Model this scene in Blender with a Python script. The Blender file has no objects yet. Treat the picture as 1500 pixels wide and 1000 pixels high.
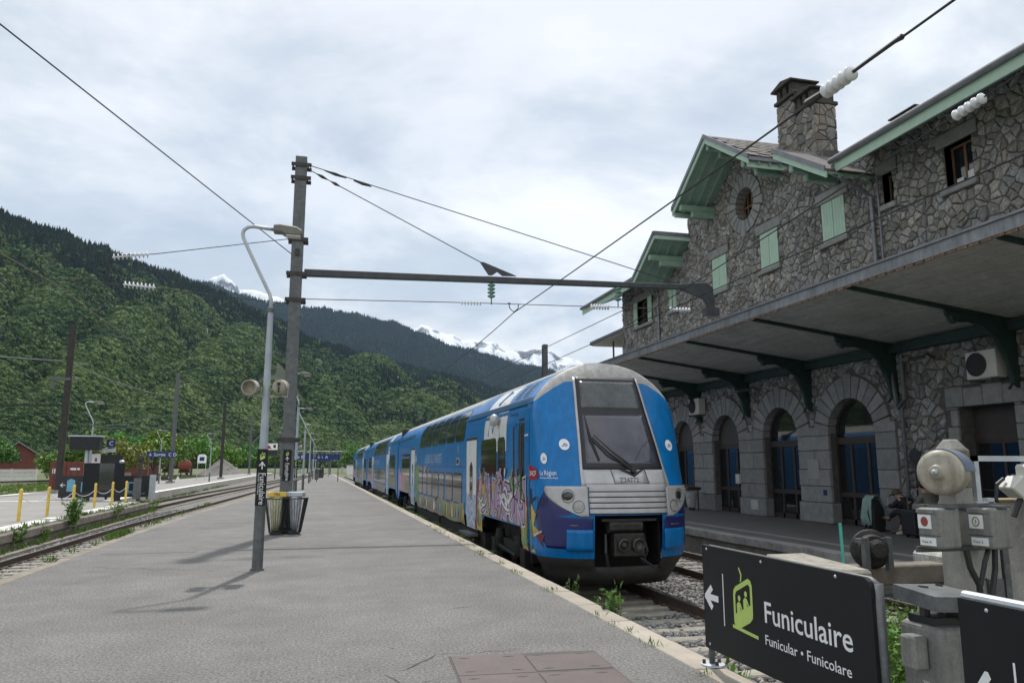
import bpy, bmesh, math, random
import numpy as np
from mathutils import Vector, Matrix, Euler
random.seed(7); rng = np.random.default_rng(11)
scene = bpy.context.scene
COL = scene.collection
rad = math.radians
# ---------------------------------------------------------------- camera
cam = bpy.data.cameras.new('camera'); camo = bpy.data.objects.new('camera', cam); COL.objects.link(camo)
cam.sensor_width = 36.0; cam.lens = 26.64; cam.clip_start = 0.05; cam.clip_end = 60000
camo.location = (0, 0, 1.65); camo.rotation_euler = (rad(90 + 9.31), 0, rad(-14.31))
scene.camera = camo
# ---------------------------------------------------------------- world, sun, exposure
SUN_EL, SUN_AZ = 59.0, 13.5            # azimuth measured from +Y towards +X
w = bpy.data.worlds.new('World'); scene.world = w; w.use_nodes = True
nt = w.node_tree; N = nt.nodes; L = nt.links
for n in list(N): N.remove(n)
out = N.new('ShaderNodeOutputWorld'); bg = N.new('ShaderNodeBackground'); bg.inputs[1].default_value = 0.10
sky = N.new('ShaderNodeTexSky'); sky.sky_type = 'NISHITA'; sky.sun_disc = False
sky.sun_elevation = rad(SUN_EL); sky.sun_rotation = rad(SUN_AZ); sky.altitude = 800; sky.air_density = 1.0; sky.dust_density = 2.5
tc = N.new('ShaderNodeTexCoord'); sep = N.new('ShaderNodeSeparateXYZ'); L.new(tc.outputs['Generated'], sep.inputs[0])
zz = N.new('ShaderNodeMath'); zz.operation = 'MAXIMUM'; zz.inputs[1].default_value = 0.0; L.new(sep.outputs[2], zz.inputs[0])
za = N.new('ShaderNodeMath'); za.operation = 'ADD'; za.inputs[1].default_value = 0.22; L.new(zz.outputs[0], za.inputs[0])
cmb = N.new('ShaderNodeCombineXYZ')
for i in (0, 1):
    d = N.new('ShaderNodeMath'); d.operation = 'DIVIDE'; L.new(sep.outputs[i], d.inputs[0]); L.new(za.outputs[0], d.inputs[1]); L.new(d.outputs[0], cmb.inputs[i])
def wnoise(scale, detail, rough, off, dist=0.0):
    mp = N.new('ShaderNodeMapping'); mp.inputs['Location'].default_value = off; L.new(cmb.outputs[0], mp.inputs[0])
    t = N.new('ShaderNodeTexNoise'); t.inputs['Scale'].default_value = scale; t.inputs['Detail'].default_value = detail
    t.inputs['Roughness'].default_value = rough; t.inputs['Distortion'].default_value = dist; L.new(mp.outputs[0], t.inputs[0]); return t
def wramp(src, a, b, ca=(0, 0, 0, 1), cb=(1, 1, 1, 1)):
    r = N.new('ShaderNodeValToRGB'); r.color_ramp.interpolation = 'EASE'
    e = r.color_ramp.elements; e[0].position = a; e[0].color = ca; e[1].position = b; e[1].color = cb
    L.new(src, r.inputs[0]); return r
c1 = wnoise(0.75, 10, 0.57, (1.6, 0.4, 0.3), 0.25); c2 = wnoise(1.25, 10, 0.56, (5.3, 2.2, 1.1), 0.3)
cover = wramp(c1.outputs[0], 0.42, 0.54, (0.70, 0.70, 0.70, 1), (0.99, 0.99, 0.99, 1))
shade = wramp(c2.outputs[0], 0.38, 0.58, (7.0, 7.7, 8.4, 1), (11.6, 11.7, 11.8, 1))
CLOUD = 1.0
mixc = N.new('ShaderNodeMix'); mixc.data_type = 'RGBA'
L.new(cover.outputs[0], mixc.inputs[0]); L.new(sky.outputs[0], mixc.inputs[6]); L.new(shade.outputs[0], mixc.inputs[7])
L.new(mixc.outputs[2], bg.inputs[0]); L.new(bg.outputs[0], out.inputs[0])
sl = bpy.data.lights.new('sun', 'SUN'); sl.energy = 3.6; sl.angle = rad(1.6); sl.color = (1.0, 0.955, 0.89)
so = bpy.data.objects.new('sun', sl); COL.objects.link(so)
sd = Vector((math.sin(rad(SUN_AZ)) * math.cos(rad(SUN_EL)), math.cos(rad(SUN_AZ)) * math.cos(rad(SUN_EL)), math.sin(rad(SUN_EL))))
so.rotation_euler = sd.to_track_quat('Z', 'Y').to_euler(); so.location = (30, 60, 80)
vs = scene.view_settings; vs.view_transform = 'Standard'; vs.look = 'None'; vs.exposure = 0.0; vs.gamma = 1.0; vs.use_curve_mapping = False
# ---------------------------------------------------------------- materials
MATS = {}
def mat(name, col, rough=0.6, metal=0.0, var=0.15, sc=5.0, col2=None, bump=0.0, bsc=40.0, rand=0.0, spec=0.5, tone=None, speck=0.0, spsc=160.0, coat=0.0, det=6, streak=0.0, spots=0.0):
    """procedural material: base colour varied by noise, a little random tone per object, fine relief"""
    if name in MATS: return MATS[name]
    m = bpy.data.materials.new(name); m.use_nodes = True; t = m.node_tree; n = t.nodes; l = t.links
    b = n['Principled BSDF']; b.inputs['Roughness'].default_value = rough; b.inputs['Metallic'].default_value = metal
    b.inputs['Specular IOR Level'].default_value = spec
    if coat: b.inputs['Coat Weight'].default_value = coat; b.inputs['Coat Roughness'].default_value = 0.08
    co = n.new('ShaderNodeTexCoord').outputs['Object']
    nz = n.new('ShaderNodeTexNoise'); nz.inputs['Scale'].default_value = sc; nz.inputs['Detail'].default_value = det; nz.inputs['Roughness'].default_value = 0.65
    l.new(co, nz.inputs[0])
    r = n.new('ShaderNodeValToRGB'); e = r.color_ramp.elements; e[0].position = 0.32; e[1].position = 0.68
    c2 = col2 if col2 else tuple(min(1, c * (1 + var)) for c in col)
    e[0].color = (*[c * (1 - var) for c in col], 1); e[1].color = (*c2, 1); l.new(nz.outputs[0], r.inputs[0])
    cur = r.outputs[0]
    def mul(src, fac_socket):
        mx = n.new('ShaderNodeMix'); mx.data_type = 'RGBA'; mx.blend_type = 'MULTIPLY'; mx.inputs[0].default_value = 1
        l.new(src, mx.inputs[6]); l.new(fac_socket, mx.inputs[7]); return mx.outputs[2]
    if speck:
        s = n.new('ShaderNodeTexNoise'); s.inputs['Scale'].default_value = spsc; s.inputs['Detail'].default_value = 3; s.inputs['Roughness'].default_value = 0.8; l.new(co, s.inputs[0])
        mr = n.new('ShaderNodeMapRange'); mr.inputs[1].default_value = 0.3; mr.inputs[2].default_value = 0.7; mr.inputs[3].default_value = 1 - speck; mr.inputs[4].default_value = 1 + speck
        l.new(s.outputs[0], mr.inputs[0]); cur = mul(cur, mr.outputs[0])
    if streak:
        mp = n.new('ShaderNodeMapping'); mp.inputs['Scale'].default_value = (5, 5, .55); l.new(co, mp.inputs[0]); s = n.new('ShaderNodeTexNoise'); s.inputs['Scale'].default_value = 1.6; s.inputs['Detail'].default_value = 6; s.inputs['Roughness'].default_value = 0.7; l.new(mp.outputs[0], s.inputs[0])
        mr = n.new('ShaderNodeMapRange'); mr.inputs[1].default_value = 0.35; mr.inputs[2].default_value = 0.62; mr.inputs[3].default_value = 1 - streak; mr.inputs[4].default_value = 1.06; l.new(s.outputs[0], mr.inputs[0]); cur = mul(cur, mr.outputs[0])
    if spots:
        s = n.new('ShaderNodeTexVoronoi'); s.inputs['Scale'].default_value = 1.5; l.new(co, s.inputs[0]); mr = n.new('ShaderNodeMapRange'); mr.inputs[1].default_value = 0.025; mr.inputs[2].default_value = 0.05; mr.inputs[3].default_value = 1 - spots; mr.inputs[4].default_value = 1; l.new(s.outputs['Distance'], mr.inputs[0]); cur = mul(cur, mr.outputs[0])
        s = n.new('ShaderNodeTexNoise'); s.inputs['Scale'].default_value = .33; s.inputs['Detail'].default_value = 7; s.inputs['Roughness'].default_value = .6; l.new(co, s.inputs[0]); mr = n.new('ShaderNodeMapRange'); mr.inputs[1].default_value = 0.35; mr.inputs[2].default_value = 0.65; mr.inputs[3].default_value = .84; mr.inputs[4].default_value = 1.1; l.new(s.outputs[0], mr.inputs[0]); cur = mul(cur, mr.outputs[0])
    if rand:
        oi = n.new('ShaderNodeObjectInfo'); mr = n.new('ShaderNodeMapRange'); mr.inputs[3].default_value = 1 - rand; mr.inputs[4].default_value = 1 + rand
        l.new(oi.outputs['Random'], mr.inputs[0]); cur = mul(cur, mr.outputs[0])
    if tone:
        at = n.new('ShaderNodeAttribute'); at.attribute_name = tone; cur = mul(cur, at.outputs['Color'])
    l.new(cur, b.inputs['Base Color'])
    if bump:
        bn = n.new('ShaderNodeTexNoise'); bn.inputs['Scale'].default_value = bsc; bn.inputs['Detail'].default_value = 5; l.new(co, bn.inputs[0])
        bp = n.new('ShaderNodeBump'); bp.inputs['Strength'].default_value = bump; bp.inputs['Distance'].default_value = 0.02
        l.new(bn.outputs[0], bp.inputs['Height']); l.new(bp.outputs[0], b.inputs['Normal'])
    MATS[name] = m; return m
def glassmat(name, col, rough=0.05, spec=0.6, var=.1):
    return mat(name, col, rough, 0.0, var, 2.0, spec=spec)
# ---------------------------------------------------------------- mesh helpers
class MB:
    def __init__(s): s.v = []; s.f = []
    def add(s, vs, fs):
        o = len(s.v); s.v += [tuple(p) for p in vs]; s.f += [tuple(i + o for i in f) for f in fs]; return s
    def box(s, a, b, rot=None, at=None):
        x0, y0, z0 = a; x1, y1, z1 = b
        vs = [(x0, y0, z0), (x1, y0, z0), (x1, y1, z0), (x0, y1, z0), (x0, y0, z1), (x1, y0, z1), (x1, y1, z1), (x0, y1, z1)]
        if rot is not None:
            R = Euler(rot).to_matrix(); vs = [R @ Vector(p) for p in vs]
        if at is not None: vs = [Vector(p) + Vector(at) for p in vs]
        return s.add(vs, [(0, 3, 2, 1), (4, 5, 6, 7), (0, 1, 5, 4), (1, 2, 6, 5), (2, 3, 7, 6), (3, 0, 4, 7)])
    def beam(s, p, q, wx, wz, up=(0, 0, 1)):
        """box from p to q of width wx and height wz"""
        p, q = Vector(p), Vector(q); d = (q - p).normalized(); u = Vector(up)
        sd = d.cross(u)
        if sd.length < 1e-4: sd = d.cross(Vector((0, 1, 0)))
        sd.normalize(); u = sd.cross(d).normalized(); vs = []
        for c in (p, q):
            for a, b in ((-1, -1), (1, -1), (1, 1), (-1, 1)): vs.append(c + sd * (a * wx / 2) + u * (b * wz / 2))
        return s.add(vs, [(0, 1, 2, 3), (7, 6, 5, 4), (0, 4, 5, 1), (1, 5, 6, 2), (2, 6, 7, 3), (3, 7, 4, 0)])
    def tube(s, pts, r, n=8, caps=True):
        pts = [Vector(p) for p in pts]; rs = r if isinstance(r, (list, tuple)) else [r] * len(pts); o = len(s.v)
        u = None
        for i, p in enumerate(pts):
            d = (pts[min(i + 1, len(pts) - 1)] - pts[max(i - 1, 0)]).normalized()
            if u is None:
                u = d.cross(Vector((0, 0, 1)))
                if u.length < 1e-3: u = d.cross(Vector((1, 0, 0)))
            u = (u - d * u.dot(d)).normalized(); k = d.cross(u)
            for j in range(n):
                a = 2 * math.pi * j / n; s.v.append(tuple(p + (u * math.cos(a) + k * math.sin(a)) * rs[i]))
        for i in range(len(pts) - 1):
            for j in range(n): s.f.append((o + i * n + j, o + i * n + (j + 1) % n, o + (i + 1) * n + (j + 1) % n, o + (i + 1) * n + j))
        if caps: s.f.append(tuple(o + j for j in reversed(range(n)))); s.f.append(tuple(o + (len(pts) - 1) * n + j for j in range(n)))
        return s
    def lathe(s, prof, axis=(0, 0, 1), at=(0, 0, 0), n=20):
        """profile of (radius, height) turned about an axis"""
        R = Vector((0, 0, 1)).rotation_difference(Vector(axis).normalized()).to_matrix(); o = len(s.v); at = Vector(at)
        for (r, h) in prof:
            for j in range(n):
                a = 2 * math.pi * j / n; s.v.append(tuple(at + R @ Vector((r * math.cos(a), r * math.sin(a), h))))
        for i in range(len(prof) - 1):
            for j in range(n): s.f.append((o + i * n + j, o + i * n + (j + 1) % n, o + (i + 1) * n + (j + 1) % n, o + (i + 1) * n + j))
        s.f.append(tuple(o + j for j in reversed(range(n)))); s.f.append(tuple(o + (len(prof) - 1) * n + j for j in range(n)))
        return s
    def prism(s, poly, d0, d1, fn):
        """polygon of (a, b) pulled from depth d0 to d1; fn(a, b, d) gives the point"""
        n = len(poly); vs = [fn(a, b, d0) for a, b in poly] + [fn(a, b, d1) for a, b in poly]
        return s.add(vs, [tuple(range(n)), tuple(reversed(range(n, 2 * n)))] + [(i, i + n, (i + 1) % n + n, (i + 1) % n) for i in range(n)])
    def build(s, name, material, parent=None, smooth=False, bevel=0.0, loc=None, seg=1, world=False, kind=None, tone=None):
        me = bpy.data.meshes.new(name); vs = s.v
        if world and parent is not None:
            o = parent_origin(parent); vs = [(x - o[0], y - o[1], z - o[2]) for x, y, z in vs]
        me.from_pydata(vs, [], s.f); me.materials.append(material)
        bm = bmesh.new(); bm.from_mesh(me); bmesh.ops.recalc_face_normals(bm, faces=bm.faces); bm.to_mesh(me); bm.free()
        if smooth: me.shade_smooth()
        if tone is not None:
            ca = me.color_attributes.new('tone', 'FLOAT_COLOR', 'POINT'); ca.data.foreach_set('color', np.asarray(tone, dtype=np.float32).ravel())
        ob = bpy.data.objects.new(name, me); COL.objects.link(ob)
        if parent is not None: ob.parent = parent
        if loc is not None: ob.location = loc
        if bevel:
            bv = ob.modifiers.new('bevel', 'BEVEL'); bv.width = bevel; bv.segments = seg; bv.limit_method = 'ANGLE'; bv.angle_limit = rad(40)
        if kind: ob['kind'] = kind
        return ob
def parent_origin(p):
    o = Vector((0, 0, 0))
    while p is not None: o = o + p.location; p = p.parent
    return o
def tag(o, label, cat, group=None):
    o['label'] = label; o['category'] = cat
    if group: o['group'] = group
    return o
def thing(name, label, cat, loc=(0, 0, 0), rz=0.0, group=None):
    o = bpy.data.objects.new(name, None); COL.objects.link(o); o.location = loc; o.rotation_euler = (0, 0, rz); o.empty_display_size = 0.2
    return tag(o, label, cat, group)
def struct(o): o['kind'] = 'structure'; return o
def dup(o, parent=None):
    c = o.copy(); COL.objects.link(c); c.parent = parent
    for ch in list(o.children): dup(ch, c)
    return c
def place(o, loc, rz=0.0, label=None):
    o.location = loc; o.rotation_euler = (0, 0, rz)
    if label: o['label'] = label
    return o
DG = bpy.context.evaluated_depsgraph_get
def text_mesh(body, size, offset=0.0, extrude=0.0, align='LEFT', shear=0.0, spacing=1.0):
    """flat lettering as (verts, faces) in its own xy plane"""
    cu = bpy.data.curves.new('lettering', 'FONT'); cu.body = body; cu.size = size; cu.offset = offset; cu.extrude = extrude
    cu.align_x = align; cu.shear = shear; cu.space_character = spacing; cu.resolution_u = 3
    ob = bpy.data.objects.new('lettering', cu); COL.objects.link(ob); bpy.context.view_layer.update()
    me = bpy.data.meshes.new_from_object(ob.evaluated_get(DG()))
    vs = [tuple(v.co) for v in me.vertices]; fs = [tuple(p.vertices) for p in me.polygons]
    bpy.data.objects.remove(ob); bpy.data.curves.remove(cu); bpy.data.meshes.remove(me)
    return vs, fs
def text(name, body, size, fn, material, parent, offset=0.0, align='LEFT', shear=0.0, sx=1.0, spacing=1.0):
    vs, fs = text_mesh(body, size, offset, 0.0, align, shear, spacing)
    m = MB(); m.add([fn(x * sx, y) for x, y, _ in vs], fs)
    return m.build(name, material, parent)
def arc(cx, cz, r, a0, a1, n): return [(cx + r * math.cos(a0 + (a1 - a0) * i / n), cz + r * math.sin(a0 + (a1 - a0) * i / n)) for i in range(n + 1)]
def ellipse(cx, cy, rx, ry, n=24): return [(cx + rx * math.cos(2 * math.pi * i / n), cy + ry * math.sin(2 * math.pi * i / n)) for i in range(n)]
# ---------------------------------------------------------------- palette
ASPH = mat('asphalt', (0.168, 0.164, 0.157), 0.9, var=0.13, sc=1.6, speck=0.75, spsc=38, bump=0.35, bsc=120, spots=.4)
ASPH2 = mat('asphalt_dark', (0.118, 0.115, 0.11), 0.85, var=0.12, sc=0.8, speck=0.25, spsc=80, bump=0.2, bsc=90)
KERB = mat('kerb_stone', (0.37, 0.33, 0.275), 0.85, var=0.12, sc=3, speck=0.15, spsc=120, rand=0.10, bump=0.2, bsc=60)
KERB2 = mat('old_concrete', (0.19, 0.168, 0.14), 0.9, var=0.35, sc=2.2, speck=0.2, spsc=60, bump=0.4, bsc=25)
CONC = mat('concrete', (0.29, 0.28, 0.26), 0.9, var=0.28, sc=3.5, speck=0.2, spsc=90, bump=0.35, bsc=30, rand=.08)
MOSSY = mat('mossy_concrete', (0.16, 0.15, 0.12), 0.95, var=0.5, sc=7, speck=0.35, spsc=70, bump=0.6, bsc=30)
SLEEPER = mat('sleeper_concrete', (0.30, 0.28, 0.24), 0.9, var=0.25, sc=4, speck=0.2, spsc=70, rand=0.15)
RAILM = mat('rusty_rail', (0.085, 0.06, 0.045), 0.75, 0.2, 0.4, 12)
RAILTOP = mat('rail_head', (0.42, 0.42, 0.42), 0.32, 0.9, 0.15, 6)
BALL = mat('ballast_stone', (0.20, 0.195, 0.19), 0.9, var=0.3, sc=9, tone='tone')
BALLG = mat('ballast_bed', (0.17, 0.16, 0.15), 0.95, var=0.5, sc=6, speck=0.5, spsc=26, bump=1.0, bsc=22)
DIRT = mat('ground', (0.16, 0.15, 0.10), 0.95, var=0.4, sc=0.25, col2=(0.13, 0.17, 0.06), speck=0.3, spsc=8)
GRASSY = mat('meadow', (0.085, 0.13, 0.035), 0.95, var=0.3, sc=0.12, col2=(0.15, 0.17, 0.06), speck=0.3, spsc=3)
WHITEP = mat('white_paint', (0.74, 0.73, 0.70), 0.7, var=0.15, sc=4, speck=0.1, spsc=50)
YELLOW = mat('yellow_paint', (0.74, 0.52, 0.09), 0.5, var=0.12, sc=6)
GALV = mat('galvanised_steel', (0.125, 0.134, 0.138), 0.55, 0.35, 0.25, 9, speck=0.15, spsc=30)
ARMST = mat('dark_galvanised', (0.062, 0.068, 0.074), 0.55, 0.2, 0.2, 6)
GALVL = mat('pale_galvanised', (0.48, 0.52, 0.56), 0.5, 0.35, 0.12, 7)
PAINTGREY = mat('grey_blue_paint', (0.37, 0.42, 0.47), 0.45, 0.1, 0.12, 5)
DARKST = mat('dark_steel', (0.055, 0.052, 0.05), 0.6, 0.3, 0.3, 8)
RUSTST = mat('rusty_steel', (0.05, 0.045, 0.042), 0.75, 0.2, 0.4, 5)
BLACK = mat('black_paint', (0.018, 0.019, 0.021), 0.5, var=0.2)
PANEL = mat('sign_black', (0.012, 0.013, 0.015), 0.5, var=0.12, sc=2, spec=.3)
WHITESIGN = mat('sign_white', (0.82, 0.83, 0.84), 0.5, var=0.04)
SIGNBLUE = mat('sign_blue', (0.012, 0.03, 0.14), 0.5, var=0.1)
LIME = mat('sign_green', (0.50, 0.66, 0.16), 0.5, var=0.05)
WIRE = mat('wire', (0.035, 0.035, 0.035), 0.6, 0.3, 0.1)
COPPER = mat('contact_wire', (0.13, 0.09, 0.07), 0.5, 0.5, 0.1)
INSUL = mat('white_porcelain', (0.72, 0.74, 0.77), 0.25, var=0.05)
INSULG = mat('green_glass', (0.12, 0.26, 0.2), 0.1, var=0.1, spec=0.8)
BLUE = mat('train_blue', (0.0, 0.165, 0.46), 0.36, var=0.10, sc=1.2, coat=0.12, spec=.35, streak=.22)
DKBLUE = mat('train_dark_blue', (0.010, 0.014, 0.115), 0.4, var=0.12, sc=2, coat=0.3)
TWHITE = mat('train_white', (0.70, 0.71, 0.70), 0.4, var=0.08, sc=2.5, streak=.2)
SILVER = mat('train_silver', (0.47, 0.47, 0.475), 0.42, 0.25, 0.12, 4)
ROOFG = mat('train_roof', (0.40, 0.395, 0.385), 0.55, 0.1, 0.22, 2.2, speck=0.1, spsc=12, streak=.25)
UNDER = mat('train_underframe', (0.017, 0.016, 0.015), 0.8, var=0.4, sc=6)
TGREY = mat('train_skirt', (0.045, 0.042, 0.04), 0.7, var=0.35, sc=4)
GLASSD = glassmat('tinted_glass', (0.012, 0.013, 0.014), 0.06, 0.55)
GLASSW = mat('windscreen_glass', (0.06, 0.062, 0.085), 0.07, var=0.5, sc=1.3, spec=0.9)
GLASSU = mat('upper_screen_glass', (0.09, 0.10, 0.105), 0.25, var=0.35, sc=2.5, speck=0.3, spsc=30)
GLASSB = glassmat('door_glass', (0.014, 0.016, 0.018), 0.035, 0.9)
SNCFR = mat('logo_red', (0.30, 0.012, 0.03), 0.4, var=0.1)
STONE = mat('rubble_stone', (0.245, 0.238, 0.226), 0.9, var=0.3, sc=7, speck=0.28, spsc=30, bump=0.6, bsc=18, tone='tone')
MORTAR = mat('mortar', (0.105, 0.10, 0.092), 0.95, var=0.3, sc=6, bump=0.4, bsc=40)
GRAN = mat('granite', (0.25, 0.25, 0.242), 0.85, var=0.18, sc=5, speck=0.25, spsc=70, rand=0.12, bump=0.25, bsc=40)
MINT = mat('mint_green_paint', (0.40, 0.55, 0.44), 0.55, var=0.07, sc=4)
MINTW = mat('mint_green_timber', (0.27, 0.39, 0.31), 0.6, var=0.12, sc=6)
DKGREEN = mat('dark_green_iron', (0.028, 0.055, 0.05), 0.55, 0.2, 0.2, 5)
SOFFIT = mat('canopy_boards', (0.52, 0.52, 0.48), 0.7, var=0.15, sc=1.2, speck=0.06, spsc=20, streak=.2)
FASCIA = mat('zinc_fascia', (0.23, 0.245, 0.26), 0.5, 0.3, 0.22, 2.5, streak=.3)
ZINC = mat('zinc', (0.20, 0.205, 0.225), 0.45, 0.4, 0.2, 3)
SLATE = mat('slate', (0.115, 0.105, 0.095), 0.7, var=0.3, sc=5, rand=0.2)
BROWNF = mat('brown_frame', (0.05, 0.035, 0.028), 0.5, var=0.2)
WOODF = mat('window_wood', (0.16, 0.085, 0.05), 0.6, var=0.25, sc=8)
INTER = mat('interior_plaster', (0.10, 0.095, 0.085), 0.9, var=0.1)
ACW = mat('ac_casing', (0.58, 0.57, 0.53), 0.5, var=0.06)
BEIGE = mat('beige_enamel', (0.40, 0.365, 0.295), 0.45, var=0.18, sc=6, streak=.3, speck=.1, spsc=60)
BOXG = mat('grey_enamel', (0.22, 0.22, 0.21), 0.5, var=0.12, sc=5, streak=.35, speck=.15, spsc=40)
LEAF = mat('leaf', (0.075, 0.15, 0.03), 0.6, var=0.35, sc=1.5, rand=0.1, tone='tone')
TRUNK = mat('bark', (0.10, 0.075, 0.055), 0.9, var=0.3, sc=10)
SNOW = mat('snow_rock', (0.62, 0.65, 0.70), 0.8, var=0.15, sc=0.003)
RUSTRED = mat('container_red', (0.22, 0.055, 0.035), 0.65, var=0.25, sc=2.5)
BRICKR = mat('house_timber', (0.16, 0.05, 0.04), 0.8, var=0.2, sc=1)
ROOFM = mat('metal_roof', (0.36, 0.38, 0.40), 0.5, 0.2, 0.12, 0.8)
# ---------------------------------------------------------------- ground, platforms, tracks
RAIL = -0.55
g = MB(); g.add([(-14000, -400, -1.0), (14000, -400, -1.0), (14000, 26000, -1.0), (-14000, 26000, -1.0)], [(0, 1, 2, 3)])
struct(g.build('ground', DIRT))
def slab(name, poly, z0, z1, m, kerbgap=0):
    b = MB(); b.prism(poly, z0, z1, lambda a, c, d: (a, c, d)); return struct(b.build(name, m))
RE, LEFTE = 3.37, [(-4.45, -8), (-4.45, 20), (-4.15, 30), (-3.3, 44), (-2.65, 62), (-1.6, 89), (-0.3, 130), (1.2, 150)]
def lerp_path(path, y):
    for (x0, y0), (x1, y1) in zip(path, path[1:]):
        if y <= y1: return x0 + (x1 - x0) * (y - y0) / (y1 - y0)
    return path[-1][0]
# platform body sits just inside its coping stones
KW = 0.275
plat = slab('platform', [(RE - KW - 0.004, -8), (RE - KW - 0.004, 150)] + [(x + 0.244, y) for x, y in reversed(LEFTE)], -1.0, 0.0, ASPH)
km = MB(); km.box((-KW / 2, -0.495, -0.22), (KW / 2, 0.495, 0.004))
first = None
for i in range(3, 48):
    if first is None: o = km.build('kerb_stone', KERB, plat, bevel=0.012); first = o
    else: o = first.copy(); COL.objects.link(o); o.parent = plat
    o.location = (RE - KW / 2 + random.uniform(-.006, .006), i + 0.5, random.uniform(-.006, .004)); o.rotation_euler = (random.uniform(-.004, .004), random.uniform(-.01, .01), random.uniform(-.004, .004))
b = MB(); b.box((RE - KW, 48.01, -.22), (RE, 150, 0.004)); b.build('far_kerb', KERB, plat)
b = MB(); b.box((RE - KW - 0.002, -8, -1.0), (RE - 0.05, 150, -0.225)); b.build('platform_wall', KERB2, plat)
lk = None; YS = [8 + 1.3 * i for i in range(28)]
lm = MB(); lm.box((-0.12, -0.645, -0.2), (0.12, 0.645, 0.003))
for y0 in YS:
    x0 = lerp_path(LEFTE, y0 + .65); dx = (lerp_path(LEFTE, y0 + 1.3) - lerp_path(LEFTE, y0)) / 1.3
    if lk is None: o = lm.build('kerb_stone', mat('worn_kerb', (0.235, 0.21, 0.17), 0.9, var=0.25, sc=3, speck=.2, spsc=80, rand=.12), plat, bevel=0.02); lk = o
    else: o = lk.copy(); COL.objects.link(o); o.parent = plat
    o.location = (x0 + 0.12, y0 + .65, random.uniform(-.012, .002)); o.rotation_euler = (0, 0, -math.atan(dx) + random.uniform(-.006, .006))
b = MB(); ys = [44.5 + 5 * i for i in range(22)]; vs = []
for y in ys:
    x = lerp_path(LEFTE, y); vs += [(x, y, .003), (x + .24, y, .003), (x, y, -.9), (x + .24, y, -.9)]
fs = []
for i in range(len(ys) - 1): o = 4 * i; fs += [(o, o + 4, o + 5, o + 1), (o, o + 2, o + 6, o + 4)]
b.add(vs, fs); b.build('far_kerb', MATS['worn_kerb'], plat)
b = MB()
for (x0, y0), (x1, y1) in zip(LEFTE[:-1], LEFTE[1:]): b.add([(x0 + .03, y0, -1), (x1 + .03, y1, -1), (x1 + .03, y1, -.2), (x0 + .03, y0, -.2)], [(0, 1, 2, 3)])
b.build('platform_wall', KERB2, plat)
# asphalt repairs, cracks
PATCH = mat('asphalt_patch', (0.152, 0.148, 0.142), 0.9, var=0.08, sc=2, speck=0.25, spsc=110)
CRACK = mat('crack', (0.10, 0.095, 0.085), 0.95, var=0.2)
for (x0, x1, y0, y1) in ((1.55, 2.75, 20.6, 21.3), (-2.9, -1.9, 24.0, 25.6), (0.2, 2.9, 38, 39.2), (-3.9, -2.2, 16.2, 16.75)):
    b = MB(); n = 9; top = [(x0 + (x1 - x0) * i / n, y1 + random.uniform(-.03, .03)) for i in range(n + 1)]; bot = [(x0 + (x1 - x0) * i / n, y0 + random.uniform(-.03, .03)) for i in range(n + 1)]
    b.add([(x, y, .004) for x, y in top + bot[::-1]], [tuple(range(2 * n + 2))]); b.build('asphalt_patch', PATCH, plat)
def crack(pts, wd):
    b = MB(); vs = []; n = len(pts)
    for i, (x, y) in enumerate(pts):
        q = wd * random.uniform(.5, 1.3) * (0.3 if i in (0, n - 1) else 1); dx = pts[min(i + 1, n - 1)][0] - pts[max(i - 1, 0)][0]; dy = pts[min(i + 1, n - 1)][1] - pts[max(i - 1, 0)][1]; l = math.hypot(dx, dy)
        vs += [(x - dy / l * q, y + dx / l * q, .006), (x + dy / l * q, y - dx / l * q, .006)]
    b.add(vs, [(2 * i, 2 * i + 1, 2 * i + 3, 2 * i + 2) for i in range(n - 1)]); b.build('crack', CRACK, plat)
def wander(x0, y0, x1, y1, n, j): return [(x0 + (x1 - x0) * i / n + random.uniform(-j, j), y0 + (y1 - y0) * i / n + random.uniform(-j, j)) for i in range(n + 1)]
crack(wander(0.75, 6.55, 1.12, 7.0, 8, .03), .006); crack(wander(1.12, 7.0, 1.9, 7.02, 14, .035), .005); crack(wander(0.62, 6.5, 0.8, 5.6, 9, .03), .005)
crack(wander(1.6, 9.2, 1.85, 9.2, 5, .015), .008); crack(wander(-4, 30, 3, 30.4, 30, .06), .012); crack(wander(-3.6, 22, -1, 22.3, 18, .05), .01); crack(wander(-.8, 12.9, -4, 14.5, 20, .06), .006)
for q_ in range(9): y_ = 11 + q_ * 3.7 + random.uniform(-1, 1); crack(wander(-4.1, y_, random.uniform(-1, 3), y_ + random.uniform(-.4, .4), 26, .04), random.uniform(.002, .004))
# steel cover plates sunk into the asphalt
PLATE = mat('cover_plate_steel', (0.10, 0.078, 0.075), 0.6, 0.2, 0.15, 3, speck=.12, spsc=60)
cp = thing('duct_cover', 'brown steel cable duct covers set into the platform asphalt', 'duct cover', (1.78, 5.9, 0), rad(-4))
b = MB(); b.box((-.66, -.98, -.02), (.66, .98, .003)); b.build('frame', CRACK, cp)
for i in (0, 1):
    for j, (y0, y1) in enumerate(((-.965, -.33), (-.32, .32), (.33, .965))):
        b = MB(); x0 = -.645 + i * .65; b.box((x0, y0 + (.03 * i), -.01), (x0 + .64, y1 - .02 * i if j < 2 else y1 - .1 * i, .008)); pl = b.build('plate', PLATE, cp, bevel=.004)
        for hx in (.11, .5):
            for hy in (.1, .54):
                h = MB(); h.box((x0 + hx - .045, y0 + hy - .008, .008), (x0 + hx + .045, y0 + hy + .008, .0095)); h.box((x0 + hx - .012, y0 + hy - .016, .0095), (x0 + hx + .012, y0 + hy + .016, .0105)); h.build('lifting_slot', CRACK, pl)
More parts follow.
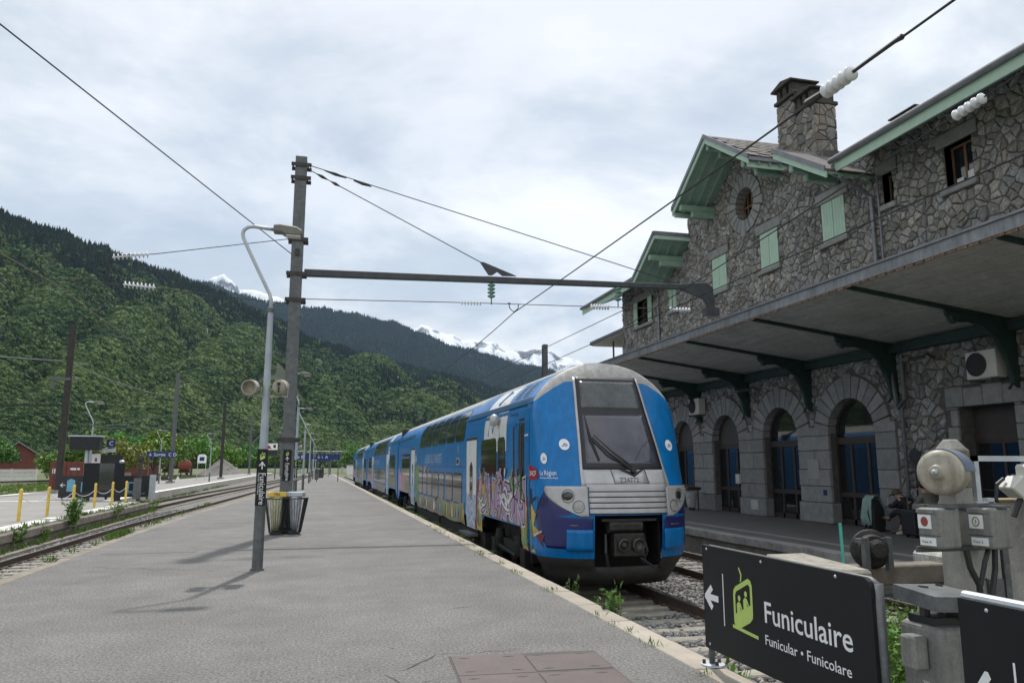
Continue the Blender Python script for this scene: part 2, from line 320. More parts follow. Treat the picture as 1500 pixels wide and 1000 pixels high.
# station platform beside the building
BP, BZ = 10.3, -0.1
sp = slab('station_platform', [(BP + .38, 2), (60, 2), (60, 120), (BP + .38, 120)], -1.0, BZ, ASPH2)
sm = MB(); sm.box((-.185, -.745, -.18), (.185, .745, .006)); s0 = None
for i in range(20):
    if s0 is None: o = s0 = sm.build('kerb_stone', CONC, sp, bevel=.012)
    else: o = s0.copy(); COL.objects.link(o); o.parent = sp
    o.location = (BP + .187, 7.75 + 1.5 * i, BZ + random.uniform(-.006, .004))
b = MB(); b.box((BP + .06, 2, -1.0), (BP + .376, 120, BZ - .185)); b.build('platform_wall', KERB2, sp)
b = MB(); b.box((BP + 1.0, 2, BZ + .001), (BP + 1.25, 120, BZ + .005)); b.build('tactile_strip', mat('tactile_paving', (.24, .235, .225), .9, var=.15, sc=4, speck=.3, spsc=25), sp)
# left concourse platform and the platform running on from it
LZ = -0.2
LP = [(-8.55, 8), (-8.55, 43.6), (-10.4, 44.6), (-10.9, 60), (-11.3, 220), (-17, 220), (-19.5, 62), (-19.5, 8)]
lp = slab('concourse', LP, -1.0, LZ, mat('concourse_asphalt', (0.27, 0.262, 0.248), .9, var=.1, sc=.5, speck=.15, spsc=40))
b = MB(); b.box((-8.55, 8, -.5), (-8.3, 43.6, LZ - .03)); b.build('kerb', KERB2, lp, bevel=.03)
b = MB(); b.box((-8.5, 8, -.99), (-8.36, 43.55, -.5)); b.build('platform_wall', KERB2, lp)
b = MB(); b.box((-7.95, 10, -.9), (-7.75, 42, -.66)); b.build('drain_kerb', KERB2, lp)
wl = MB()
for i in range(46):
    y0 = 9 + i * .75
    if random.random() < .9: wl.box((-9.3 + random.uniform(-.02, .02), y0, LZ), (-8.62 + random.uniform(-.03, .02), y0 + random.uniform(.6, .745), LZ + .005))
wl.build('white_edge_line', WHITEP, lp)
b = MB(); b.add([(-10.42, 45, LZ + .005), (-10.92, 60, LZ + .005), (-11.32, 218, LZ + .005), (-11.9, 218, LZ + .005), (-11.5, 60, LZ + .005), (-11.0, 45, LZ + .005)], [(0, 1, 4, 5), (1, 2, 3, 4)]); b.build('white_edge_line', WHITEP, lp)
b = MB(); b.box((-19.4, 20, LZ), (-18.9, 60, LZ + .005)); b.box((-16.5, 46, LZ), (-13.2, 46.5, LZ + .005)); b.build('white_line', WHITEP, lp)
b = MB(); b.add([(-10.38, 44.6, -1), (-10.88, 60, -1), (-11.28, 220, -1), (-11.28, 220, LZ - .02), (-10.88, 60, LZ - .02), (-10.38, 44.6, LZ - .02)], [(0, 1, 4, 5), (1, 2, 3, 4)])
b.build('platform_wall', mat('pale_wall', (.36, .34, .30), .9, var=.2, sc=1), lp)
# ---- tracks
def track(name, path, y0, y1, sl0, sl1, spacing=.6, m=SLEEPER, far_sl=None):
    t = bpy.data.objects.new(name, None); COL.objects.link(t); t['kind'] = 'structure'; t.empty_display_size = .2
    X = (lambda y: path) if isinstance(path, (int, float)) else (lambda y: lerp_path(path, y))
    ys = [y0, y1] if isinstance(path, (int, float)) else [y0 + (y1 - y0) * i / 60 for i in range(61)]
    t.location = (X(y0), y0, RAIL)
    for s in (-.7525, .7525):
        prof = [(-.075, -.172), (.075, -.172), (.075, -.155), (.012, -.14), (.012, -.04), (.036, -.03), (.036, -.003), (-.036, -.003), (-.036, -.03), (-.012, -.04), (-.012, -.14), (-.075, -.155)]
        b = MB(); n = len(prof)
        for y in ys: b.v += [(X(y) + s + px, y, RAIL + pz) for px, pz in prof]
        for i in range(len(ys) - 1):
            for j in range(n): b.f.append((i * n + j, i * n + (j + 1) % n, (i + 1) * n + (j + 1) % n, (i + 1) * n + j))
        b.f.append(tuple(range(n))); r = b.build('rail', RAILM, t, world=True)
        b = MB(); vs = []
        for y in ys: vs += [(X(y) + s - .03, y, RAIL), (X(y) + s + .03, y, RAIL)]
        b.add(vs, [(2 * i, 2 * i + 1, 2 * i + 3, 2 * i + 2) for i in range(len(ys) - 1)]); b.build('rail_head', RAILTOP, r, world=False).location = (-t.location.x, -t.location.y, -t.location.z)
    sb = MB(); sb.box((-1.2, -.125, -.2), (1.2, .125, 0)); s0 = None; y = sl0
    while y < sl1:
        if s0 is None: o = s0 = sb.build('sleeper', m, t, bevel=.02)
        else: o = s0.copy(); COL.objects.link(o); o.parent = t
        o.location = (X(y) - t.location.x + random.uniform(-.02, .02), y - y0, -.165 + random.uniform(-.008, .008)); o.rotation_euler = (0, 0, random.uniform(-.012, .012)); y += spacing
    cl = MB(); y = sl0
    while y < min(sl1, sl0 + 18):
        for s in (-.7525, .7525):
            for q in (-1, 1): cl.box((X(y) + s + q * .1 - .035, y - .05, RAIL - .168), (X(y) + s + q * .1 + .035, y + .05, RAIL - .125))
        y += spacing
    cl.build('rail_clip', RAILM, t, world=True)
    if far_sl:
        fb = MB(); y = sl1
        while y < far_sl: fb.box((X(y) - 1.2, y - .125, RAIL - .3), (X(y) + 1.2, y + .125, RAIL - .168)); y += spacing
        fb.build('far_sleepers', m, t, world=True, kind='stuff')
    return t
track('railway_track', 5.22, 5.6, 170, 5.9, 15.5)
track('railway_track', 8.65, 10.1, 170, 10.5, 40)
TL1 = [(-6.3, 4), (-6.3, 20), (-6.15, 32), (-5.45, 46), (-4.7, 62), (-3.6, 89), (-2.2, 130), (-0.6, 175), (3, 260)]
track('railway_track', TL1, 4, 250, 9, 75, far_sl=150)
TL2 = [(-9.3, 46.2), (-8.9, 58), (-7.8, 80), (-6.2, 110), (-4.2, 150), (-1, 210)]
track('railway_track', TL2, 46.2, 200, 46.6, 75, far_sl=130)
track('railway_track', [(-64, 95), (-44, 125), (-30, 165), (-22, 230), (-16, 320)], 95, 320, 95, 96, far_sl=200)
# ---- ballast: a relief sheet with loose stones on it where they can be seen
def bed(name, x0, x1, y0, y1, z=-.775, m=BALLG):
    b = MB(); b.box((x0, y0, -1.0), (x1, y1, z)); return struct(b.build(name, m))
bed('ballast_bed', RE - .05, BP + .06, 2, 175); bed('ballast_bed', -8.36, LEFTE[0][0] + .03, 2, 43.6)
b = MB(); b.add([(-10.3, 44, -.775), (3.2, 44, -.775), (6, 260, -.775), (-11.2, 260, -.775)], [(0, 1, 2, 3)]); struct(b.build('ballast_bed', BALLG))
OCT = np.array([(1, 0, 0), (-1, 0, 0), (0, 1, 0), (0, -1, 0), (0, 0, 1), (0, 0, -1)], float); OCTF = np.array([(0, 2, 4), (2, 1, 4), (1, 3, 4), (3, 0, 4), (2, 0, 5), (1, 2, 5), (3, 1, 5), (0, 3, 5)])
CUBE = np.array([(x, y, z) for x in (-1, 1) for y in (-1, 1) for z in (-1, 1)], float) * .75
CUBEF = [(0, 1, 3, 2), (4, 6, 7, 5), (0, 4, 5, 1), (2, 3, 7, 6), (0, 2, 6, 4), (1, 5, 7, 3)]
def quick_mesh(name, V, F, m, tone=None, kind='stuff', smooth=False):
    me = bpy.data.meshes.new(name); nv = len(V); F = np.asarray(F); k = F.shape[1]
    me.vertices.add(nv); me.vertices.foreach_set('co', np.ascontiguousarray(V, dtype=np.float32).ravel())
    me.loops.add(F.size); me.loops.foreach_set('vertex_index', F.ravel().astype(np.int32)); me.polygons.add(len(F))
    me.polygons.foreach_set('loop_start', np.arange(0, F.size, k, dtype=np.int32)); me.polygons.foreach_set('loop_total', np.full(len(F), k, dtype=np.int32))
    if tone is not None:
        ca = me.color_attributes.new('tone', 'FLOAT_COLOR', 'POINT'); ca.data.foreach_set('color', np.asarray(tone, dtype=np.float32).ravel())
    me.update(); me.validate(); me.materials.append(m)
    if smooth: me.shade_smooth()
    ob = bpy.data.objects.new(name, me); COL.objects.link(ob)
    if kind: ob['kind'] = kind
    return ob
def stones(name, regs, label):
    P = []
    for (x0, x1, y0, y1, z, dens) in regs:
        n = int((x1 - x0) * (y1 - y0) * dens); P.append(np.stack([rng.uniform(x0, x1, n), y0 + (y1 - y0) * rng.random(n), np.full(n, z) + rng.uniform(-.015, .03, n)], 1))
    P = np.concatenate(P); n = len(P); s = rng.uniform(.022, .046, n)
    V = CUBE[None] * rng.uniform(.55, 1.25, (n, 8, 3)); a = rng.uniform(0, 6.28, n); t = rng.uniform(-.8, .8, n)
    ca, sa, ct, st = np.cos(a), np.sin(a), np.cos(t), np.sin(t)
    x, y, z = V[..., 0], V[..., 1], V[..., 2]; y2 = y * ct[:, None] - z * st[:, None]; z2 = y * st[:, None] + z * ct[:, None]
    V = np.stack([x * ca[:, None] - y2 * sa[:, None], x * sa[:, None] + y2 * ca[:, None], z2], -1) * s[:, None, None] + P[:, None, :]
    F = (np.array(CUBEF)[None] + (np.arange(n) * 8)[:, None, None]).reshape(-1, 4)
    t = rng.uniform(.55, 1.5, n) ** 1.1; warm = rng.uniform(.94, 1.06, n); T = np.stack([t * warm, t, t / warm, np.ones(n)], 1).repeat(8, 0)
    o = quick_mesh(name, V.reshape(-1, 3), F, BALL, T); o['label'] = label; o['category'] = 'ballast'; return o
stones('ballast', [(3.4, 10.3, 6.2, 12, -.765, 330), (6.05, 10.3, 12, 22, -.765, 230), (6.1, 7.8, 9.5, 18, -.74, 260), (6.2, 10.3, 22, 32, -.765, 60)], 'loose dark grey ballast stones between the train track and station platform')
stones('ballast', [(-7.7, -4.5, 9, 18, -.765, 300), (-7.7, -4.5, 18, 30, -.765, 170), (-7.7, -4.3, 30, 46, -.765, 70), (-8.3, -7.6, 10, 43, -.765, 60)], 'loose grey ballast stones along the track under the yellow posts')
# ---------------------------------------------------------------- double-deck train
TX, TY0, HW = 5.22, 13.6, 1.43
SEC = [(0.10, 1.40), (0.30, 1.43), (1.0, 1.43), (1.6, 1.43), (2.2, 1.43), (2.5, 1.42), (2.72, 1.385), (2.84, 1.345), (2.96, 1.285), (3.08, 1.20), (3.2, 1.085), (3.3, .965), (3.4, .81), (3.48, .65), (3.54, .47), (3.58, .27), (3.6, .02)]
def secw(z):
    for (z0, w0), (z1, w1) in zip(SEC, SEC[1:]):
        if z <= z1: return w0 + (w1 - w0) * (z - z0) / (z1 - z0) if z >= z0 else w0
    return SEC[-1][1]
def side(y, z, off=0.0, sgn=-1):
    """point on a car's side, local to the car (x across, y along)"""
    dz = .02; w0, w1 = secw(z - dz), secw(min(z + dz, 3.6)); t = Vector((w1 - w0, 2 * dz)).normalized()
    return (sgn * (secw(z) + off * t.y), y, z - off * t.x)
def body_shell(name, y0, y1, zc, m, parent, cuts=()):
    """side and roof shell of one car; bogie cut-outs leave the bottom edge open over (ya, yb, ztop)"""
    ys = sorted(set([y0, y1] + [c for a, b_, _ in cuts for c in (a, a + .12, b_ - .12, b_)])); b = MB(); rows = SEC
    def zb(y):
        for a, b_, zt in cuts:
            if a <= y <= b_: return zt if a + .1 < y < b_ - .1 else (zt - .1)
        return 0.10
    half = [(w_, z) for z, w_ in rows]; full = [(-w_, z) for w_, z in half] + [(w_, z) for w_, z in reversed(half)]; n = len(full)
    for y in ys: b.v += [(x, y, max(z, min(zb(y), 2)) if z < .6 else z) for x, z in full]
    for i in range(len(ys) - 1):
        for j in range(n - 1): b.f.append((i * n + j, i * n + j + 1, (i + 1) * n + j + 1, (i + 1) * n + j))
    b.f.append(tuple(range(n))); b.f.append(tuple(reversed(range((len(ys) - 1) * n, len(ys) * n))))
    return b
def panel(y0, y1, z0, z1, off, m, name, parent, n=6, r=0.0, sgn=-1, th=.012, smooth=True):
    """a panel that follows the side of the car, standing off by off"""
    b = MB(); zs = [z0 + (z1 - z0) * i / n for i in range(n + 1)]; vs = []
    ym, zm = (y0 + y1) / 2, (z0 + z1) / 2
    for z in zs:
        q = 0.0
        if r:
            d = min(z - z0, z1 - z)
            if d < r: q = r - math.sqrt(max(0, r * r - (r - d) ** 2))
        for y in (y0 + q, y1 - q):
            vs.append(side(y, z, off, sgn))
    for z in zs:
        q = 0.0
        if r:
            d = min(z - z0, z1 - z)
            if d < r: q = r - math.sqrt(max(0, r * r - (r - d) ** 2))
        for y in (y0 + q, y1 - q): vs.append(side(y, z, off - th, sgn))
    k = 2 * (n + 1); fs = [(2 * i, 2 * i + 1, 2 * i + 3, 2 * i + 2) for i in range(n)]
    fs += [(2 * i, 2 * i + 2, k + 2 * i + 2, k + 2 * i) for i in range(n)] + [(2 * i + 1, k + 2 * i + 1, k + 2 * i + 3, 2 * i + 3) for i in range(n)]
    fs += [(0, k, k + 1, 1), (2 * n, 2 * n + 1, k + 2 * n + 1, k + 2 * n)]
    b.add(vs, fs); return b.build(name, m, parent)
def rr(y0, y1, z0, z1, r): return 0
def window(car, y0, y1, z0, z1, r=.07, name='window', gl=GLASSD):
    w_ = panel(y0, y1, z0, z1, .006, BLACK, name, car, 10, r); panel(y0 + .03, y1 - .03, z0 + .03, z1 - .03, .009, gl, 'pane', w_, 10, r * .8); return w_
def decal(name, poly, off, m, parent):
    b = MB(); b.add([side(y, z, off) for y, z in poly], [tuple(range(len(poly)))]); return b.build(name, m, parent)
def bogie(car, yc):
    bo = MB(); bo.box((-1.18, yc - 1.55, -.18), (-1.05, yc + 1.55, .12)); bo.box((1.05, yc - 1.55, -.18), (1.18, yc + 1.55, .12)); bo.box((-1.1, yc - .25, -.2), (1.1, yc + .25, .2))
    for s in (-1, 1):
        for q in (-1, 1):
            bo.box((s * 1.2 - .09, yc + q * 1.25 - .17, -.32), (s * 1.2 + .09, yc + q * 1.25 + .17, .08)); bo.lathe([(.09, -.2), (.12, 0), (.09, .2)], (0, 0, 1), (s * 1.22, yc + q * .85, .1), 10)
        bo.tube([(s * 1.27, yc - .7, -.12), (s * 1.27, yc + .7, -.05)], .04, 6)
    bg_ = bo.build('bogie', UNDER, car)
    for q in (-1, 1):
        for s in (-1, 1):
            wm = MB(); wm.lathe([(.1, -.075), (.36, -.07), (.42, -.06), (.42, .05), (.455, .055), (.455, .075), (.36, .07), (.12, .09)], (-s, 0, 0), (s * .75, yc + q * 1.25, -.1), 28); wm.build('wheel', mat('wheel_steel', (.05, .045, .04), .55, .4, .3), bg_, smooth=False)
    return bg_
FX = 'LA RÉGION VOUS TRANSPORTE'
def common(car, y0, y1, slogan=True):
    """coachwork shared by every car: gutters, roof panels, windows, doors; y0 is the end towards the camera"""
    for s in (-1, 1):
        for a, c in ((y0 + .02, y0 + 6.2), (y1 - 5.6, y1 - .02)): b = MB(); b.beam((s * 1.375, a, 2.83), (s * 1.375, c, 2.83), .07, .05); b.build('gutter', mat('gutter_blue', (.03, .2, .42), .4, var=.08), car)
    for a, c in ((y0 + .1, y0 + 6.1), (y1 - 5.5, y1 - .1)): b = MB(); b.add([side(a, 2.885, .004), side(c, 2.885, .004), side(c, 2.925, .004), side(a, 2.925, .004)], [(0, 1, 2, 3)]); b.build('roof_seam', BLACK, car)
# --- leading cab car, its origin on the track under the cab corner
car = thing('train_car', 'blue cab car with graffiti and silver nose leading the double-deck train', 'train car', (TX, TY0, 0))
CL = 23.1
sh = body_shell('body', 0, CL, 0, BLUE, car, cuts=((.5, 4.0, .52), (18.6, 22.4, .52)))
sh.build('body', BLUE, car, smooth=False).data.polygons.foreach_set('use_smooth', [False] * len(sh.f))
# roof skin
def roof_skin(parent, y0, y1, zlo, m, off, name='roof', sides=(-1, 1)):
    zs = [zlo + (3.6 - zlo) * i / 10 for i in range(11)]; b = MB(); pts = [side(0, z, off, -1) for z in zs[:-1]] + [(0, 0, 3.6 + off)] + [side(0, z, off, 1) for z in reversed(zs[:-1])]; n = len(pts)
    for y in (y0, y1): b.v += [(x, y, z) for x, _, z in pts]
    b.f += [(j, j + 1, n + j + 1, n + j) for j in range(n - 1)]; return b.build(name, m, parent, smooth=True)
roof_skin(car, 5.6, CL - .1, 3.22, ROOFG, .006); roof_skin(car, .02, 5.6, 3.36, ROOFG, .006)
common(car, 0, CL)
# white swoosh panels, blue letter strokes, vents on the roof side
for (a, c, z0, z1) in ((1.75, 3.9, 1.95, 2.79), (2.0, 3.9, 2.94, 3.34)): panel(a, c, z0, z1, .003, TWHITE, 'white_panel', car, 6, .0, th=.002)
decal('white_panel', [(17.35, 3.1), (16.55, 3.1), (16.3, 2.7), (16.2, 2.2), (16.3, 1.85), (16.55, 1.7), (16.75, 1.9), (16.8, 2.4), (16.95, 2.8)], .0035, TWHITE, car)
decal('white_stripe', [(.05, 2.2), (.3, 2.2), (.3, 2.79), (.05, 2.79)], .003, TWHITE, car)
LB = mat('emblem_blue', (.02, .16, .42), .5)
for P_e in ([(3.45, 2.3), (3.3, 2.6), (3.02, 2.36), (2.78, 2.62), (2.66, 2.79)], [(2.5, 2.76), (2.36, 2.27)], [(2.95, 2.96), (2.62, 3.24), (2.58, 2.97)]):
    for p, q in zip(P_e, P_e[1:]): eb = MB(); eb.beam(side(p[0], p[1], .004), side(q[0], q[1], .004), .10, .004, up=(1, 0, .2)); eb.build('emblem', LB, car)
for i in range(2):
    for j in range(6): panel(.62 + i * .58 + j * .0, 1.02 + i * .58, 2.98 + j * .055, 3.01 + j * .055, .009, BLACK, 'vent_slot', car, 1, th=.004)
panel(.45, 1.75, 2.945, 3.34, .005, BLUE, 'vent_panel', car, 5)
panel(4.1, 5.9, 2.945, 3.34, .005, BLUE, 'roof_panel', car, 5)
# marker lamp, mirror camera pod
b = MB(); b.lathe([(.02, 0), (.1, .03), (.14, .1), (.12, .16), (.03, .2)], (-1, 0, 0), (-1.42, 2.45, 2.62), 14); b.build('camera_pod', SILVER, car, smooth=True)
# cab door with grab rails
d = panel(.34, .74, .62, 2.55, .006, mat('cab_door_dark', (.02, .022, .026), .35), 'cab_door', car, 4)
for yy in (.28, .82):
    b = MB(); b.tube([(-1.44, yy, 1.0), (-1.51, yy, 1.05), (-1.51, yy, 2.4), (-1.44, yy, 2.45)], .015, 6); b.build('grab_rail', DARKST, d)
for (a, c) in ((.9, 1.5),): 
    b = MB()
    for p, q in (((a, 2.66), (c, 2.66)), ((a, .75), (a, 2.66)), ((c, .45), (c, .75)), ((a, .75), (c, .75))): b.beam(side(p[0], p[1], .004), side(q[0], q[1], .004), .012, .008, up=(1, 0, 0))
    b.build('hatch_joint', BLACK, car)
window(car, 2.62, 4.2, 1.42, 2.25, .1); window(car, 1.82, 2.5, 1.42, 2.25, .1)
b = MB(); b.add([side(2.64, 2.02, .0105), side(4.18, 2.02, .0105), side(4.18, 2.05, .0105), side(2.64, 2.05, .0105)], [(0, 1, 2, 3)]); b.build('window_bar', BLACK, car)
def door(c, ya, yb, low=None):
    f = panel(ya - .05, yb + .05, .12, 2.34, .003, BLACK, 'door_surround', c, 4); dd = panel(ya, yb, .14, 2.28, .008, TWHITE, 'door', c, 6)
    ym = (ya + yb) / 2; panel(ym - .19, ym + .19, .8, 1.75, .013, GLASSD, 'pane', dd, 8, .15)
    panel(ya + .01, yb - .01, .16, .95, .0095, mat('stippled_blue', (.10, .28, .62), .5, var=.5, sc=9, col2=(.6, .65, .72), speck=.3, spsc=22), 'lower_panel', dd, 3, th=.002)
    s_ = MB(); s_.box((-1.62, ya, -.02), (-1.38, yb, .04)); s_.build('step', GALV, c); return dd
door(car, 4.75, 6.0)
UW = [6.35 + i * 1.52 for i in range(6)]
for y in UW: window(car, y, y + 1.42, 2.3, 3.14, .16, 'upper_window')
LWs = [(6.65, 8.05), (8.12, 9.35), (9.6, 10.6), (10.75, 12.0), (12.08, 13.2), (13.3, 14.4), (14.5, 15.6)]
for a, c in LWs: window(car, a, c, .64, 1.46, .12, 'lower_window')
door(car, 16.9, 18.0); window(car, 18.5, 21.6, 1.15, 2.15, .1)
panel(7.1, 7.55, 1.68, 1.86, .006, SILVER, 'number_plate', car, 1); panel(7.15, 7.5, 1.71, 1.83, .008, BLACK, 'display', car, 1); panel(7.15, 7.42, 2.0, 2.2, .006, mat('grey_vent', (.12, .2, .3), .5), 'side_vent', car, 1)
fnS = lambda off, y_right: (lambda x, y: side(y_right - x, y, off))
text('slogan', FX, .42, lambda x, y: side(13.9 - x, 1.74 + y, .006), mat('slogan_white', (.38, .52, .66), .5), car, sx=.62, spacing=1.0)
# --- graffiti along the lower side: bubble letters on a painted ground
def blob(cy, cz, ry, rz, n=26, j=.25, sh=0.0):
    ph = [random.uniform(0, 6.28) for _ in range(4)]; P = []
    for i in range(n):
        a = 2 * math.pi * i / n; q = 1 + j * (math.sin(2 * a + ph[0]) * .5 + math.sin(3 * a + ph[1]) * .35 + math.sin(5 * a + ph[2]) * .25)
        P.append((cy + ry * q * math.cos(a), max(.12, cz + rz * q * math.sin(a) + sh * math.cos(a))))
    return P
GP = {k: mat('spray_' + k, c, .55, var=.3, sc=2.5, col2=c2) for k, c, c2 in (('pink', (.50, .30, .46), (.40, .27, .52)), ('lilac', (.37, .29, .52), (.52, .34, .50)), ('green', (.10, .26, .10), (.20, .36, .16)), ('yellow', (.52, .36, .06), (.60, .45, .16)), ('maroon', (.16, .025, .045), (.22, .04, .07)), ('grey', (.22, .215, .20), (.36, .35, .32)), ('ochre', (.30, .25, .13), (.24, .30, .22)), ('peach', (.50, .28, .22), (.42, .30, .30)), ('black', (.015, .014, .016), (.03, .03, .03)), ('white', (.62, .61, .60), (.74, .73, .72)), ('sky', (.16, .33, .58), (.26, .38, .56)))}
gf = None
def spray(poly, off, k):
    return decal('graffiti', poly, off, GP[k], car)
def wavy(pts, amp=.05, n=5):
    P = []
    for (a, b_), (c, d_) in zip(pts, pts[1:] + pts[:1]):
        for i in range(n): t = i / n; P.append((a + (c - a) * t + random.uniform(-amp, amp), max(.12, b_ + (d_ - b_) * t + random.uniform(-amp, amp))))
    return P
def contained(P): return [(y, z if not (.5 < y < 4.0) else max(z, .54)) for y, z in P]
spray(contained(wavy([(-.0 + .05, .12), (.5, .12), (.5, .55), (4.0, .55), (4.0, .14), (4.9, .14), (4.75, 1.0), (4.55, 1.35), (4.0, 1.3), (3.3, 1.28), (2.4, 1.42), (1.7, 1.35), (1.0, 1.5), (.4, 1.3), (.05, 1.0)], .02, 6)), .010, 'maroon')
spray(contained(wavy([(.1, .14), (.5, .14), (.5, .6), (4.05, .6), (4.05, .16), (4.68, .16), (4.5, .9), (4.35, 1.2), (3.6, 1.22), (2.5, 1.3), (1.8, 1.25), (1.1, 1.35), (.5, 1.15), (.12, .9)], .025, 6)), .0108, 'yellow')
spray(contained(wavy([(.15, .2), (.48, .2), (.5, .62), (1.2, .6), (1.3, .9), (.7, 1.0), (.2, .85)], .03, 5)), .0116, 'green'); spray(contained(wavy([(3.3, .6), (4.0, .58), (4.4, .2), (4.45, .8), (3.9, 1.0), (3.3, .9)], .03, 5)), .0116, 'green')
spray(contained(wavy([(2.3, .57), (3.3, .57), (3.4, .85), (2.3, .85)], .03, 5)), .0116, 'sky'); spray(contained(wavy([(.6, .56), (2.3, .56), (2.4, 1.3), (1.2, 1.45), (.6, 1.1)], .03, 6)), .0118, 'pink')
lx = 4.35
for i, ch in enumerate('UNREN'):
    wch = [.85, .85, .8, .8, .85][i]
    for k, (off, m_) in enumerate(((.085, 'white'), (.05, 'black'), (.018, 'pink' if i % 2 else 'lilac'))):
        vs, fs = text_mesh(ch, 1.08, off)
        x0 = min(v[0] for v in vs); b = MB(); tilt = [.04, -.05, .06, -.03, .05][i]
        b.add([side(lx - (v[0]) * 1.0 - v[1] * tilt, max(.56 if lx - v[0] > .5 else .3, .58 + v[1] * (.98 + .06 * (i % 3)) + .05 * math.sin(v[0] * 4 + i)), .0124 + k * .0008 + i * .0003) for v in vs], fs); b.build('graffiti', GP[m_], car)
    lx -= wch
for i in range(16):
    y_ = random.uniform(.6, 4.4); z_ = random.uniform(.75, 1.35); spray(contained(blob(y_, z_, random.uniform(.03, .09), random.uniform(.1, .25), 12, .5)), .0168, random.choice(['white', 'peach', 'black', 'lilac', 'pink']))
def ribbon(y_, z_, ln_, wd, k, off, curl):
    a = random.uniform(0, 6.28); P = [(y_, z_)]
    for i in range(9): a += curl * random.uniform(.5, 1.4); P.append((P[-1][0] + ln_ / 9 * math.cos(a), P[-1][1] + ln_ / 9 * math.sin(a)))
    L_, R_ = [], []
    for i, (c, d) in enumerate(P):
        e, f = P[min(i + 1, 9)][0] - P[max(i - 1, 0)][0], P[min(i + 1, 9)][1] - P[max(i - 1, 0)][1]; l = math.hypot(e, f) + 1e-6; w_ = wd * (1 if 0 < i < 9 else .5); L_.append((c - f / l * w_, d + e / l * w_)); R_.append((c + f / l * w_, d - e / l * w_))
    for w_, m_, o_ in ((1.0, k, off),):
        Q = [(min(4.7, max(.08, c)), min(1.6, max(.56 if .45 < c < 4.05 else .16, d))) for c, d in L_ + R_[::-1]]; spray(Q, o_, m_)
for i in range(34):
    y_, z_, k = random.uniform(.3, 4.5), random.uniform(.62, 1.45), random.choice(['white', 'pink', 'lilac', 'yellow', 'green', 'peach', 'white', 'black']); ln_, wd, cu = random.uniform(.4, .9), random.uniform(.025, .06), random.uniform(-.6, .6); st_ = random.getstate(); ribbon(y_, z_, ln_, wd + .02, 'black' if k != 'black' else 'white', .0172 + i * .00006, cu); random.setstate(st_); ribbon(y_, z_, ln_, wd, k, .0194 + i * .00006, cu)
# mid-car: faded grey tag, ochre and green fill below the lower windows
spray(wavy([(6.2, .14), (11.0, .14), (11.3, .6), (10.6, .66), (8.5, .62), (6.3, .7)], .04, 8), .010, 'ochre'); spray(wavy([(10.8, .14), (15.9, .14), (16.1, 1.3), (15.7, 1.68), (14.6, 1.6), (13.4, 1.66), (13.2, 1.5), (15.5, 1.48), (15.6, .62), (11.0, .62)], .03, 8), .010, 'grey')
spray(wavy([(15.3, .3), (16.5, .3), (16.5, 1.5), (16.0, 1.75), (15.65, 1.7), (15.65, .6)], .05, 6), .0108, 'green')
for i in range(22):
    y_ = 6.4 + i * .43; spray(blob(y_, .38, random.uniform(.1, .2), random.uniform(.14, .2), 14, .4), .0115 + (i % 4) * .0006, ['yellow', 'green', 'ochre', 'sky', 'yellow', 'grey'][i % 6] if i < 10 else ['white', 'grey', 'ochre', 'grey'][i % 4])
for i in range(12): spray(blob(13.0 + i * .24, 1.52 + .05 * math.sin(i), .1, .07, 12, .5), .0125 + (i % 3) * .0006, ['white', 'maroon', 'green', 'grey'][i % 4])
spray(wavy([(18.2, .55), (22.6, .55), (22.7, 1.2), (21, 1.3), (18.6, 1.15)], .05, 7), .010, 'peach'); spray(wavy([(18.2, .56), (20.2, .56), (20.1, 1.05), (18.4, 1.0)], .05, 6), .0108, 'ochre'); spray(wavy([(21, .56), (22.8, .56), (22.8, 1.6), (21.9, 1.4)], .05, 6), .0108, 'lilac')
for y_ in (1.62, 4.42, 6.2, 16.3, 18.25, 22.0):
    sb_ = MB(); sb_.add([side(y_, .56, .0022), side(y_ + .014, .56, .0022), side(y_ + .014, 2.79, .0022), side(y_, 2.79, .0022)], [(0, 1, 2, 3)]); sb_.build('panel_seam', BLACK, car)
sb_ = MB(); sb_.add([side(6.25, 1.62, .0022), side(16.2, 1.62, .0022), side(16.2, 1.632, .0022), side(6.25, 1.632, .0022)], [(0, 1, 2, 3)]); sb_.build('panel_seam', BLACK, car)
bogie(car, 2.25); bogie(car, 20.5)
b = MB(); b.box((-1.3, 4.3, -.25), (1.3, 18.3, .1)); b.box((-1.34, 5, -.3), (-.9, 9, .08)); b.box((-1.34, 11, -.3), (-.9, 16, .08)); b.box((-1.0, -.2, .1), (1.0, 23, .5)); b.build('underframe', UNDER, car)
# --- cab nose: plan curve of length NL(z) ahead of the cab corner
NLS = [(-.42, .95), (-.2, 1.05), (.1, 1.2), (.3, 1.26), (.85, 1.30), (1.3, 1.25), (1.6, 1.07), (2.0, .88), (2.63, .55), (3.0, .38), (3.29, .23), (3.45, .12), (3.6, 0.0)]
def NL(z):
    for (z0, a), (z1, b_) in zip(NLS, NLS[1:]):
        if z <= z1: return a + (b_ - a) * (max(z, z0) - z0) / (z1 - z0)
    return 0.0
def nw(z): return secw(z) if z >= .1 else 1.40 - (.1 - z) * .55
def nose(x, z):
    s = min(.9999, abs(x) / nw(z)); return (x, -NL(z) * (1 - s ** 2.6) ** (1 / 2.6), z)
def nose_n(x, z, off):
    e = .012; p = Vector(nose(x, z)); sx = -1 if x > 0 else 1
    tx = (Vector(nose(x + sx * e, z)) - p) * sx; tz = Vector(nose(x * nw(z + e) / nw(z) if abs(x) > .9 * nw(z) else x, z + e)) - p; n_ = tx.cross(tz).normalized()
    if n_.y > 0.2: n_ = -n_
    return tuple(p + n_ * off)
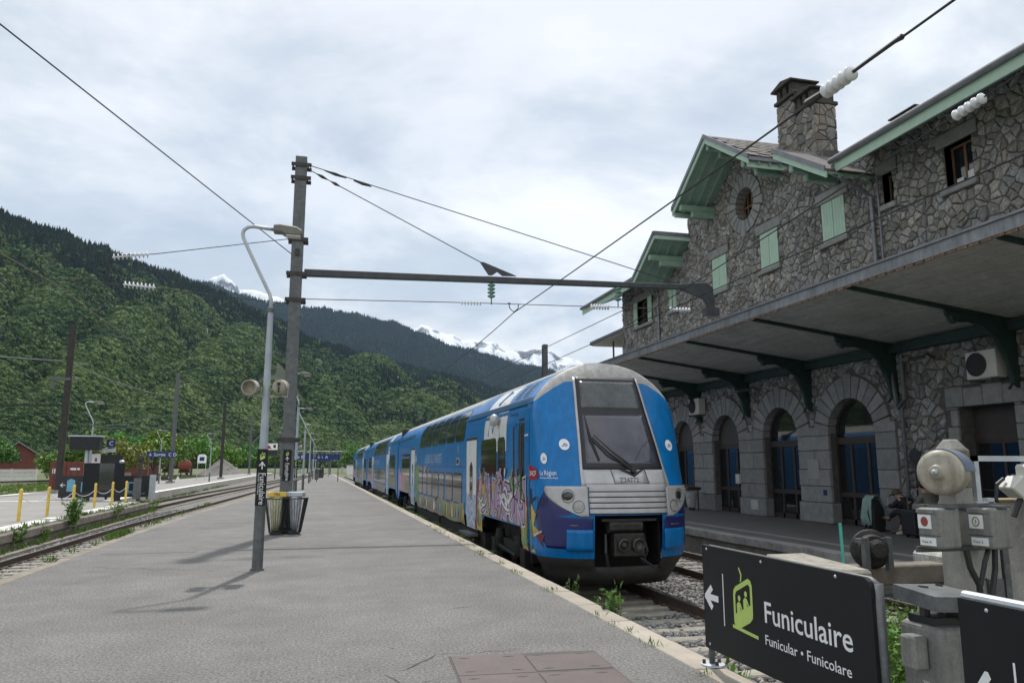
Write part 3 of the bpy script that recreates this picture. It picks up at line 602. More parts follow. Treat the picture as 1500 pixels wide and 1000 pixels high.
def npatch(name, zs, xl, xr, off, m, parent, nx=14, th=.02, smooth=True):
    b = MB()
    for z in zs:
        a, c = (xl(z) if callable(xl) else xl), (xr(z) if callable(xr) else xr); lim = nw(z) * .985; a = max(-lim, min(lim, a)); c = max(-lim, min(lim, c))
        for i in range(nx + 1): b.v.append(nose_n(a + (c - a) * i / nx, z, off))
    k = nx + 1; b.f += [(r * k + i, r * k + i + 1, (r + 1) * k + i + 1, (r + 1) * k + i) for r in range(len(zs) - 1) for i in range(nx)]
    o = b.build(name, m, parent, smooth=smooth)
    if th:
        sm_ = o.modifiers.new('thickness', 'SOLIDIFY'); sm_.thickness = th; sm_.offset = 0
    return o
lin = lambda a, b_, n: [a + (b_ - a) * i / n for i in range(n + 1)]
ss = [math.sin(-math.pi / 2 + math.pi * i / 56) for i in range(57)]
zbound = lambda s: 3.2 - .36 * max(0, (abs(s) - .72) / .28) ** 1.3        # where the blue flank ends and the grey crown begins
def nose_grid(zf, rows, m_, name, hole_=False):
    b = MB(); k = len(ss)
    for t in rows:
        for s in ss: z = zf(s, t); b.v.append(nose(s * nw(z), z))
    for r in range(len(rows) - 1):
        for i in range(k - 1):
            zc, xc = (b.v[r * k + i][2] + b.v[(r + 1) * k + i][2]) / 2, (b.v[r * k + i][0] + b.v[r * k + i + 1][0]) / 2
            if hole_ and abs(xc) < .64 and zc < .83: continue
            b.f.append((r * k + i, r * k + i + 1, (r + 1) * k + i + 1, (r + 1) * k + i))
    o = b.build(name, m_, car, smooth=True); bm_ = bmesh.new(); bm_.from_mesh(o.data); bmesh.ops.delete(bm_, geom=[v for v in bm_.verts if not v.link_faces], context='VERTS'); bm_.to_mesh(o.data); bm_.free(); return o
nose_grid(lambda s, t: .1 + (zbound(s) - .1) * t, lin(0, 1, 56), BLUE, 'nose', True); nose_grid(lambda s, t: zbound(s) + (3.6 - zbound(s)) * t, lin(0, 1, 18), ROOFG, 'nose_roof')
xw = lambda z: .745 - (z - 1.6) * .085            # half-width of the glazed centre
for s in (-1, 1):
    f0 = (lambda z: -xw(z) - .042) if s < 0 else (lambda z: xw(z) - .02); f1 = (lambda z: -xw(z) + .02) if s < 0 else (lambda z: xw(z) + .042)
    npatch('windscreen_pillar', lin(1.3, 3.28, 24), f0, f1, .008, SILVER, car, 3)
npatch('windscreen_frame', lin(1.58, 3.29, 26), lambda z: -xw(z), xw, .012, BLACK, car, 20)
ws = npatch('windscreen', lin(1.66, 2.56, 14), lambda z: -xw(z) + .075, lambda z: xw(z) - .075, .020, GLASSW, car, 20, .01)
npatch('upper_screen', lin(2.68, 3.2, 10), lambda z: -xw(z) + .07, lambda z: xw(z) - .07, .020, GLASSU, car, 18, .01)
npatch('front_panel', lin(1.325, 1.575, 5), -.76, .76, .012, SILVER, car, 20)
npatch('grille_backing', lin(.84, 1.32, 8), -.70, .70, .004, BLACK, car, 20)
for i in range(5):
    z0 = .85 + i * .092; npatch('grille_slat', [z0, z0 + .015, z0 + .06, z0 + .075], -.70, .70, .03 if i < 4 else .02, SILVER, car, 18, .03)
npatch('grille_rim', [1.285, 1.32], -.74, .74, .022, SILVER, car, 18)
b = MB(); b.box((-.17, -1.285, 1.345), (.33, -1.262, 1.56)); 
fp = npatch('number_plate', [1.335, 1.45, 1.57], -.26, .38, .024, SILVER, car, 6, .006)
bo = MB()
for p, q in (((-.27, 1.575), (-.24, 1.335)), ((.36, 1.575), (.39, 1.335)), ((-.24, 1.335), (.39, 1.335))): bo.beam(nose_n(p[0], p[1], .03), nose_n(q[0], q[1], .03), .007, .007)
bo.build('plate_outline', BLACK, car)
text('fleet_number', 'Z24772', .115, lambda x, y: nose_n(-.15 + x, 1.352 + y, .034), mat('number_grey', (.10, .10, .10), .6), fp, sx=1.0)
for s in (-1, 1):
    # silver headlamp surround, teardrop sweeping round the corner
    def zz_(lo): return None
    zsl = lin(.80, 1.30, 14)
    def outer(z, s=s): t = (z - .80) / .5; return s * (.72 + .60 * min(1, max(0.0, math.sin(min(1, t * 1.08 + .06) * math.pi / 2)) ** .75) * (1 if t < .97 else .985))
    if s < 0: hc = npatch('headlamp_surround', zsl, outer, lambda z: -.715, .014, SILVER, car, 16)
    else: hc = npatch('headlamp_surround', zsl, lambda z: .715, outer, .014, SILVER, car, 16)
    for (xx, z_, r_, gm) in ((1.02, 1.14, .105, mat('dark_lens', (.02, .02, .02), .12, spec=.8)), (.87, .965, .095, mat('lamp_lens', (.35, .35, .33), .2, spec=.8, var=.2, sc=30))):
        c0 = Vector(nose_n(s * xx, z_, .015)); n_ = (Vector(nose_n(s * xx, z_, .1)) - c0).normalized()
        m_ = MB(); m_.lathe([(r_ + .012, -.02), (r_ + .012, .016), (r_, .018), (r_ - .008, .004), (r_ - .01, .0)], n_, c0, 26); lamp = m_.build('headlamp', mat('lamp_rim', (.22, .22, .22), .35, .6), hc)
        m_ = MB(); m_.lathe([(r_ - .008, -.01), (r_ - .008, .004), (r_ * .6, .012), (.005, .016)], n_, c0, 26); m_.build('lens', gm, lamp, smooth=True)
    inn = lambda z, s=s: s * (.645 if z < .8 else 1.0)
    dk_out = lambda z, s=s: s * (1.27 + .138 * max(0.0, math.sin(math.pi * (z - .2) / 1.15)) ** .8)
    npatch('dark_blue_panel', lin(.26, 1.28, 20), *((dk_out, inn) if s < 0 else (inn, dk_out)), .004, DKBLUE, car, 20, .004)
    pb = (lambda z, s=s: s * 1.04, inn) if s < 0 else (inn, lambda z, s=s: s * 1.10)
    npatch('bumper_panel', lin(.24, .585, 6), pb[0], pb[1], .028, BLUE, car, 14, .035)
    hs = (lambda z: -1.0, lambda z: -.88) if s < 0 else (lambda z: .8, lambda z: 1.0)
    npatch('marker', [.64, .665], hs[0], hs[1], .012, mat('marker_grey', (.12, .11, .16), .5), car, 4, .004)
b = MB(); b.box((-.62, -1.06, -.1), (.62, -.25, .86)); b.f = [f for f in b.f]; bx = MB()
bx.box((-.66, -.5, -.15), (.66, -.42, .9)); bx.build('coupler_recess', UNDER, car)
for s in (-1, 1):
    m_ = MB(); m_.box((s * .66 - .02, -1.0, -.1), (s * .66 + .02, -.45, .86)); m_.build('recess_cheek', UNDER, car)
# valance below, with snow plough lip
b = MB(); zv = [.22, .1, -.05, -.06, -.2, -.38]; kk = len(ss)
for j, z in enumerate(zv):
    for s in ss: p = nose(s * nw(z) * .99, z); b.v.append((p[0], p[1] * (.98 if z > -.06 else (.94 if z > -.25 else .85)), z))
for r in range(len(zv) - 1):
    for i in range(kk - 1):
        if abs(ss[i]) * 1.4 < .64 and zv[r + 1] >= -.061: continue
        b.f.append((r * kk + i, r * kk + i + 1, (r + 1) * kk + i + 1, (r + 1) * kk + i))
vl = b.build('valance', TGREY, car, smooth=True); sm_ = vl.modifiers.new('thickness', 'SOLIDIFY'); sm_.thickness = .03; sm_.offset = -1
# coupler
cpb = MB(); cpb.box((-.30, -1.30, .14), (.26, -1.0, .52)); cpb.box((-.12, -1.05, .16), (.12, -.4, .42)); cpb.box((-.34, -1.26, .56), (.22, -1.0, .68))
cp_ = cpb.build('coupler', mat('coupler_steel', (.045, .042, .04), .5, .5, .4, 14), car, bevel=.02)
for dx, r_ in ((-.14, .11), (.12, .115)):
    m_ = MB(); m_.lathe([(r_, 0), (r_, .06), (r_ - .02, .07), (r_ - .045, .03), (.02, .03 + (.05 if dx < 0 else -.02))], (0, -1, 0), (dx, -1.30, .33), 20); m_.build('coupler_cone', mat('coupler_face', (.075, .07, .065), .45, .5, .4, 14), cp_)
m_ = MB(); m_.tube([(.15, -1.33, .12), (.42, -1.36, -.06)], .022, 6); m_.tube([(-.38, -1.1, .5), (-.42, -1.2, .2), (-.36, -1.15, -.02)], .03, 6); m_.tube([(.34, -1.0, .5), (.4, -1.05, .2), (.34, -1.0, 0)], .03, 6); m_.box((-.5, -1.25, .72), (.5, -1.1, .76)); m_.build('coupler_hose', BLACK, cp_)
m_ = MB(); m_.lathe([(.12, -.3), (.12, .3)], (1, 0, 0), (-.06, -1.14, .64), 16); m_.build('coupler_roll', DARKST, cp_)
# wipers
m_ = MB(); m_.tube([nose_n(.12, 1.56, .05), nose_n(-.25, 1.83, .08), nose_n(-.52, 2.12, .06)], [.03, .022, .014], 6); m_.tube([nose_n(.17, 1.57, .06), nose_n(-.2, 1.86, .09), nose_n(-.47, 2.16, .07)], [.022, .016, .01], 6)
m_.tube([nose_n(-.56, 2.52, .045), nose_n(-.53, 2.1, .055), nose_n(-.44, 1.72, .04)], [.008, .022, .018], 5); m_.lathe([(.05, 0), (.05, .05)], (0, -1, .3), nose_n(.14, 1.55, .04), 12); m_.build('wiper', BLACK, car)
m_ = MB(); m_.add([nose_n(-.13, 1.575, .030), nose_n(.14, 1.44, .030), nose_n(.36, 1.575, .030)], [(0, 1, 2)]); m_.build('wiper_cowl', BLACK, car)
m_ = MB(); m_.tube([nose_n(.22, 1.72, .03), nose_n(.42, 1.98, .03), nose_n(.6, 2.1, .03)], .006, 4); m_.build('crack_line', BLACK, car)
# round stickers, logo
for (xx, z_, r_) in ((-.98, 2.02, .10), (1.03, 2.02, .10), (-1.30, 1.78, .095)):
    m_ = MB(); m_.add([nose_n(xx + (a if abs(xx) < 1.2 else a * .42), z_ + c, .012) for a, c in ellipse(0, 0, r_ * (.85 if abs(xx) < 1.2 else 1), r_, 22)], [tuple(range(22))]); st = m_.build('round_sticker', WHITESIGN, car)
    q = .4 if abs(xx) > 1.2 else .85
    m_ = MB(); m_.add([nose_n(xx + a * r_ * q, z_ + c * r_, .018) for a, c in ((-.6, -.25), (-.35, -.25), (.0, .3), (.15, .05), (.3, .2), (.65, -.25), (.5, -.25), (.28, .02), (.14, -.1), (.0, .1), (-.18, -.25), (.5, -.25), (.5, -.32), (-.6, -.32))], [tuple(range(14))]); m_.build('sticker_mark', LB, st)
sn = MB(); sn.add([nose_n(-1.427 + u, z_, .012) for u, z_ in ((.004, 1.40), (.038, 1.42), (.034, 1.60), (.012, 1.655), (.002, 1.62))], [tuple(range(5))])
snb = MB()
def cs(u, z_, off):      # u metres round the corner from the cab seam, on the nose flank
    s = 1 - .0; x_ = -nw(z_) * math.cos(min(1.5, u * 1.05)) ** (2 / 2.6); p = Vector(nose(x_, z_)); n_ = Vector((-math.cos(u * .95), -math.sin(u * .95), 0)); return tuple(p + n_ * off)
lg = MB(); lg.add([cs(u, z_, .012) for u, z_ in ((.01, 1.39), (.24, 1.41), (.30, 1.47), (.28, 1.58), (.18, 1.64), (.01, 1.67))], [tuple(range(6))]); lo = lg.build('operator_logo', SNCFR, car)
text('logo_lettering', 'SNCF', .125, lambda x, y: cs(.035 + x, 1.475 + y, .017), WHITESIGN, lo, shear=.15, sx=.68)
text('region_lettering', 'La Région', .12, lambda x, y: cs(.34 + x, 1.49 + y, .012), WHITESIGN, car, sx=.72)
text('region_lettering', 'Auvergne-Rhône-Alpes', .045, lambda x, y: cs(.34 + x, 1.43 + y, .012), WHITESIGN, car, sx=.85)
# graffiti wrapping on to the nose flank
for k_, (P, off) in (('yellow', ([(.0, .13), (.16, .13), (.12, .4), (.3, .5), (.14, .62), (.2, .8), (.05, 1.0), (0, 1.15)], .010)), ('green', ([(.0, .13), (.06, .2), (.09, .6), (.05, .9), (0, .9)], .012)), ('maroon', ([(.14, .42), (.33, .5), (.42, .46), (.36, .34), (.4, .24), (.28, .36), (.2, .44)], .013)), ('white', ([(.16, .46), (.34, .54), (.36, .515), (.18, .42)], .014)), ('black', ([(.02, 1.25), (.06, 1.25), (.07, 1.05), (.2, 1.12), (.2, 1.08), (.06, .98), (.05, .7), (.03, .7)], .013))):
    m_ = MB(); m_.add([cs(u, z_, off) for u, z_ in P], [tuple(range(len(P)))]); m_.build('graffiti', GP[k_], car)
for i in range(4):
    m_ = MB(); u = .24 + i * .07; m_.add([cs(u, 1.12 - i * .01, .012), cs(u + .014, 1.12 - i * .01, .012), cs(u + .03, .9 + i * .03, .012), cs(u + .018, .9 + i * .03, .012)], [(0, 1, 2, 3)]); m_.build('graffiti', GP['black'], car)
# --- following cars
def coach(label, y0, ln):
    c = thing('train_car', label, 'train car', (TX, y0, 0), group=None)
    sh = body_shell('body', 0, ln, 0, BLUE, c, cuts=((.6, 4.2, .52), (ln - 4.2, ln - .6, .52))); sh.build('body', BLUE, c)
    roof_skin(c, .05, ln - .05, 3.24, ROOFG, .006); common(c, 0, ln)
    for (a, cc, z0, z1) in ((4.3, 5.0, 1.95, 2.79), (4.2, 5.4, 2.94, 3.3)): panel(a, cc, z0, z1, .003, TWHITE, 'white_panel', c, 5, th=.002)
    decal('white_panel', [(ln - 6.2, 3.1), (ln - 7.0, 3.1), (ln - 7.2, 2.5), (ln - 7.1, 1.9), (ln - 6.8, 1.75), (ln - 6.6, 2.2)], .0035, TWHITE, c)
    window(c, 1.4, 4.0, 1.1, 2.2, .1); door(c, 4.75, 6.0)
    n = 6; d_ = (ln - 13.6) / n
    for i in range(n): window(c, 6.6 + i * d_, 6.6 + (i + .94) * d_, 2.3, 3.14, .14, 'upper_window'); window(c, 6.6 + i * d_, 6.6 + (i + .9) * d_, .64, 1.46, .1, 'lower_window')
    door(c, ln - 6.3, ln - 5.1); window(c, ln - 4.5, ln - 1.6, 1.1, 2.2, .1)
    text('slogan', FX, .4, lambda x, y: side(ln - 8 - x, 1.74 + y, .006), MATS['slogan_white'], c, sx=.55)
    for (a, cc, z1, k_) in ((.7, 4.4, 1.3, 'ochre'), (ln - 4.6, ln - .5, 1.2, 'peach'), (6.4, 13.5, .6, 'grey'), (ln - 9, ln - 6.6, .6, 'lilac')):
        zl = .56 if k_ in ('ochre', 'peach') else .14
        decal('graffiti', wavy([(a, zl), (cc, zl), (cc - .1, z1), ((a + cc) / 2, z1 + .1), (a + .1, z1 - .1)], .06, 7), .0035, GP[k_], c)
    bogie(c, 2.4); bogie(c, ln - 2.4)
    b = MB(); b.box((-1.3, 4.5, -.3), (1.3, ln - 4.5, .1)); b.box((-1.0, .2, .1), (1.0, ln - .2, .5)); b.build('underframe', UNDER, c)
    b = MB(); b.box((-1.25, -.4, .2), (1.25, .01, 3.35)); b.build('gangway_bellows', BLACK, c)
    return c
coach('blue double-deck coach coupled between the cab car and the rear coach', TY0 + CL + .4, 22.4)
coach('blue double-deck rear coach farthest along the train from its cab', TY0 + CL + 23.2, 22.4)
# ---------------------------------------------------------------- station building (facade faces the tracks, -X)
XF = 15.4
bd = thing('station_building', 'grey rubble stone station building with mint green shutters and gabled roof', 'building', (XF, 24.5, BZ))
O = Vector((XF, 24.5, BZ))
def Wb(y, z, d=0.0): return (XF - d, y, z)           # a point on the facade, d metres proud
def bbox(y0, y1, z0, z1, d0, d1): m = MB(); m.box((XF - d1, y0, z0), (XF - d0, y1, z1)); return m
YL, YR, ZC, ZE = 36.6, 2.0, 5.75, 10.95                # left end, right end, canopy line, eaves
ARCH = [(19.45, 1.02), (23.05, 1.0), (26.65, .98), (30.2, .95)]   # centre, inner radius
ASP, ATOP = 2.62, 3.64
RECT = [(26.05, 27.15, 8.6, 9.95), (22.55, 23.65, 8.6, 9.95), (19.05, 20.15, 8.6, 9.9), (17.02, 17.42, 8.95, 9.85), (14.35, 15.2, 8.62, 9.75), (10.4, 11.5, 8.62, 9.9), (32.9, 35.0, 8.55, 9.75), (30.35, 31.1, 8.6, 9.75)]
DOOR = [(13.9, 15.5, BZ, 3.08)]
OC = (24.5, 11.45, .62, 1.12)                            # oculus centre y, z, inner and outer radius
def topz(y):                                             # top of the walling
    a = abs(y - 24.5)
    if a < 2.9: return 14.0 - a * .68 - .12
    if y > 24.5 and y < 29.1: return 12.55
    if y > 19.9 and y < 24.5: return 11.75
    return ZE
# backing wall: cells between openings
ycut = sorted(set([YR, YL, 19.9, 29.1] + [c for a, b_, _, _ in RECT + DOOR for c in (a, b_)] + [c for a, r in ARCH for c in (a - r, a + r)]))
hole = lambda y, z: any(a < y < b_ and c < z < d for a, b_, c, d in RECT + DOOR) or any(abs(y - a) < r and z < ATOP for a, r in ARCH)
zcut = sorted(set([BZ, ZE, ATOP] + [c for _, _, a, b_ in RECT + DOOR for c in (a, b_)]))
m = MB()
for y0, y1 in zip(ycut, ycut[1:]):
    run = None
    for z0, z1 in zip(zcut, zcut[1:]):
        if not hole((y0 + y1) / 2, (z0 + z1) / 2): run = (run[0], z1) if run else (z0, z1)
        else:
            if run: m.box((XF + .004, y0, run[0]), (XF + .62, y1, run[1])); run = None
    if run: m.box((XF + .004, y0, run[0]), (XF + .62, y1, run[1]))
m.build('wall_core', MORTAR, bd, world=True)
# gable core with a round opening
m = MB(); outl = [(29.1, ZE), (29.1, 12.5), (27.3, 12.1), (24.5, 13.85), (21.7, 12.0), (21.7, 11.7), (19.9, 11.7), (19.9, ZE)]
ring = [(OC[0] + .8 * math.cos(a), OC[1] + .8 * math.sin(a)) for a in [2 * math.pi * i / 32 for i in range(32)]]
bm = bmesh.new(); vo = [bm.verts.new((XF + .004, y, z)) for y, z in outl]; vr = [bm.verts.new((XF + .004, y, z)) for y, z in ring]
ed = [bm.edges.new((vo[i], vo[(i + 1) % len(vo)])) for i in range(len(vo))] + [bm.edges.new((vr[i], vr[(i + 1) % 32])) for i in range(32)]
bmesh.ops.triangle_fill(bm, use_beauty=True, use_dissolve=False, edges=ed)
bm.verts.index_update(); m = MB(); m.add([v.co for v in bm.verts], [tuple(v.index for v in f.verts) for f in bm.faces if not (abs((sum(v.co.y for v in f.verts) / len(f.verts)) - OC[0]) < .5 and abs(sum(v.co.z for v in f.verts) / len(f.verts) - OC[1]) < .5)]); bm.free()
m.build('gable_core', MORTAR, bd, world=True)
m = MB(); m.add([(XF + .62, y, z) for y, z in outl], [tuple(range(len(outl)))])
for (y0, z0), (y1, z1) in zip(outl, outl[1:]): m.add([(XF + .005, y0, z0), (XF + .62, y0, z0), (XF + .62, y1, z1), (XF + .005, y1, z1)], [(0, 1, 2, 3)])
m.build('gable_back', MORTAR, bd, world=True)
m = MB(); m.box((XF + .63, YR, BZ), (XF + 9, YR + .3, ZE)); m.box((XF + .63, YL - .5, BZ), (XF + 9, YL - .01, ZE)); m.box((XF + 8.7, YR + .3, BZ), (XF + 9, YL - .5, ZE)); m.build('outer_walls', STONE, bd, world=True, tone=np.ones((24, 4)))
m = MB(); m.box((XF + 3.0, YR + .3, BZ), (XF + 3.1, YL - .6, ZE - .2)); m.box((XF + .63, YR + .3, 5.4), (XF + 8.6, YL - .6, 5.6)); m.build('interior_wall', INTER, bd, world=True)
# ---- rubble masonry: irregular stones between the dressings
def clip(poly, nx, ny, c):
    out_ = []; n = len(poly)
    for i in range(n):
        p, q = poly[i], poly[(i + 1) % n]; dp, dq = nx * p[0] + ny * p[1] - c, nx * q[0] + ny * q[1] - c
        if dp <= 0: out_.append(p)
        if dp * dq < 0: t = dp / (dp - dq); out_.append((p[0] + (q[0] - p[0]) * t, p[1] + (q[1] - p[1]) * t))
    return out_
def rubble(y0, y1, z0, z1, sp, keep, stretch=1.0):
    """convex stones filling y0..y1, z0..z1; keep(y, z, poly) clips or drops a stone"""
    ny_, nz_ = int((y1 - y0) / (sp * stretch)), int((z1 - z0) / sp); S = {}
    for i in range(-1, ny_ + 1):
        for j in range(-1, nz_ + 1):
            if random.random() < .15: continue                     # a missing seed lets its neighbours grow
            S[(i, j)] = [(y0 + (i + .5 + .5 * (j % 2) + random.uniform(-.46, .46)) * sp * stretch, z0 + (j + .5 + random.uniform(-.46, .46)) * sp) for _ in range(2 if random.random() < .28 else 1)]
    res = []
    for (i, j), (a, b_) in [(k_, q_) for k_, l_ in S.items() for q_ in l_]:
        P = [(a - 1.7 * sp * stretch, b_ - 1.7 * sp), (a + 1.7 * sp * stretch, b_ - 1.7 * sp), (a + 1.7 * sp * stretch, b_ + 1.7 * sp), (a - 1.7 * sp * stretch, b_ + 1.7 * sp)]
        for di in range(-3, 4):
            for dj in range(-3, 4):
                for q in S.get((i + di, j + dj), ()):
                    if not P: break
                    nx, ny = q[0] - a, q[1] - b_; l = math.hypot(nx, ny)
                    if l < 1e-6: continue
                    nx /= l; ny /= l; P = clip(P, nx, ny, nx * (a + q[0]) / 2 + ny * (b_ + q[1]) / 2 - .007)
        if len(P) < 3: continue
        P = clip(P, -1, 0, -y0); P = clip(P, 1, 0, y1) if P else P; P = clip(P, 0, -1, -z0) if P else P; P = clip(P, 0, 1, z1) if P else P
        if len(P) < 3: continue
        P = keep(a, b_, P)
        if P and len(P) >= 3:
            ar = abs(sum(P[k][0] * P[(k + 1) % len(P)][1] - P[(k + 1) % len(P)][0] * P[k][1] for k in range(len(P)))) / 2
            if ar > .003: res.append((P, ar))
    return res
def out_rect(P, y, z, r, g=.02):
    a, b_, c, d = r; e = [(a - y, -1, 0), (y - b_, 1, 0), (c - z, 0, -1), (z - d, 0, 1)]; k = max(e)
    if k[0] < 0: return None
    return clip(P, 1, 0, a - g) if k[1] == -1 else clip(P, -1, 0, -(b_ + g)) if k[1] == 1 else clip(P, 0, 1, c - g) if k[2] == -1 else clip(P, 0, -1, -(d + g))
def out_circ(P, y, z, c, g=.02):
    dy, dz = y - c[0], z - c[1]; l = math.hypot(dy, dz)
    if l < c[2]: return None
    return clip(P, -dy / l, -dz / l, -((dy * c[0] + dz * c[1]) / l + c[2] + g))
BLK = []                                                # (y0, y1, z0, z1) of dressed stones standing in the rubble
for a, b_, c, d in RECT: BLK += [(a - .22, b_ + .22, d, d + .36), (a - .14, b_ + .14, c - .17, c), (a, b_, c, d)]
for yb, wb in ((26.6, 1.5), (23.1, 1.5), (19.6, 1.5), (15.0, 2.1), (31.6, 1.4), (34.0, 1.3), (11, 2)): BLK.append((yb - wb / 2, yb + wb / 2, 6.65, 7.05))
PIERS = [(17.62, 18.42), (20.48, 22.04), (24.06, 25.66), (27.64, 29.24), (31.16, 32.0)]
def keep_up(y, z, P):
    if z > topz(y) + .15: return None
    for r in BLK:
        P = out_rect(P, y, z, r, .012)
        if not P or len(P) < 3: return None
    P = out_circ(P, y, z, (OC[0], OC[1], OC[3]))
    if not P or len(P) < 3: return None
    a = abs(y - 24.5)
    if a < 2.9: q = 1 if y > 24.5 else -1; l = math.hypot(.68, 1); P = clip(P, .68 * q / l, 1 / l, (13.85 + .68 * q * 24.5) / l)
    else: P = clip(P, 0, 1, topz(y))
    if z > ZE + .0:
        P = clip(P, 1, 0, 29.1) if P else P; P = clip(P, -1, 0, -19.9) if P else P
    return P
def keep_low(y, z, P):
    for a, r in ARCH:
        if z < ASP:
            P = out_rect(P, y, z, (a - r - .1, a + r + .1, BZ - 1, ASP)) if P else P
        else: P = out_circ(P, y, z, (a, ASP, r + .68)) if P else P
        if not P or len(P) < 3: return None
    for a, b_ in PIERS:
        P = out_rect(P, y, z, (a, b_, BZ - 1, ASP + .25)) if P else P
        if not P or len(P) < 3: return None
    for a, b_, c, d in DOOR:
        P = out_rect(P, y, z, (a - .35, b_ + .4, BZ - 1, d + .5)) if P else P
        if not P or len(P) < 3: return None
    return P
ST = [s for s in rubble(YR + 6, YL, ZC - .55, 14.0, .225, keep_up, 1.15)] + rubble(YR + 6, YL, BZ, 4.9, .25, keep_low, 1.1)
def roughen(P):
    out_ = []
    for p, q in zip(P, P[1:] + P[:1]):
        l = math.hypot(q[0] - p[0], q[1] - p[1]); out_.append(p)
        if l > .1:
            t = random.uniform(.3, .7); o_ = random.uniform(-.004, .016); out_.append((p[0] + (q[0] - p[0]) * t + (q[1] - p[1]) / l * -o_, p[1] + (q[1] - p[1]) * t + (q[0] - p[0]) / l * o_))
    return out_
def stone_geo(P):
    P = roughen(P); n = len(P); cy, cz = sum(p[0] for p in P) / n, sum(p[1] for p in P) / n; h = random.uniform(.018, .06); ty, tz = random.uniform(-.06, .06), random.uniform(-.06, .06)
    v = [Wb(y, z, -.01) for y, z in P]; q = .90
    v += [Wb(cy + (y - cy) * q, cz + (z - cz) * q, h + (y - cy) * ty + (z - cz) * tz + random.uniform(-.008, .008)) for y, z in P]
    q = .45; v += [Wb(cy + (y - cy) * q + random.uniform(-.02, .02), cz + (z - cz) * q, h + .012 + random.uniform(-.014, .02)) for y, z in P]
    f = [(i, (i + 1) % n, n + (i + 1) % n, n + i) for i in range(n)] + [(n + i, n + (i + 1) % n, 2 * n + (i + 1) % n, 2 * n + i) for i in range(n)] + [tuple(range(2 * n, 3 * n))]
    return v, f
def stone_tone():
    t = random.choice([.68, .8, .9, 1.0, 1.06, 1.15, 1.28]) * random.uniform(.9, 1.1); w = random.choice([.97, 1.0, 1.01, 1.03, 1.06, 1.0]); return (t * w, t, t / w ** 1.3, 1)
px = lambda s: s[1] / ((XF ** 2 + (sum(p[0] for p in s[0]) / len(s[0])) ** 2))
ST.sort(key=px, reverse=True)
vis = [s for s in ST if sum(p[0] for p in s[0]) / len(s[0]) > 12.3]
near = set(id(s) for s in vis[:300]); rest = MB(); tones = []
for s in ST:
    v, f = stone_geo(s[0]); t = stone_tone()
    if id(s) in near:
        mm = MB(); mm.add(v, f); c = [sum(q[k] for q in v) / len(v) for k in range(3)]; mm.v = [(q[0] - c[0], q[1] - c[1], q[2] - c[2]) for q in mm.v]
        mm.build('stone', STONE, bd, tone=[t] * len(v), loc=tuple(Vector(c) - O))
    else: rest.add(v, f); tones += [t] * len(v)
rest.build('rubble_masonry', STONE, bd, world=True, tone=tones, kind='stuff')
# ---- dressed stone
def block(y0, y1, z0, z1, d, name='ashlar_block', m_=GRAN, bev=.018, back=.0): return bbox(y0 + .006, y1 - .006, z0 + .006, z1 - .006, -back, d).build(name, m_, bd, world=True, bevel=bev)
for r in BLK:
    if r[:4] not in RECT: block(*r, .07 if r[3] - r[2] > .2 else .13, 'lintel' if r[3] - r[2] > .3 and r[2] > 8 else 'sill' if r[2] > 8 else 'string_block')
for (a, b_) in PIERS:
    zz0 = BZ; k = 0
    while zz0 < ASP + .2:
        h = [.62, .5, .52, .58, .46, .5][k % 6]; h = min(h, ASP + .25 - zz0)
        if b_ - a > 1.2 and k % 2: mdl = a + (b_ - a) * random.uniform(.4, .6); block(a, mdl, zz0, zz0 + h, .07 + random.uniform(0, .02), back=.3); block(mdl, b_, zz0, zz0 + h, .07 + random.uniform(0, .02), back=.3)
        else: block(a - (.05 if k == 0 else 0), b_ + (.05 if k == 0 else 0), zz0, zz0 + h, .08 + (.04 if k == 0 else random.uniform(0, .02)), back=.3)
        zz0 += h; k += 1
for a, r in ARCH:
    n = 13
    for i in range(n):
        a0, a1 = math.pi * i / n + .012, math.pi * (i + 1) / n - .012; ro = r + (.66 if i != n // 2 else .74); poly = arc(a, ASP, r, a0, a1, 3) + arc(a, ASP, ro, a1, a0, 3)
        mm = MB(); mm.prism(poly, -.32, .085 + random.uniform(0, .012), lambda y, z, d: Wb(y, z, d)); mm.build('voussoir', GRAN, bd, world=True, bevel=.014)
n = 20
for i in range(n):
    a0, a1 = 2 * math.pi * i / n + .018, 2 * math.pi * (i + 1) / n - .018; ro = OC[3] + (.0 if i % 5 else .12)
    poly = arc(OC[0], OC[1], OC[2], a0, a1, 2) + arc(OC[0], OC[1], ro, a1, a0, 2); mm = MB(); mm.prism(poly, -.3, .07 + random.uniform(0, .015), lambda y, z, d: Wb(y, z, d)); mm.build('oculus_stone', GRAN, bd, world=True, bevel=.012)
for a, b_, c, d in DOOR:                                 # quoins and flat lintel round the square doorway
    zz0 = BZ; k = 0
    while zz0 < d - .05:
        h = min(.36 + .06 * (k % 2), d - zz0); block(a - (.3 if k % 2 else .2), a, zz0, zz0 + h, .07, back=.3); block(b_, b_ + (.22 if k % 2 else .34), zz0, zz0 + h, .07, back=.3); zz0 += h; k += 1
    for i in range(4): block(a - .3 + i * .56, a - .3 + (i + 1) * .56, d, d + .46 + .05 * (i % 2), .08, back=.3)
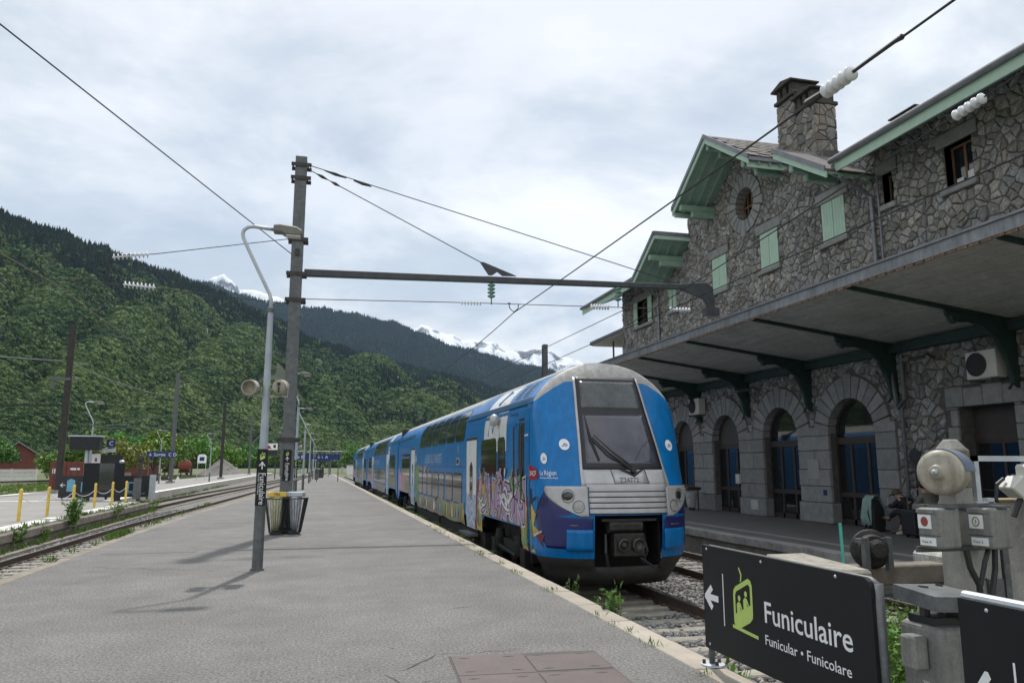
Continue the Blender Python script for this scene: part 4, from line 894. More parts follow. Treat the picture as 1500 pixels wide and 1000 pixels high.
# ---- shutters, windows
def shutter(y0, y1, z0, z1, d=.04, rz=None):
    mm = MB(); nb = 4; wd = (y1 - y0) / nb
    for i in range(nb): mm.box((XF - d - .03, y0 + i * wd + .004, z0), (XF - d, y0 + (i + 1) * wd - .004, z1))
    mm.box((XF - d - .005, y0 + .01, z0 + .02), (XF - d + .02, y1 - .01, z1 - .02))
    return mm.build('shutter', MINT, bd, world=True)
def reveal(a, b_, c, d, dep=.28):
    mm = MB(); mm.add([Wb(a, c, 0), Wb(b_, c, 0), Wb(b_, d, 0), Wb(a, d, 0), Wb(a, c, -dep), Wb(b_, c, -dep), Wb(b_, d, -dep), Wb(a, d, -dep)], [(0, 1, 5, 4), (1, 2, 6, 5), (2, 3, 7, 6), (3, 0, 4, 7)]); return mm.build('reveal', GRAN, bd, world=True)
def casement(a, b_, c, d, dep=.22, fm=WOODF, mull=1, trans=0, name='window'):
    mm = MB(); t = .06
    mm.box((XF + dep, a, c), (XF + dep + .06, a + t, d)); mm.box((XF + dep, b_ - t, c), (XF + dep + .06, b_, d)); mm.box((XF + dep, a + t, c), (XF + dep + .06, b_ - t, c + t)); mm.box((XF + dep, a + t, d - t), (XF + dep + .06, b_ - t, d))
    for i in range(mull): y = a + (b_ - a) * (i + 1) / (mull + 1); mm.box((XF + dep - .005, y - .035, c + t), (XF + dep + .055, y + .035, d - t))
    for i in range(trans): z = c + (d - c) * (i + 1) / (trans + 1); mm.box((XF + dep, a + t, z - .02), (XF + dep + .05, b_ - t, z + .02))
    w_ = mm.build(name, fm, bd, world=True); mm = MB(); mm.box((XF + dep + .02, a + t, c + t), (XF + dep + .03, b_ - t, d - t)); mm.build('pane', GLASSB, w_).location = -O; return w_
for i, (a, b_, c, d) in enumerate(RECT):
    reveal(a, b_, c, d)
    if i in (0, 1, 2): shutter(a + .01, (a + b_) / 2 - .008, c + .01, d - .01, .0); shutter((a + b_) / 2 + .008, b_ - .01, c + .01, d - .01, .0)
    elif i == 6: casement(a + .45, b_ - .45, c, d, mull=1); shutter(a, a + .42, c, d, .08); shutter(b_ - .42, b_, c, d, .08)
    elif i == 7: shutter(a + .01, a + .33, c + .01, d - .01); shutter(b_ - .33, b_ - .01, c + .01, d - .01); casement(a + .0, b_ - .0, c, d, mull=0)
    else: casement(a, b_, c, d, mull=0 if b_ - a < .6 else 1)
mm = MB(); mm.box((XF + .17, 14.45, 8.7), (XF + .19, 14.7, 8.95)); mm.box((XF + .17, 14.85, 8.7), (XF + .19, 15.05, 8.86)); mm.build('window_net', TWHITE, bd, world=True)
# oculus window
mm = MB(); mm.prism(ellipse(OC[0], OC[1], .66, .66, 32), -.34, -.36, lambda y, z, d: Wb(y, z, d)); ow = mm.build('pane', GLASSB, bd, world=True)
mm = MB(); mm.box((XF + .28, OC[0] - .035, OC[1] - .62), (XF + .33, OC[0] + .035, OC[1] + .62)); mm.box((XF + .285, OC[0] - .62, OC[1] - .03), (XF + .328, OC[0] + .62, OC[1] + .03))
for q in (-.3, .3): mm.box((XF + .288, OC[0] + q - .02, OC[1] - .55), (XF + .325, OC[0] + q + .02, OC[1] + .55))
P_ = ellipse(OC[0], OC[1], .64, .64, 28); Q_ = ellipse(OC[0], OC[1], .54, .54, 28)
for i in range(28): j = (i + 1) % 28; mm.prism([P_[i], P_[j], Q_[j], Q_[i]], -.27, -.33, lambda y, z, d: Wb(y, z, d))
mm.build('oculus_frame', WOODF, bd, world=True)
# arched doorways: frame, transom, leaves with glass, dark fanlight glass
for k, (a, r) in enumerate(ARCH):
    dep = -.42; fr = MB(); tz = 2.32
    for y in (a - r, a - .36 * r, a + .36 * r, a + r): fr.box((XF + .20, y - .05, BZ), (XF + .28, y + .05, tz + .1))
    fr.box((XF + .18, a - r, tz - .02), (XF + .30, a + r, tz + .18)); fr.box((XF + .205, a - r, .72), (XF + .275, a + r, .86)); fr.box((XF + .20, a - r, BZ), (XF + .28, a + r, .08))
    Pa, Qa = arc(a, ASP, r + .03, 0, math.pi, 20), arc(a, ASP, r - .09, 0, math.pi, 20)
    for i in range(20): fr.prism([Pa[i], Pa[i + 1], Qa[i + 1], Qa[i]], -.20, -.28, lambda y, z, d: Wb(y, z, d))
    dr = fr.build('arched_door', BROWNF, bd, world=True)
    gm = MB(); gm.prism([(a - r, tz + .1), (a + r, tz + .1)] + arc(a, ASP, r, 0, math.pi, 20), -.23, -.24, lambda y, z, d: Wb(y, z, d)); gm.build('fanlight', GLASSB if k < 2 else mat('blind', (.07, .06, .055), .5, var=.1), dr).location = -O
    for y0, y1 in ((a - r, a - .36 * r), (a - .36 * r, a + .36 * r), (a + .36 * r, a + r)):
        gm = MB(); gm.box((XF + .23, y0 + .05, .1), (XF + .245, y1 - .05, tz)); gm.build('pane', GLASSB, dr).location = -O
    mm = MB(); Rv = arc(a, ASP, r + .012, 0, math.pi, 20); mm.add([Wb(y, z, -.3) for y, z in Rv] + [Wb(y, z, -.6) for y, z in Rv], [(i, i + 1, 22 + i, 21 + i) for i in range(20)]); mm.build('reveal', GRAN, bd, world=True)
a, b_, c, d = DOOR[0]; casement(a, b_, c, 2.25, .4, BROWNF, 1, 1, 'door'); mm = MB(); mm.box((XF + .38, a, 2.25), (XF + .44, b_, 2.45)); mm.build('transom', BROWNF, bd, world=True); mm = MB(); mm.box((XF + .41, a, 2.45), (XF + .43, b_, 3.08)); mm.build('roller_blind', mat('blind2', (.05, .042, .038), .6), bd, world=True)
m_ = MB(); m_.box((XF + .36, 14.3, 1.05), (XF + .365, 14.55, 1.45)); m_.build('door_notice', WHITESIGN, bd, world=True)
m_ = MB(); m_.box((XF - .1, 21.0, 1.25), (XF - .085, 21.55, 1.85)); m_.build('plaque', mat('plaque_stone', (.33, .32, .30), .7, var=.1), bd, world=True)
m_ = MB(); m_.box((XF - .1, 20.68, .75), (XF - .085, 20.85, .92)); m_.build('blue_notice', SIGNBLUE, bd, world=True)
m_ = MB(); m_.box((XF - .18, 25.6, 1.0), (XF - .09, 25.85, 1.35)); m_.build('intercom_box', ACW, bd, world=True, bevel=.01)
m_ = MB(); m_.box((XF - .13, 24.5, .12), (XF - .095, 24.95, .45)); m_.build('service_hatch', mat('hatch_grey', (.48, .47, .45), .6), bd, world=True)
# ---- roofs
def boards(p, q, r, s, n, m_, name, th=.03, parent=None):
    """n planks filling the quad p-q-r-s (planks run p->q), each a thin board"""
    mm = MB(); p, q, r, s = map(Vector, (p, q, r, s)); nn = (q - p).cross(s - p).normalized() * th
    for i in range(n):
        a, b_ = (i + .03) / n, (i + .97) / n; A, B, C_, D = p.lerp(s, a), q.lerp(r, a), q.lerp(r, b_), p.lerp(s, b_); mm.add([A, B, C_, D, A + nn, B + nn, C_ + nn, D + nn], [(0, 1, 2, 3), (7, 6, 5, 4), (0, 4, 5, 1), (1, 5, 6, 2), (2, 6, 7, 3), (3, 7, 4, 0)])
    return mm.build(name, m_, bd, world=True)
XG = 13.75; sl_ = .68
rf = bpy.data.objects.new('roof', None); COL.objects.link(rf); rf.parent = bd
def slope_quad(y0, y1, z0, z1, x0, x1, th, m_, name, par=rf):
    mm = MB(); mm.prism([(y0, z0), (y1, z1), (y1, z1 + th), (y0, z0 + th)], x0, x1, lambda y, z, d: (d, y, z)); o = mm.build(name, m_, par, world=True); return o
for q in (-1, 1):
    ye, yp = 24.5 + q * 2.85, 24.5; ze = 14.0 - 2.85 * sl_
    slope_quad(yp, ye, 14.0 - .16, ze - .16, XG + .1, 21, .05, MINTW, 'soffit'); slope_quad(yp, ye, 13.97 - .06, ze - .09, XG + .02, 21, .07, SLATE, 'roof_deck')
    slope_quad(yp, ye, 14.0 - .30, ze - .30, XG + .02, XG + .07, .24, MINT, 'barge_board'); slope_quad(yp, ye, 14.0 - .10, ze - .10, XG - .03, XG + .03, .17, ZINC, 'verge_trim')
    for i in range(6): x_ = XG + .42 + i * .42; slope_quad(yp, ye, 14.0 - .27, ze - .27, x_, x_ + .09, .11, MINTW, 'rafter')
    for yy, l0 in ((24.5 + q * .0, .25), (24.5 + q * 2.35, .12)):
        if q < 0 and yy == 24.5: continue
        zt = 14.0 - abs(yy - 24.5) * sl_ - .30
        for k, (ln_, h0) in enumerate(((.12, .0), (.62, .24))): mm = MB(); mm.box((XG + ln_, yy - .1, zt - h0 - .26), (XF + .02, yy + .1, zt - h0 - .012)); mm.build('purlin', MINTW, rf, world=True, bevel=.03)
    mm = MB(); mm.beam((XG + .05, ye, ze - .12), (20, ye, ze - .12), .13, .12); mm.build('eaves_gutter', ZINC, rf, world=True); mm = MB(); mm.beam((XG + .06, ye - q * .1, ze - .28), (20, ye - q * .1, ze - .28), .04, .2); mm.build('eaves_board', MINT, rf, world=True)
    # lower side roofs
    XL = 13.65; y0, y1 = 24.5 + q * 4.45, 24.5 + q * 6.9; z0, z1 = 11.55, 9.98 + .02
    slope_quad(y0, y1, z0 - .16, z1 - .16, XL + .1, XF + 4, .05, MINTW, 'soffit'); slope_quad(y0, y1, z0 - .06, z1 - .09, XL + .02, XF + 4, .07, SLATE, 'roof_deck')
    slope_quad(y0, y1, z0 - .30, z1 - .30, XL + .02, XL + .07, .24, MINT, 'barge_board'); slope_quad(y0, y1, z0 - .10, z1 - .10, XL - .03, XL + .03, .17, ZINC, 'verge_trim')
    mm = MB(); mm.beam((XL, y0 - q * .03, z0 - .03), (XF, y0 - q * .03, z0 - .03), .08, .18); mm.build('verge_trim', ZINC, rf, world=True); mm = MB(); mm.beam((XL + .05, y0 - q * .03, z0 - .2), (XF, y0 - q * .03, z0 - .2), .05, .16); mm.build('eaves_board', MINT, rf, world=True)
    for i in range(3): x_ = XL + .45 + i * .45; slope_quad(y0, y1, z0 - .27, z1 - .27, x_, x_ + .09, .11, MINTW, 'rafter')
    for t, (ln_, h0) in ((.3, (.1, 0)), (.3, (.6, .24))):
        yy = y0 + (y1 - y0) * t; zt = z0 + (z1 - z0) * t - .3; mm = MB(); mm.box((XL + ln_, yy - .1, zt - h0 - .26), (XF + .02, yy + .1, zt - h0 - .012)); mm.build('purlin', MINTW, rf, world=True, bevel=.03)
# rows of slates on the near slope of the gable, and a chimney behind it
sm_ = MB()
for i in range(9):
    for j in range(16):
        t0, t1 = i / 9, (i + 1.15) / 9; x_ = XG + .1 + j * .42 + (.2 if i % 2 else 0)
        A = [(24.5 - 2.85 * t, 14.0 - 2.85 * sl_ * t + (.03 if t == t1 else .012)) for t in (t0, t1)]; sm_.add([(x_ + .01, A[0][0], A[0][1]), (x_ + .40, A[0][0], A[0][1]), (x_ + .40, A[1][0], A[1][1]), (x_ + .01, A[1][0], A[1][1])], [(0, 1, 2, 3)])
so_ = sm_.build('slates', SLATE, rf, world=True, kind='stuff'); q = so_.modifiers.new('thickness', 'SOLIDIFY'); q.thickness = .02
# wing roofs, eaves along Y
ZR = 10.22
for (y0, y1) in ((YR, 17.75), (31.35, 39.1)):
    XE = 14.0
    mm = MB(); mm.prism([(XE, ZR), (21, ZR + 3.6), (21, ZR + 3.68), (XE, ZR + .08)], y0, y1, lambda x, z, d: (x, d, z)); mm.build('roof_deck', SLATE, rf, world=True)
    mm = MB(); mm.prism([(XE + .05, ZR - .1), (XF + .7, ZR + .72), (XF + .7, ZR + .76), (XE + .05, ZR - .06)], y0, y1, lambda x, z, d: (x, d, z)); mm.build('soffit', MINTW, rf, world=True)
    mm = MB(); mm.box((XE + .01, y0, ZR - .30), (XE + .06, y1, ZR - .02)); mm.build('eaves_board', MINT, rf, world=True)
    mm = MB(); mm.tube([(XE - .06, y0, ZR + .04), (XE - .06, y1, ZR + .04)], .085, 10); mm.build('eaves_gutter', ZINC, rf, world=True)
    n = int((y1 - y0) / .28); s1 = None
    sm_ = MB(); sm_.box((-.12, -.135, -.012), (.36, .135, .012)); cnt = 0
    for r_ in range(2):
        for i in range(n):
            yy = y0 + (i + .5 + .5 * (r_ % 2)) * .28
            if s1 is None: o = s1 = sm_.build('slate', SLATE, rf)
            else: o = s1.copy(); COL.objects.link(o); o.parent = rf
            xx = XE + .02 + r_ * .3; o.location = Vector((xx, yy, ZR + .12 + (xx - XE) * .514 + random.uniform(-.012, .016) + .02 * r_)) - O; o.rotation_euler = (random.uniform(-.04, .04), -math.atan(.514) + random.uniform(-.05, .05), random.uniform(-.05, .05))
    k = y0 + .4
    rm = MB()
    while k < y1: rm.beam((XE + .07, k, ZR - .12), (XF + .05, k, ZR + .6), .07, .1); k += .6
    rm.build('rafter_ends', MINTW, rf, world=True, kind='stuff')
mm = MB(); mm.beam((14.12, 14.5, ZR + .22), (14.2, 15.5, ZR + .27), .34, .035); mm.build('loose_slab', DARKST, rf, world=True)
# main ridge roof behind
mm = MB(); mm.prism([(XF + 4, 12.6), (XF + 9.2, ZE), (XF + 9.2, ZE - .1), (XF + 4, 12.4)], YR, 39, lambda x, z, d: (x, d, z)); mm.build('roof_deck', SLATE, rf, world=True)
# chimney: two flues of different height, its own rubble stones
ch = bpy.data.objects.new('chimney', None); COL.objects.link(ch); ch.parent = bd
CX0, CX1 = 15.62, 16.45
mm = MB(); mm.box((CX0 + .02, 20.52, 11.2), (CX1, 22.48, 13.75)); mm.box((CX0 + .02, 21.45, 13.75), (CX1, 22.48, 14.6)); mm.build('chimney_core', MORTAR, ch, world=True)
def face_stones(fn, a0, a1, z0, z1, sp, cut=None):
    for P, ar in rubble(a0, a1, z0, z1, sp, lambda y, z, P: (None if cut and cut(y, z) else P), 1.1):
        n = len(P); cy, cz = sum(p[0] for p in P) / n, sum(p[1] for p in P) / n; h = random.uniform(.02, .05); mm = MB()
        mm.add([fn(y, z, 0) for y, z in P] + [fn(cy + (y - cy) * .88, cz + (z - cz) * .88, h) for y, z in P], [(i, (i + 1) % n, n + (i + 1) % n, n + i) for i in range(n)] + [tuple(range(n, 2 * n))]); t = stone_tone(); mm.build('stone', STONE, ch, world=True, tone=[(t[0] * .95, t[1] * .92, t[2] * .88, 1)] * (2 * n))
face_stones(lambda y, z, d: (CX0 - d, y, z), 20.5, 22.5, 11.3, 14.35, .30, cut=lambda y, z: z > 13.6 and y < 21.5); face_stones(lambda x, z, d: (x, 20.5 - d, z), CX0, CX1, 11.3, 13.62, .32)
for (y0, y1, zt) in ((21.45, 22.55, 14.42), (20.42, 21.44, 13.62)):
    mm = MB(); mm.box((CX0 - .1, y0, zt), (CX1 + .1, y1, zt + .13)); mm.build('chimney_ledge', mat('sooty_stone', (.06, .055, .05), .9, var=.4, sc=6, bump=.4, bsc=20), ch, world=True, bevel=.02)
    for i, yy in enumerate((y0 + .08, (y0 + y1) / 2 - .1, y1 - .3)): mm = MB(); mm.box((CX0 - .02, yy, zt + .13), (CX1, yy + .22, zt + .52)); mm.build('chimney_pier', MATS['sooty_stone'], ch, world=True, bevel=.02)
    mm = MB(); ym = (y0 + y1) / 2; mm.prism([(y0 - .06, zt + .52), (y1 + .06, zt + .52), (y1 + .06, zt + .57), (ym, zt + .72), (y0 - .06, zt + .57)], CX0 - .16, CX1 + .16, lambda y, z, d: (d, y, z)); mm.build('chimney_cap', MATS['sooty_stone'], ch, world=True)
mm = MB(); mm.tube([(15.3, 22.0, 11.75), (15.2, 20.9, 11.45)], .06, 8); mm.build('flashing', ZINC, rf, world=True)
# downpipes
mm = MB(); mm.tube([(14.0, 17.7, 10.15), (14.05, 17.7, 9.85), (15.25, 17.75, 9.35), (15.25, 17.75, 6.2)], .06, 10); mm.build('downpipe', ZINC, bd, world=True)
mm = MB(); mm.tube([(15.28, 17.5, 9.9), (15.28, 17.5, 6.2)], .03, 8); mm.build('conduit', ZINC, bd, world=True)
mm = MB(); mm.tube([(14.0, 31.6, 10.1), (14.1, 31.6, 9.95), (15.28, 32.1, 9.5), (15.28, 32.1, 6.2)], .06, 10); mm.build('downpipe', ZINC, bd, world=True)
mm = MB(); mm.tube([(15.2, 17.05, 4.6), (15.2, 17.05, 3.4), (15.2, 17.3, 3.2), (15.2, 17.35, 3.4), (15.2, 17.5, 4.4)], .06, 8); mm.tube([(15.22, 17.2, 3.2), (15.22, 17.2, BZ)], .045, 8); mm.build('downpipe', GALV, bd, world=True)
# far annex roof past the building's end
an = thing('annex', 'low annex with pale soffit and slim post beyond the stone gable end', 'annex', (16.5, 39, BZ))
mm = MB(); mm.box((-.9, -2.2, 8.85), (4, 3.3, 9.05)); mm.build('roof', ZINC, an); mm = MB(); mm.box((-.8, -2.15, 8.80), (3.9, 3.2, 8.85)); mm.build('soffit', mat('pale_soffit', (.5, .49, .45), .8), an)
mm = MB(); mm.box((.9, -2.2, 0), (4, 2.6, 8.8)); mm.build('wall', mat('annex_render', (.42, .40, .36), .85, var=.1), an); mm = MB(); mm.box((-.3, 1.1, 7.0), (-.22, 1.18, 8.8)); mm.build('post', GALV, an); mm = MB(); mm.box((-.4, -2, 6.9), (.9, 2.6, 7.7)); mm.build('balcony', mat('balcony_cream', (.45, .42, .36), .8), an)
# ---- platform canopy on cast-iron brackets
cn = thing('platform_canopy', 'long grey platform canopy on dark green brackets along the stone facade', 'canopy', (XF, 17, 4.9))
XE_, ZE0, ZW = 10.95, 5.52, 4.98
mm = MB(); mm.box((XE_ - .03, 4, ZE0 - .04), (XE_ + .03, 33, ZE0 + .2)); mm.build('fascia', FASCIA, cn, world=True)
mm = MB(); mm.box((XE_ - .07, 4, ZE0 + .19), (XE_ + .04, 33, ZE0 + .235)); mm.build('fascia_cap', ZINC, cn, world=True)
RUSTE = mat('rust_edge', (.20, .13, .085), .9, var=.5, sc=12)
fr = MB(); y = 4
while y < 33: fr.box((XE_ - .015, y, ZE0 - .075 - random.uniform(0, .02)), (XE_ + .02, y + .22, ZE0 - .04)); y += .25
fr.build('rusted_edge', RUSTE, cn, world=True, kind='stuff')
ribs = [9.9, 13.7, 17.45, 21.2, 24.85, 28.45, 32.2]
for a, b_ in zip([4] + ribs, ribs + [33]):
    n = 10
    mm = MB()
    for i in range(n):
        t0, t1 = i / n, (i + .93) / n; q = lambda t: (XE_ + .03 + (XF - XE_ - .05) * t, ZE0 - .02 + (ZW - ZE0) * t)
        (x0, z0), (x1, z1) = q(t0), q(t1); mm.add([(x0, a + .05, z0), (x1, a + .05, z1), (x1, b_ - .05, z1), (x0, b_ - .05, z0), (x0, a + .05, z0 + .03), (x1, a + .05, z1 + .03), (x1, b_ - .05, z1 + .03), (x0, b_ - .05, z0 + .03)], [(0, 3, 2, 1), (4, 5, 6, 7), (0, 1, 5, 4), (1, 2, 6, 5), (2, 3, 7, 6), (3, 0, 4, 7)])
    mm.build('soffit_panel', SOFFIT, cn, world=True)
mm = MB(); mm.add([(XE_, 4, ZE0 + .19), (XF, 4, ZW + .35), (XF, 33, ZW + .35), (XE_, 33, ZE0 + .19)], [(0, 1, 2, 3)]); mm.build('roof_sheet', ZINC, cn, world=True)
for y in ribs:
    mm = MB(); mm.beam((XE_ + .04, y, ZE0 - .04), (XF - .05, y, ZW - .05), .09, .12); rb = mm.build('rib', DKGREEN, cn, world=True)
    outer_ = [(XF - .02, ZW - .08), (XF - 1.95, ZW + .12), (XF - 1.93, ZW - .02), (XF - 1.7, ZW - .16), (XF - 1.3, ZW - .14), (XF - .95, ZW - .26), (XF - .62, ZW - .5), (XF - .42, ZW - .8), (XF - .32, ZW - 1.15), (XF - .24, ZW - 1.5), (XF - .1, ZW - 1.6), (XF - .02, ZW - 1.55)]
    mm = MB(); mm.prism(outer_, y - .04, y + .04, lambda x, z, d: (x, d, z)); br = mm.build('bracket', DKGREEN, cn, world=True, bevel=.02)
    mm = MB(); mm.lathe([(.1, -.08), (.13, -.03), (.13, .03), (.1, .08)], (0, 1, 0), (XF - 1.72, y, ZW - .06), 14); mm.tube([(XF - .62, y, ZW - .52), (XF - .36, y, ZW - 1.0), (XF - .26, y, ZW - 1.5), (XF - .36, y, ZW - 1.62)], .035, 8); mm.build('scroll', DKGREEN, br).location = -Vector(cn.location)
mm = MB(); mm.box((XF - .28, 4, ZW - .3), (XF - .12, 33, ZW - .06)); mm.build('wall_beam', DKGREEN, cn, world=True)
# gutter straps lying on the canopy top
# ---- air conditioning units and lamps on the wall
def acunit(loc, label):
    a = thing('air_conditioner', label, 'air conditioner', loc)
    mm = MB(); mm.box((-.32, -.42, 0), (0, .42, .66)); mm.build('casing', ACW, a, bevel=.02)
    mm = MB(); mm.lathe([(.27, 0), (.27, .012)], (-1, 0, 0), (-.322, .1, .34), 28); f = mm.build('fan_opening', BLACK, a)
    mm = MB()
    for i in range(9): z = .11 + i * .058; h = math.sqrt(max(.0, .27 ** 2 - (z - .34) ** 2)); mm.box((-.35, .1 - h, z - .006), (-.338, .1 + h, z + .006))
    mm.tube([(-.345, .1 + .27 * math.cos(t), .34 + .27 * math.sin(t)) for t in [6.283 * i / 24 for i in range(25)]], .01, 5); mm.build('fan_grille', DARKST, f)
    for s in (-.3, .3): mm = MB(); mm.box((-.4, s - .03, -.06), (.0, s + .03, -.005)); mm.build('bracket', GALV, a)
    return a
acunit((XF - .1, 14.35, 3.66), 'white air conditioner on wall bracket above the square doorway'); acunit((XF - .1, 28.45, 3.72), 'small white air conditioner on stone wall between two arches')
def walllamp(loc, label):
    a = thing('wall_lamp', label, 'lamp', loc); mm = MB(); mm.tube([(0, 0, .1), (-.25, 0, .18), (-.45, 0, .1)], .025, 6); mm.build('arm', DARKST, a); mm = MB(); mm.beam((-.35, .0, .1), (-.95, 0, .0), .2, .1); mm.build('lamp_head', GALV, a, bevel=.03)
walllamp((XF - .1, 16.0, 4.3), 'wall lamp under the canopy beside the square doorway'); walllamp((XF - .1, 24.1, 4.25), 'wall lamp under the canopy between second and third doorway arch')
# ---------------------------------------------------------------- catenary mast, wires
def hbeam(mb, x, y, z0, z1, w_, dpt, tf=.02, tw=.014, taper=1.0):
    for q in (-1, 1): mb.box((x - w_ / 2, y + q * dpt / 2 - tf / 2, z0), (x + w_ / 2, y + q * dpt / 2 + tf / 2, z1))
    mb.box((x - tw / 2, y - dpt / 2 + tf / 2, z0), (x + tw / 2, y + dpt / 2 - tf / 2, z1))
MX, MY = -.71, 20.26
ms = thing('catenary_mast', 'tall galvanised steel catenary mast carrying the long cross arm above the train', 'mast', (MX, MY, 0))
m = MB(); hbeam(m, 0, 0, .16, 9.86, .30, .30); m.build('post', GALV, ms)
m = MB(); m.box((-.3, -.3, 0), (.3, .3, .17)); m.build('foot', DARKST, ms, bevel=.02)
for z_ in (9.62, 9.25, 7.55, 6.62, 5.92, 2.3):
    m = MB(); m.box((-.25, -.19, z_ - .05), (.27, -.165, z_ + .05)); m.box((-.25, .165, z_ - .05), (.27, .19, z_ + .05)); m.box((.16, -.165, z_ - .045), (.2, .165, z_ + .045)); m.box((-.23, -.165, z_ - .045), (-.19, .165, z_ + .045))
    for q in (-.22, .24): m.tube([(q, -.24, z_), (q, .24, z_)], .012, 5)
    m.build('clamp', DARKST, ms)
m = MB(); m.box((-.05, -.2, 7.1), (.06, -.165, 7.28)); m.build('plate', DARKST, ms)
m = MB(); m.add([(.2, -.085, 6.59), (.2, .085, 6.59), (.2, .085, 6.78), (.2, -.085, 6.78), (11.2, -.07, 6.87), (11.2, .07, 6.87), (11.2, .07, 7.02), (11.2, -.07, 7.02)], [(0, 1, 2, 3), (7, 6, 5, 4), (0, 4, 5, 1), (1, 5, 6, 2), (2, 6, 7, 3), (3, 7, 4, 0)]); arm = m.build('cross_arm', ARMST, ms, bevel=.015)
m = MB(); m.prism([(11.1, 7.03), (11.95, 7.12), (12.15, 6.98), (12.2, 6.35), (12.0, 6.35), (11.85, 6.6), (11.1, 6.86)], -.06, .06, lambda a, b_, d: (a, d, b_)); m.box((11.85, -.12, 6.1), (12.3, .12, 6.36)); m.build('arm_end_bracket', ARMST, arm, bevel=.01)
m = MB(); m.prism([(4.95, 7.3), (5.05, 7.3), (6.0, 6.96), (5.6, 6.94), (5.45, 7.05), (5.3, 6.94), (5.2, 6.94)], -.03, .03, lambda a, b_, d: (a, d, b_)); m.build('stay_gusset', ARMST, arm)
def wire(pts, r, m_=WIRE, sag=0.0, n=14):
    P = []
    for p, q in zip(pts, pts[1:]):
        p, q = Vector(p), Vector(q)
        for i in range(n): t = i / n; c = p.lerp(q, t); c.z -= sag * 4 * t * (1 - t); P.append(c)
    P.append(Vector(pts[-1])); m = MB(); m.tube(P, r, 5); return m
def wthing(name, label, pts, r, m_=WIRE, sag=0.0, cat='wire'):
    o = wire(pts, r, m_, sag).build(name, m_); tag(o, label, cat); return o
def discs(parent, p, q, r, k, m_, name='insulator', thin=False):
    """string of k insulator discs from p to q"""
    p, q = Vector(p), Vector(q); ax = (q - p); ln = ax.length; m = MB(); d = ln / k; prof = []
    for i in range(k): h = i * d; prof += [(r * .22, h + .02 * d), (r * .25, h + .36 * d), (r, h + .46 * d), (r, h + .54 * d), (r * .25, h + .66 * d), (r * .22, h + .98 * d)] if thin else [(r * .35, h + .02 * d), (r, h + .32 * d), (r * .98, h + .6 * d), (r * .35, h + .96 * d)]
    m.lathe(prof, ax.normalized(), p, 14); o = m.build(name, m_, parent, smooth=True)
    o.location = -parent_origin(parent) if parent is not None else (0, 0, 0); return o
def turnbuckle(parent, p, q):
    m = MB(); p, q = Vector(p), Vector(q)
    for a, b_ in ((.04, .1), (.12, .17)): m.tube([p.lerp(q, a), p.lerp(q, (a + b_) / 2), p.lerp(q, b_)], [.015, .045, .015], 6)
    o = m.build('turnbuckle', DARKST, parent); return o
s1 = wthing('stay_wire', 'steel stay wire from mast top down to the gusset midway along the cross arm', [(MX + .22, MY, 9.55), (5 + MX, MY, 7.28)], .014); turnbuckle(s1, (MX + .22, MY, 9.55), (5 + MX, MY, 7.28))
s2 = wthing('stay_wire', 'longer steel stay wire from mast top to the far end of the cross arm', [(MX + .22, MY, 9.68), (11.0 + MX, MY, 7.05)], .014); turnbuckle(s2, (MX + .22, MY, 9.68), (10 + MX, MY, 7.05))
cs = wthing('cross_wire', 'registration wire strung under the cross arm with a white insulator near the middle', [(MX + .2, MY, 5.98), (4.0, MY, 6.12), (8.6, MY, 6.22), (11.35, MY, 6.27)], .012, COPPER)
discs(cs, (3.7, MY, 6.11), (4.3, MY, 6.125), .075, 7, INSUL, thin=True); discs(cs, (7.5, MY, 6.19), (8.1, MY, 6.21), .09, 7, INSUL, thin=True); discs(cs, (10.0, MY, 6.24), (10.7, MY, 6.26), .075, 7, INSUL, thin=True)
for (xx, z1, k) in ((4.57, 6.78, 4), (8.37, 6.9, 4)):
    i_ = thing('hanging_insulator', 'green glass disc insulator hanging from the cross arm above the %s' % ('train' if k == 4 and xx < 5 else 'second track'), 'insulator', (xx, MY, z1))
    discs(i_, (xx, MY, z1 - .08), (xx, MY, z1 - .5), .11, 4, INSULG); m = MB(); m.tube([(0, 0, .04), (0, 0, -.08)], .018, 6); m.tube([(0, 0, -.5), (0, 0, -.68)], .016, 6); m.build('rod', DARKST, i_)
def vhanger(xx, z_, label):
    v = thing('wire_hanger', label, 'hanger', (xx, MY, z_)); m = MB(); m.tube([(-.14, 0, .22), (-.12, 0, .08), (0, 0, -.02), (.12, 0, .08), (.14, 0, .22)], .014, 5); m.build('fork', DARKST, v); m = MB(); m.tube([(-.17, 0, .22), (-.1, 0, .22)], .02, 5); m.build('hook', DARKST, v)
vhanger(5.22, 5.94, 'forked hanger holding the contact wire above the train')
w5 = wthing('contact_wire', 'contact wire over the train passing through five white insulator discs', [(5.22, 2.0, 5.62), (5.22, 20.26, 5.9), (5.22, 28, 5.75), (5.22, 60, 5.75), (5.22, 150, 5.8)], .013, WIRE, .03)
discs(w5, (5.22, 6.18, 5.67), (5.22, 6.66, 5.67), .082, 5, INSUL); m = MB(); m.tube([(5.22, 5.5, 5.66), (5.22, 5.62, 5.67), (5.22, 6.18, 5.67)], [.03, .02, .02], 6); m.build('wire_clamp', DARKST, w5); m = MB(); m.tube([(5.22, 6.6, 5.68), (5.22, 6.95, 5.69)], [.03, .05], 6); m.build('wire_clamp', DARKST, w5)
w6 = wthing('catenary_wire', 'sloping wire beside the eaves carrying six white insulator discs', [(8.65, 3.0, 7.0), (8.65, 8.1, 6.6), (8.65, 20.2, 5.35 + .35)], .012)
discs(w6, (8.65, 7.78, 6.62), (8.65, 8.32, 6.575), .08, 5, INSUL)
wthing('contact_wire', 'lower contact wire above the second track below the stone facade windows', [(8.65, 2, 5.58), (8.65, 20.26, 5.62), (8.65, 60, 5.6), (8.65, 150, 5.6)], .012)
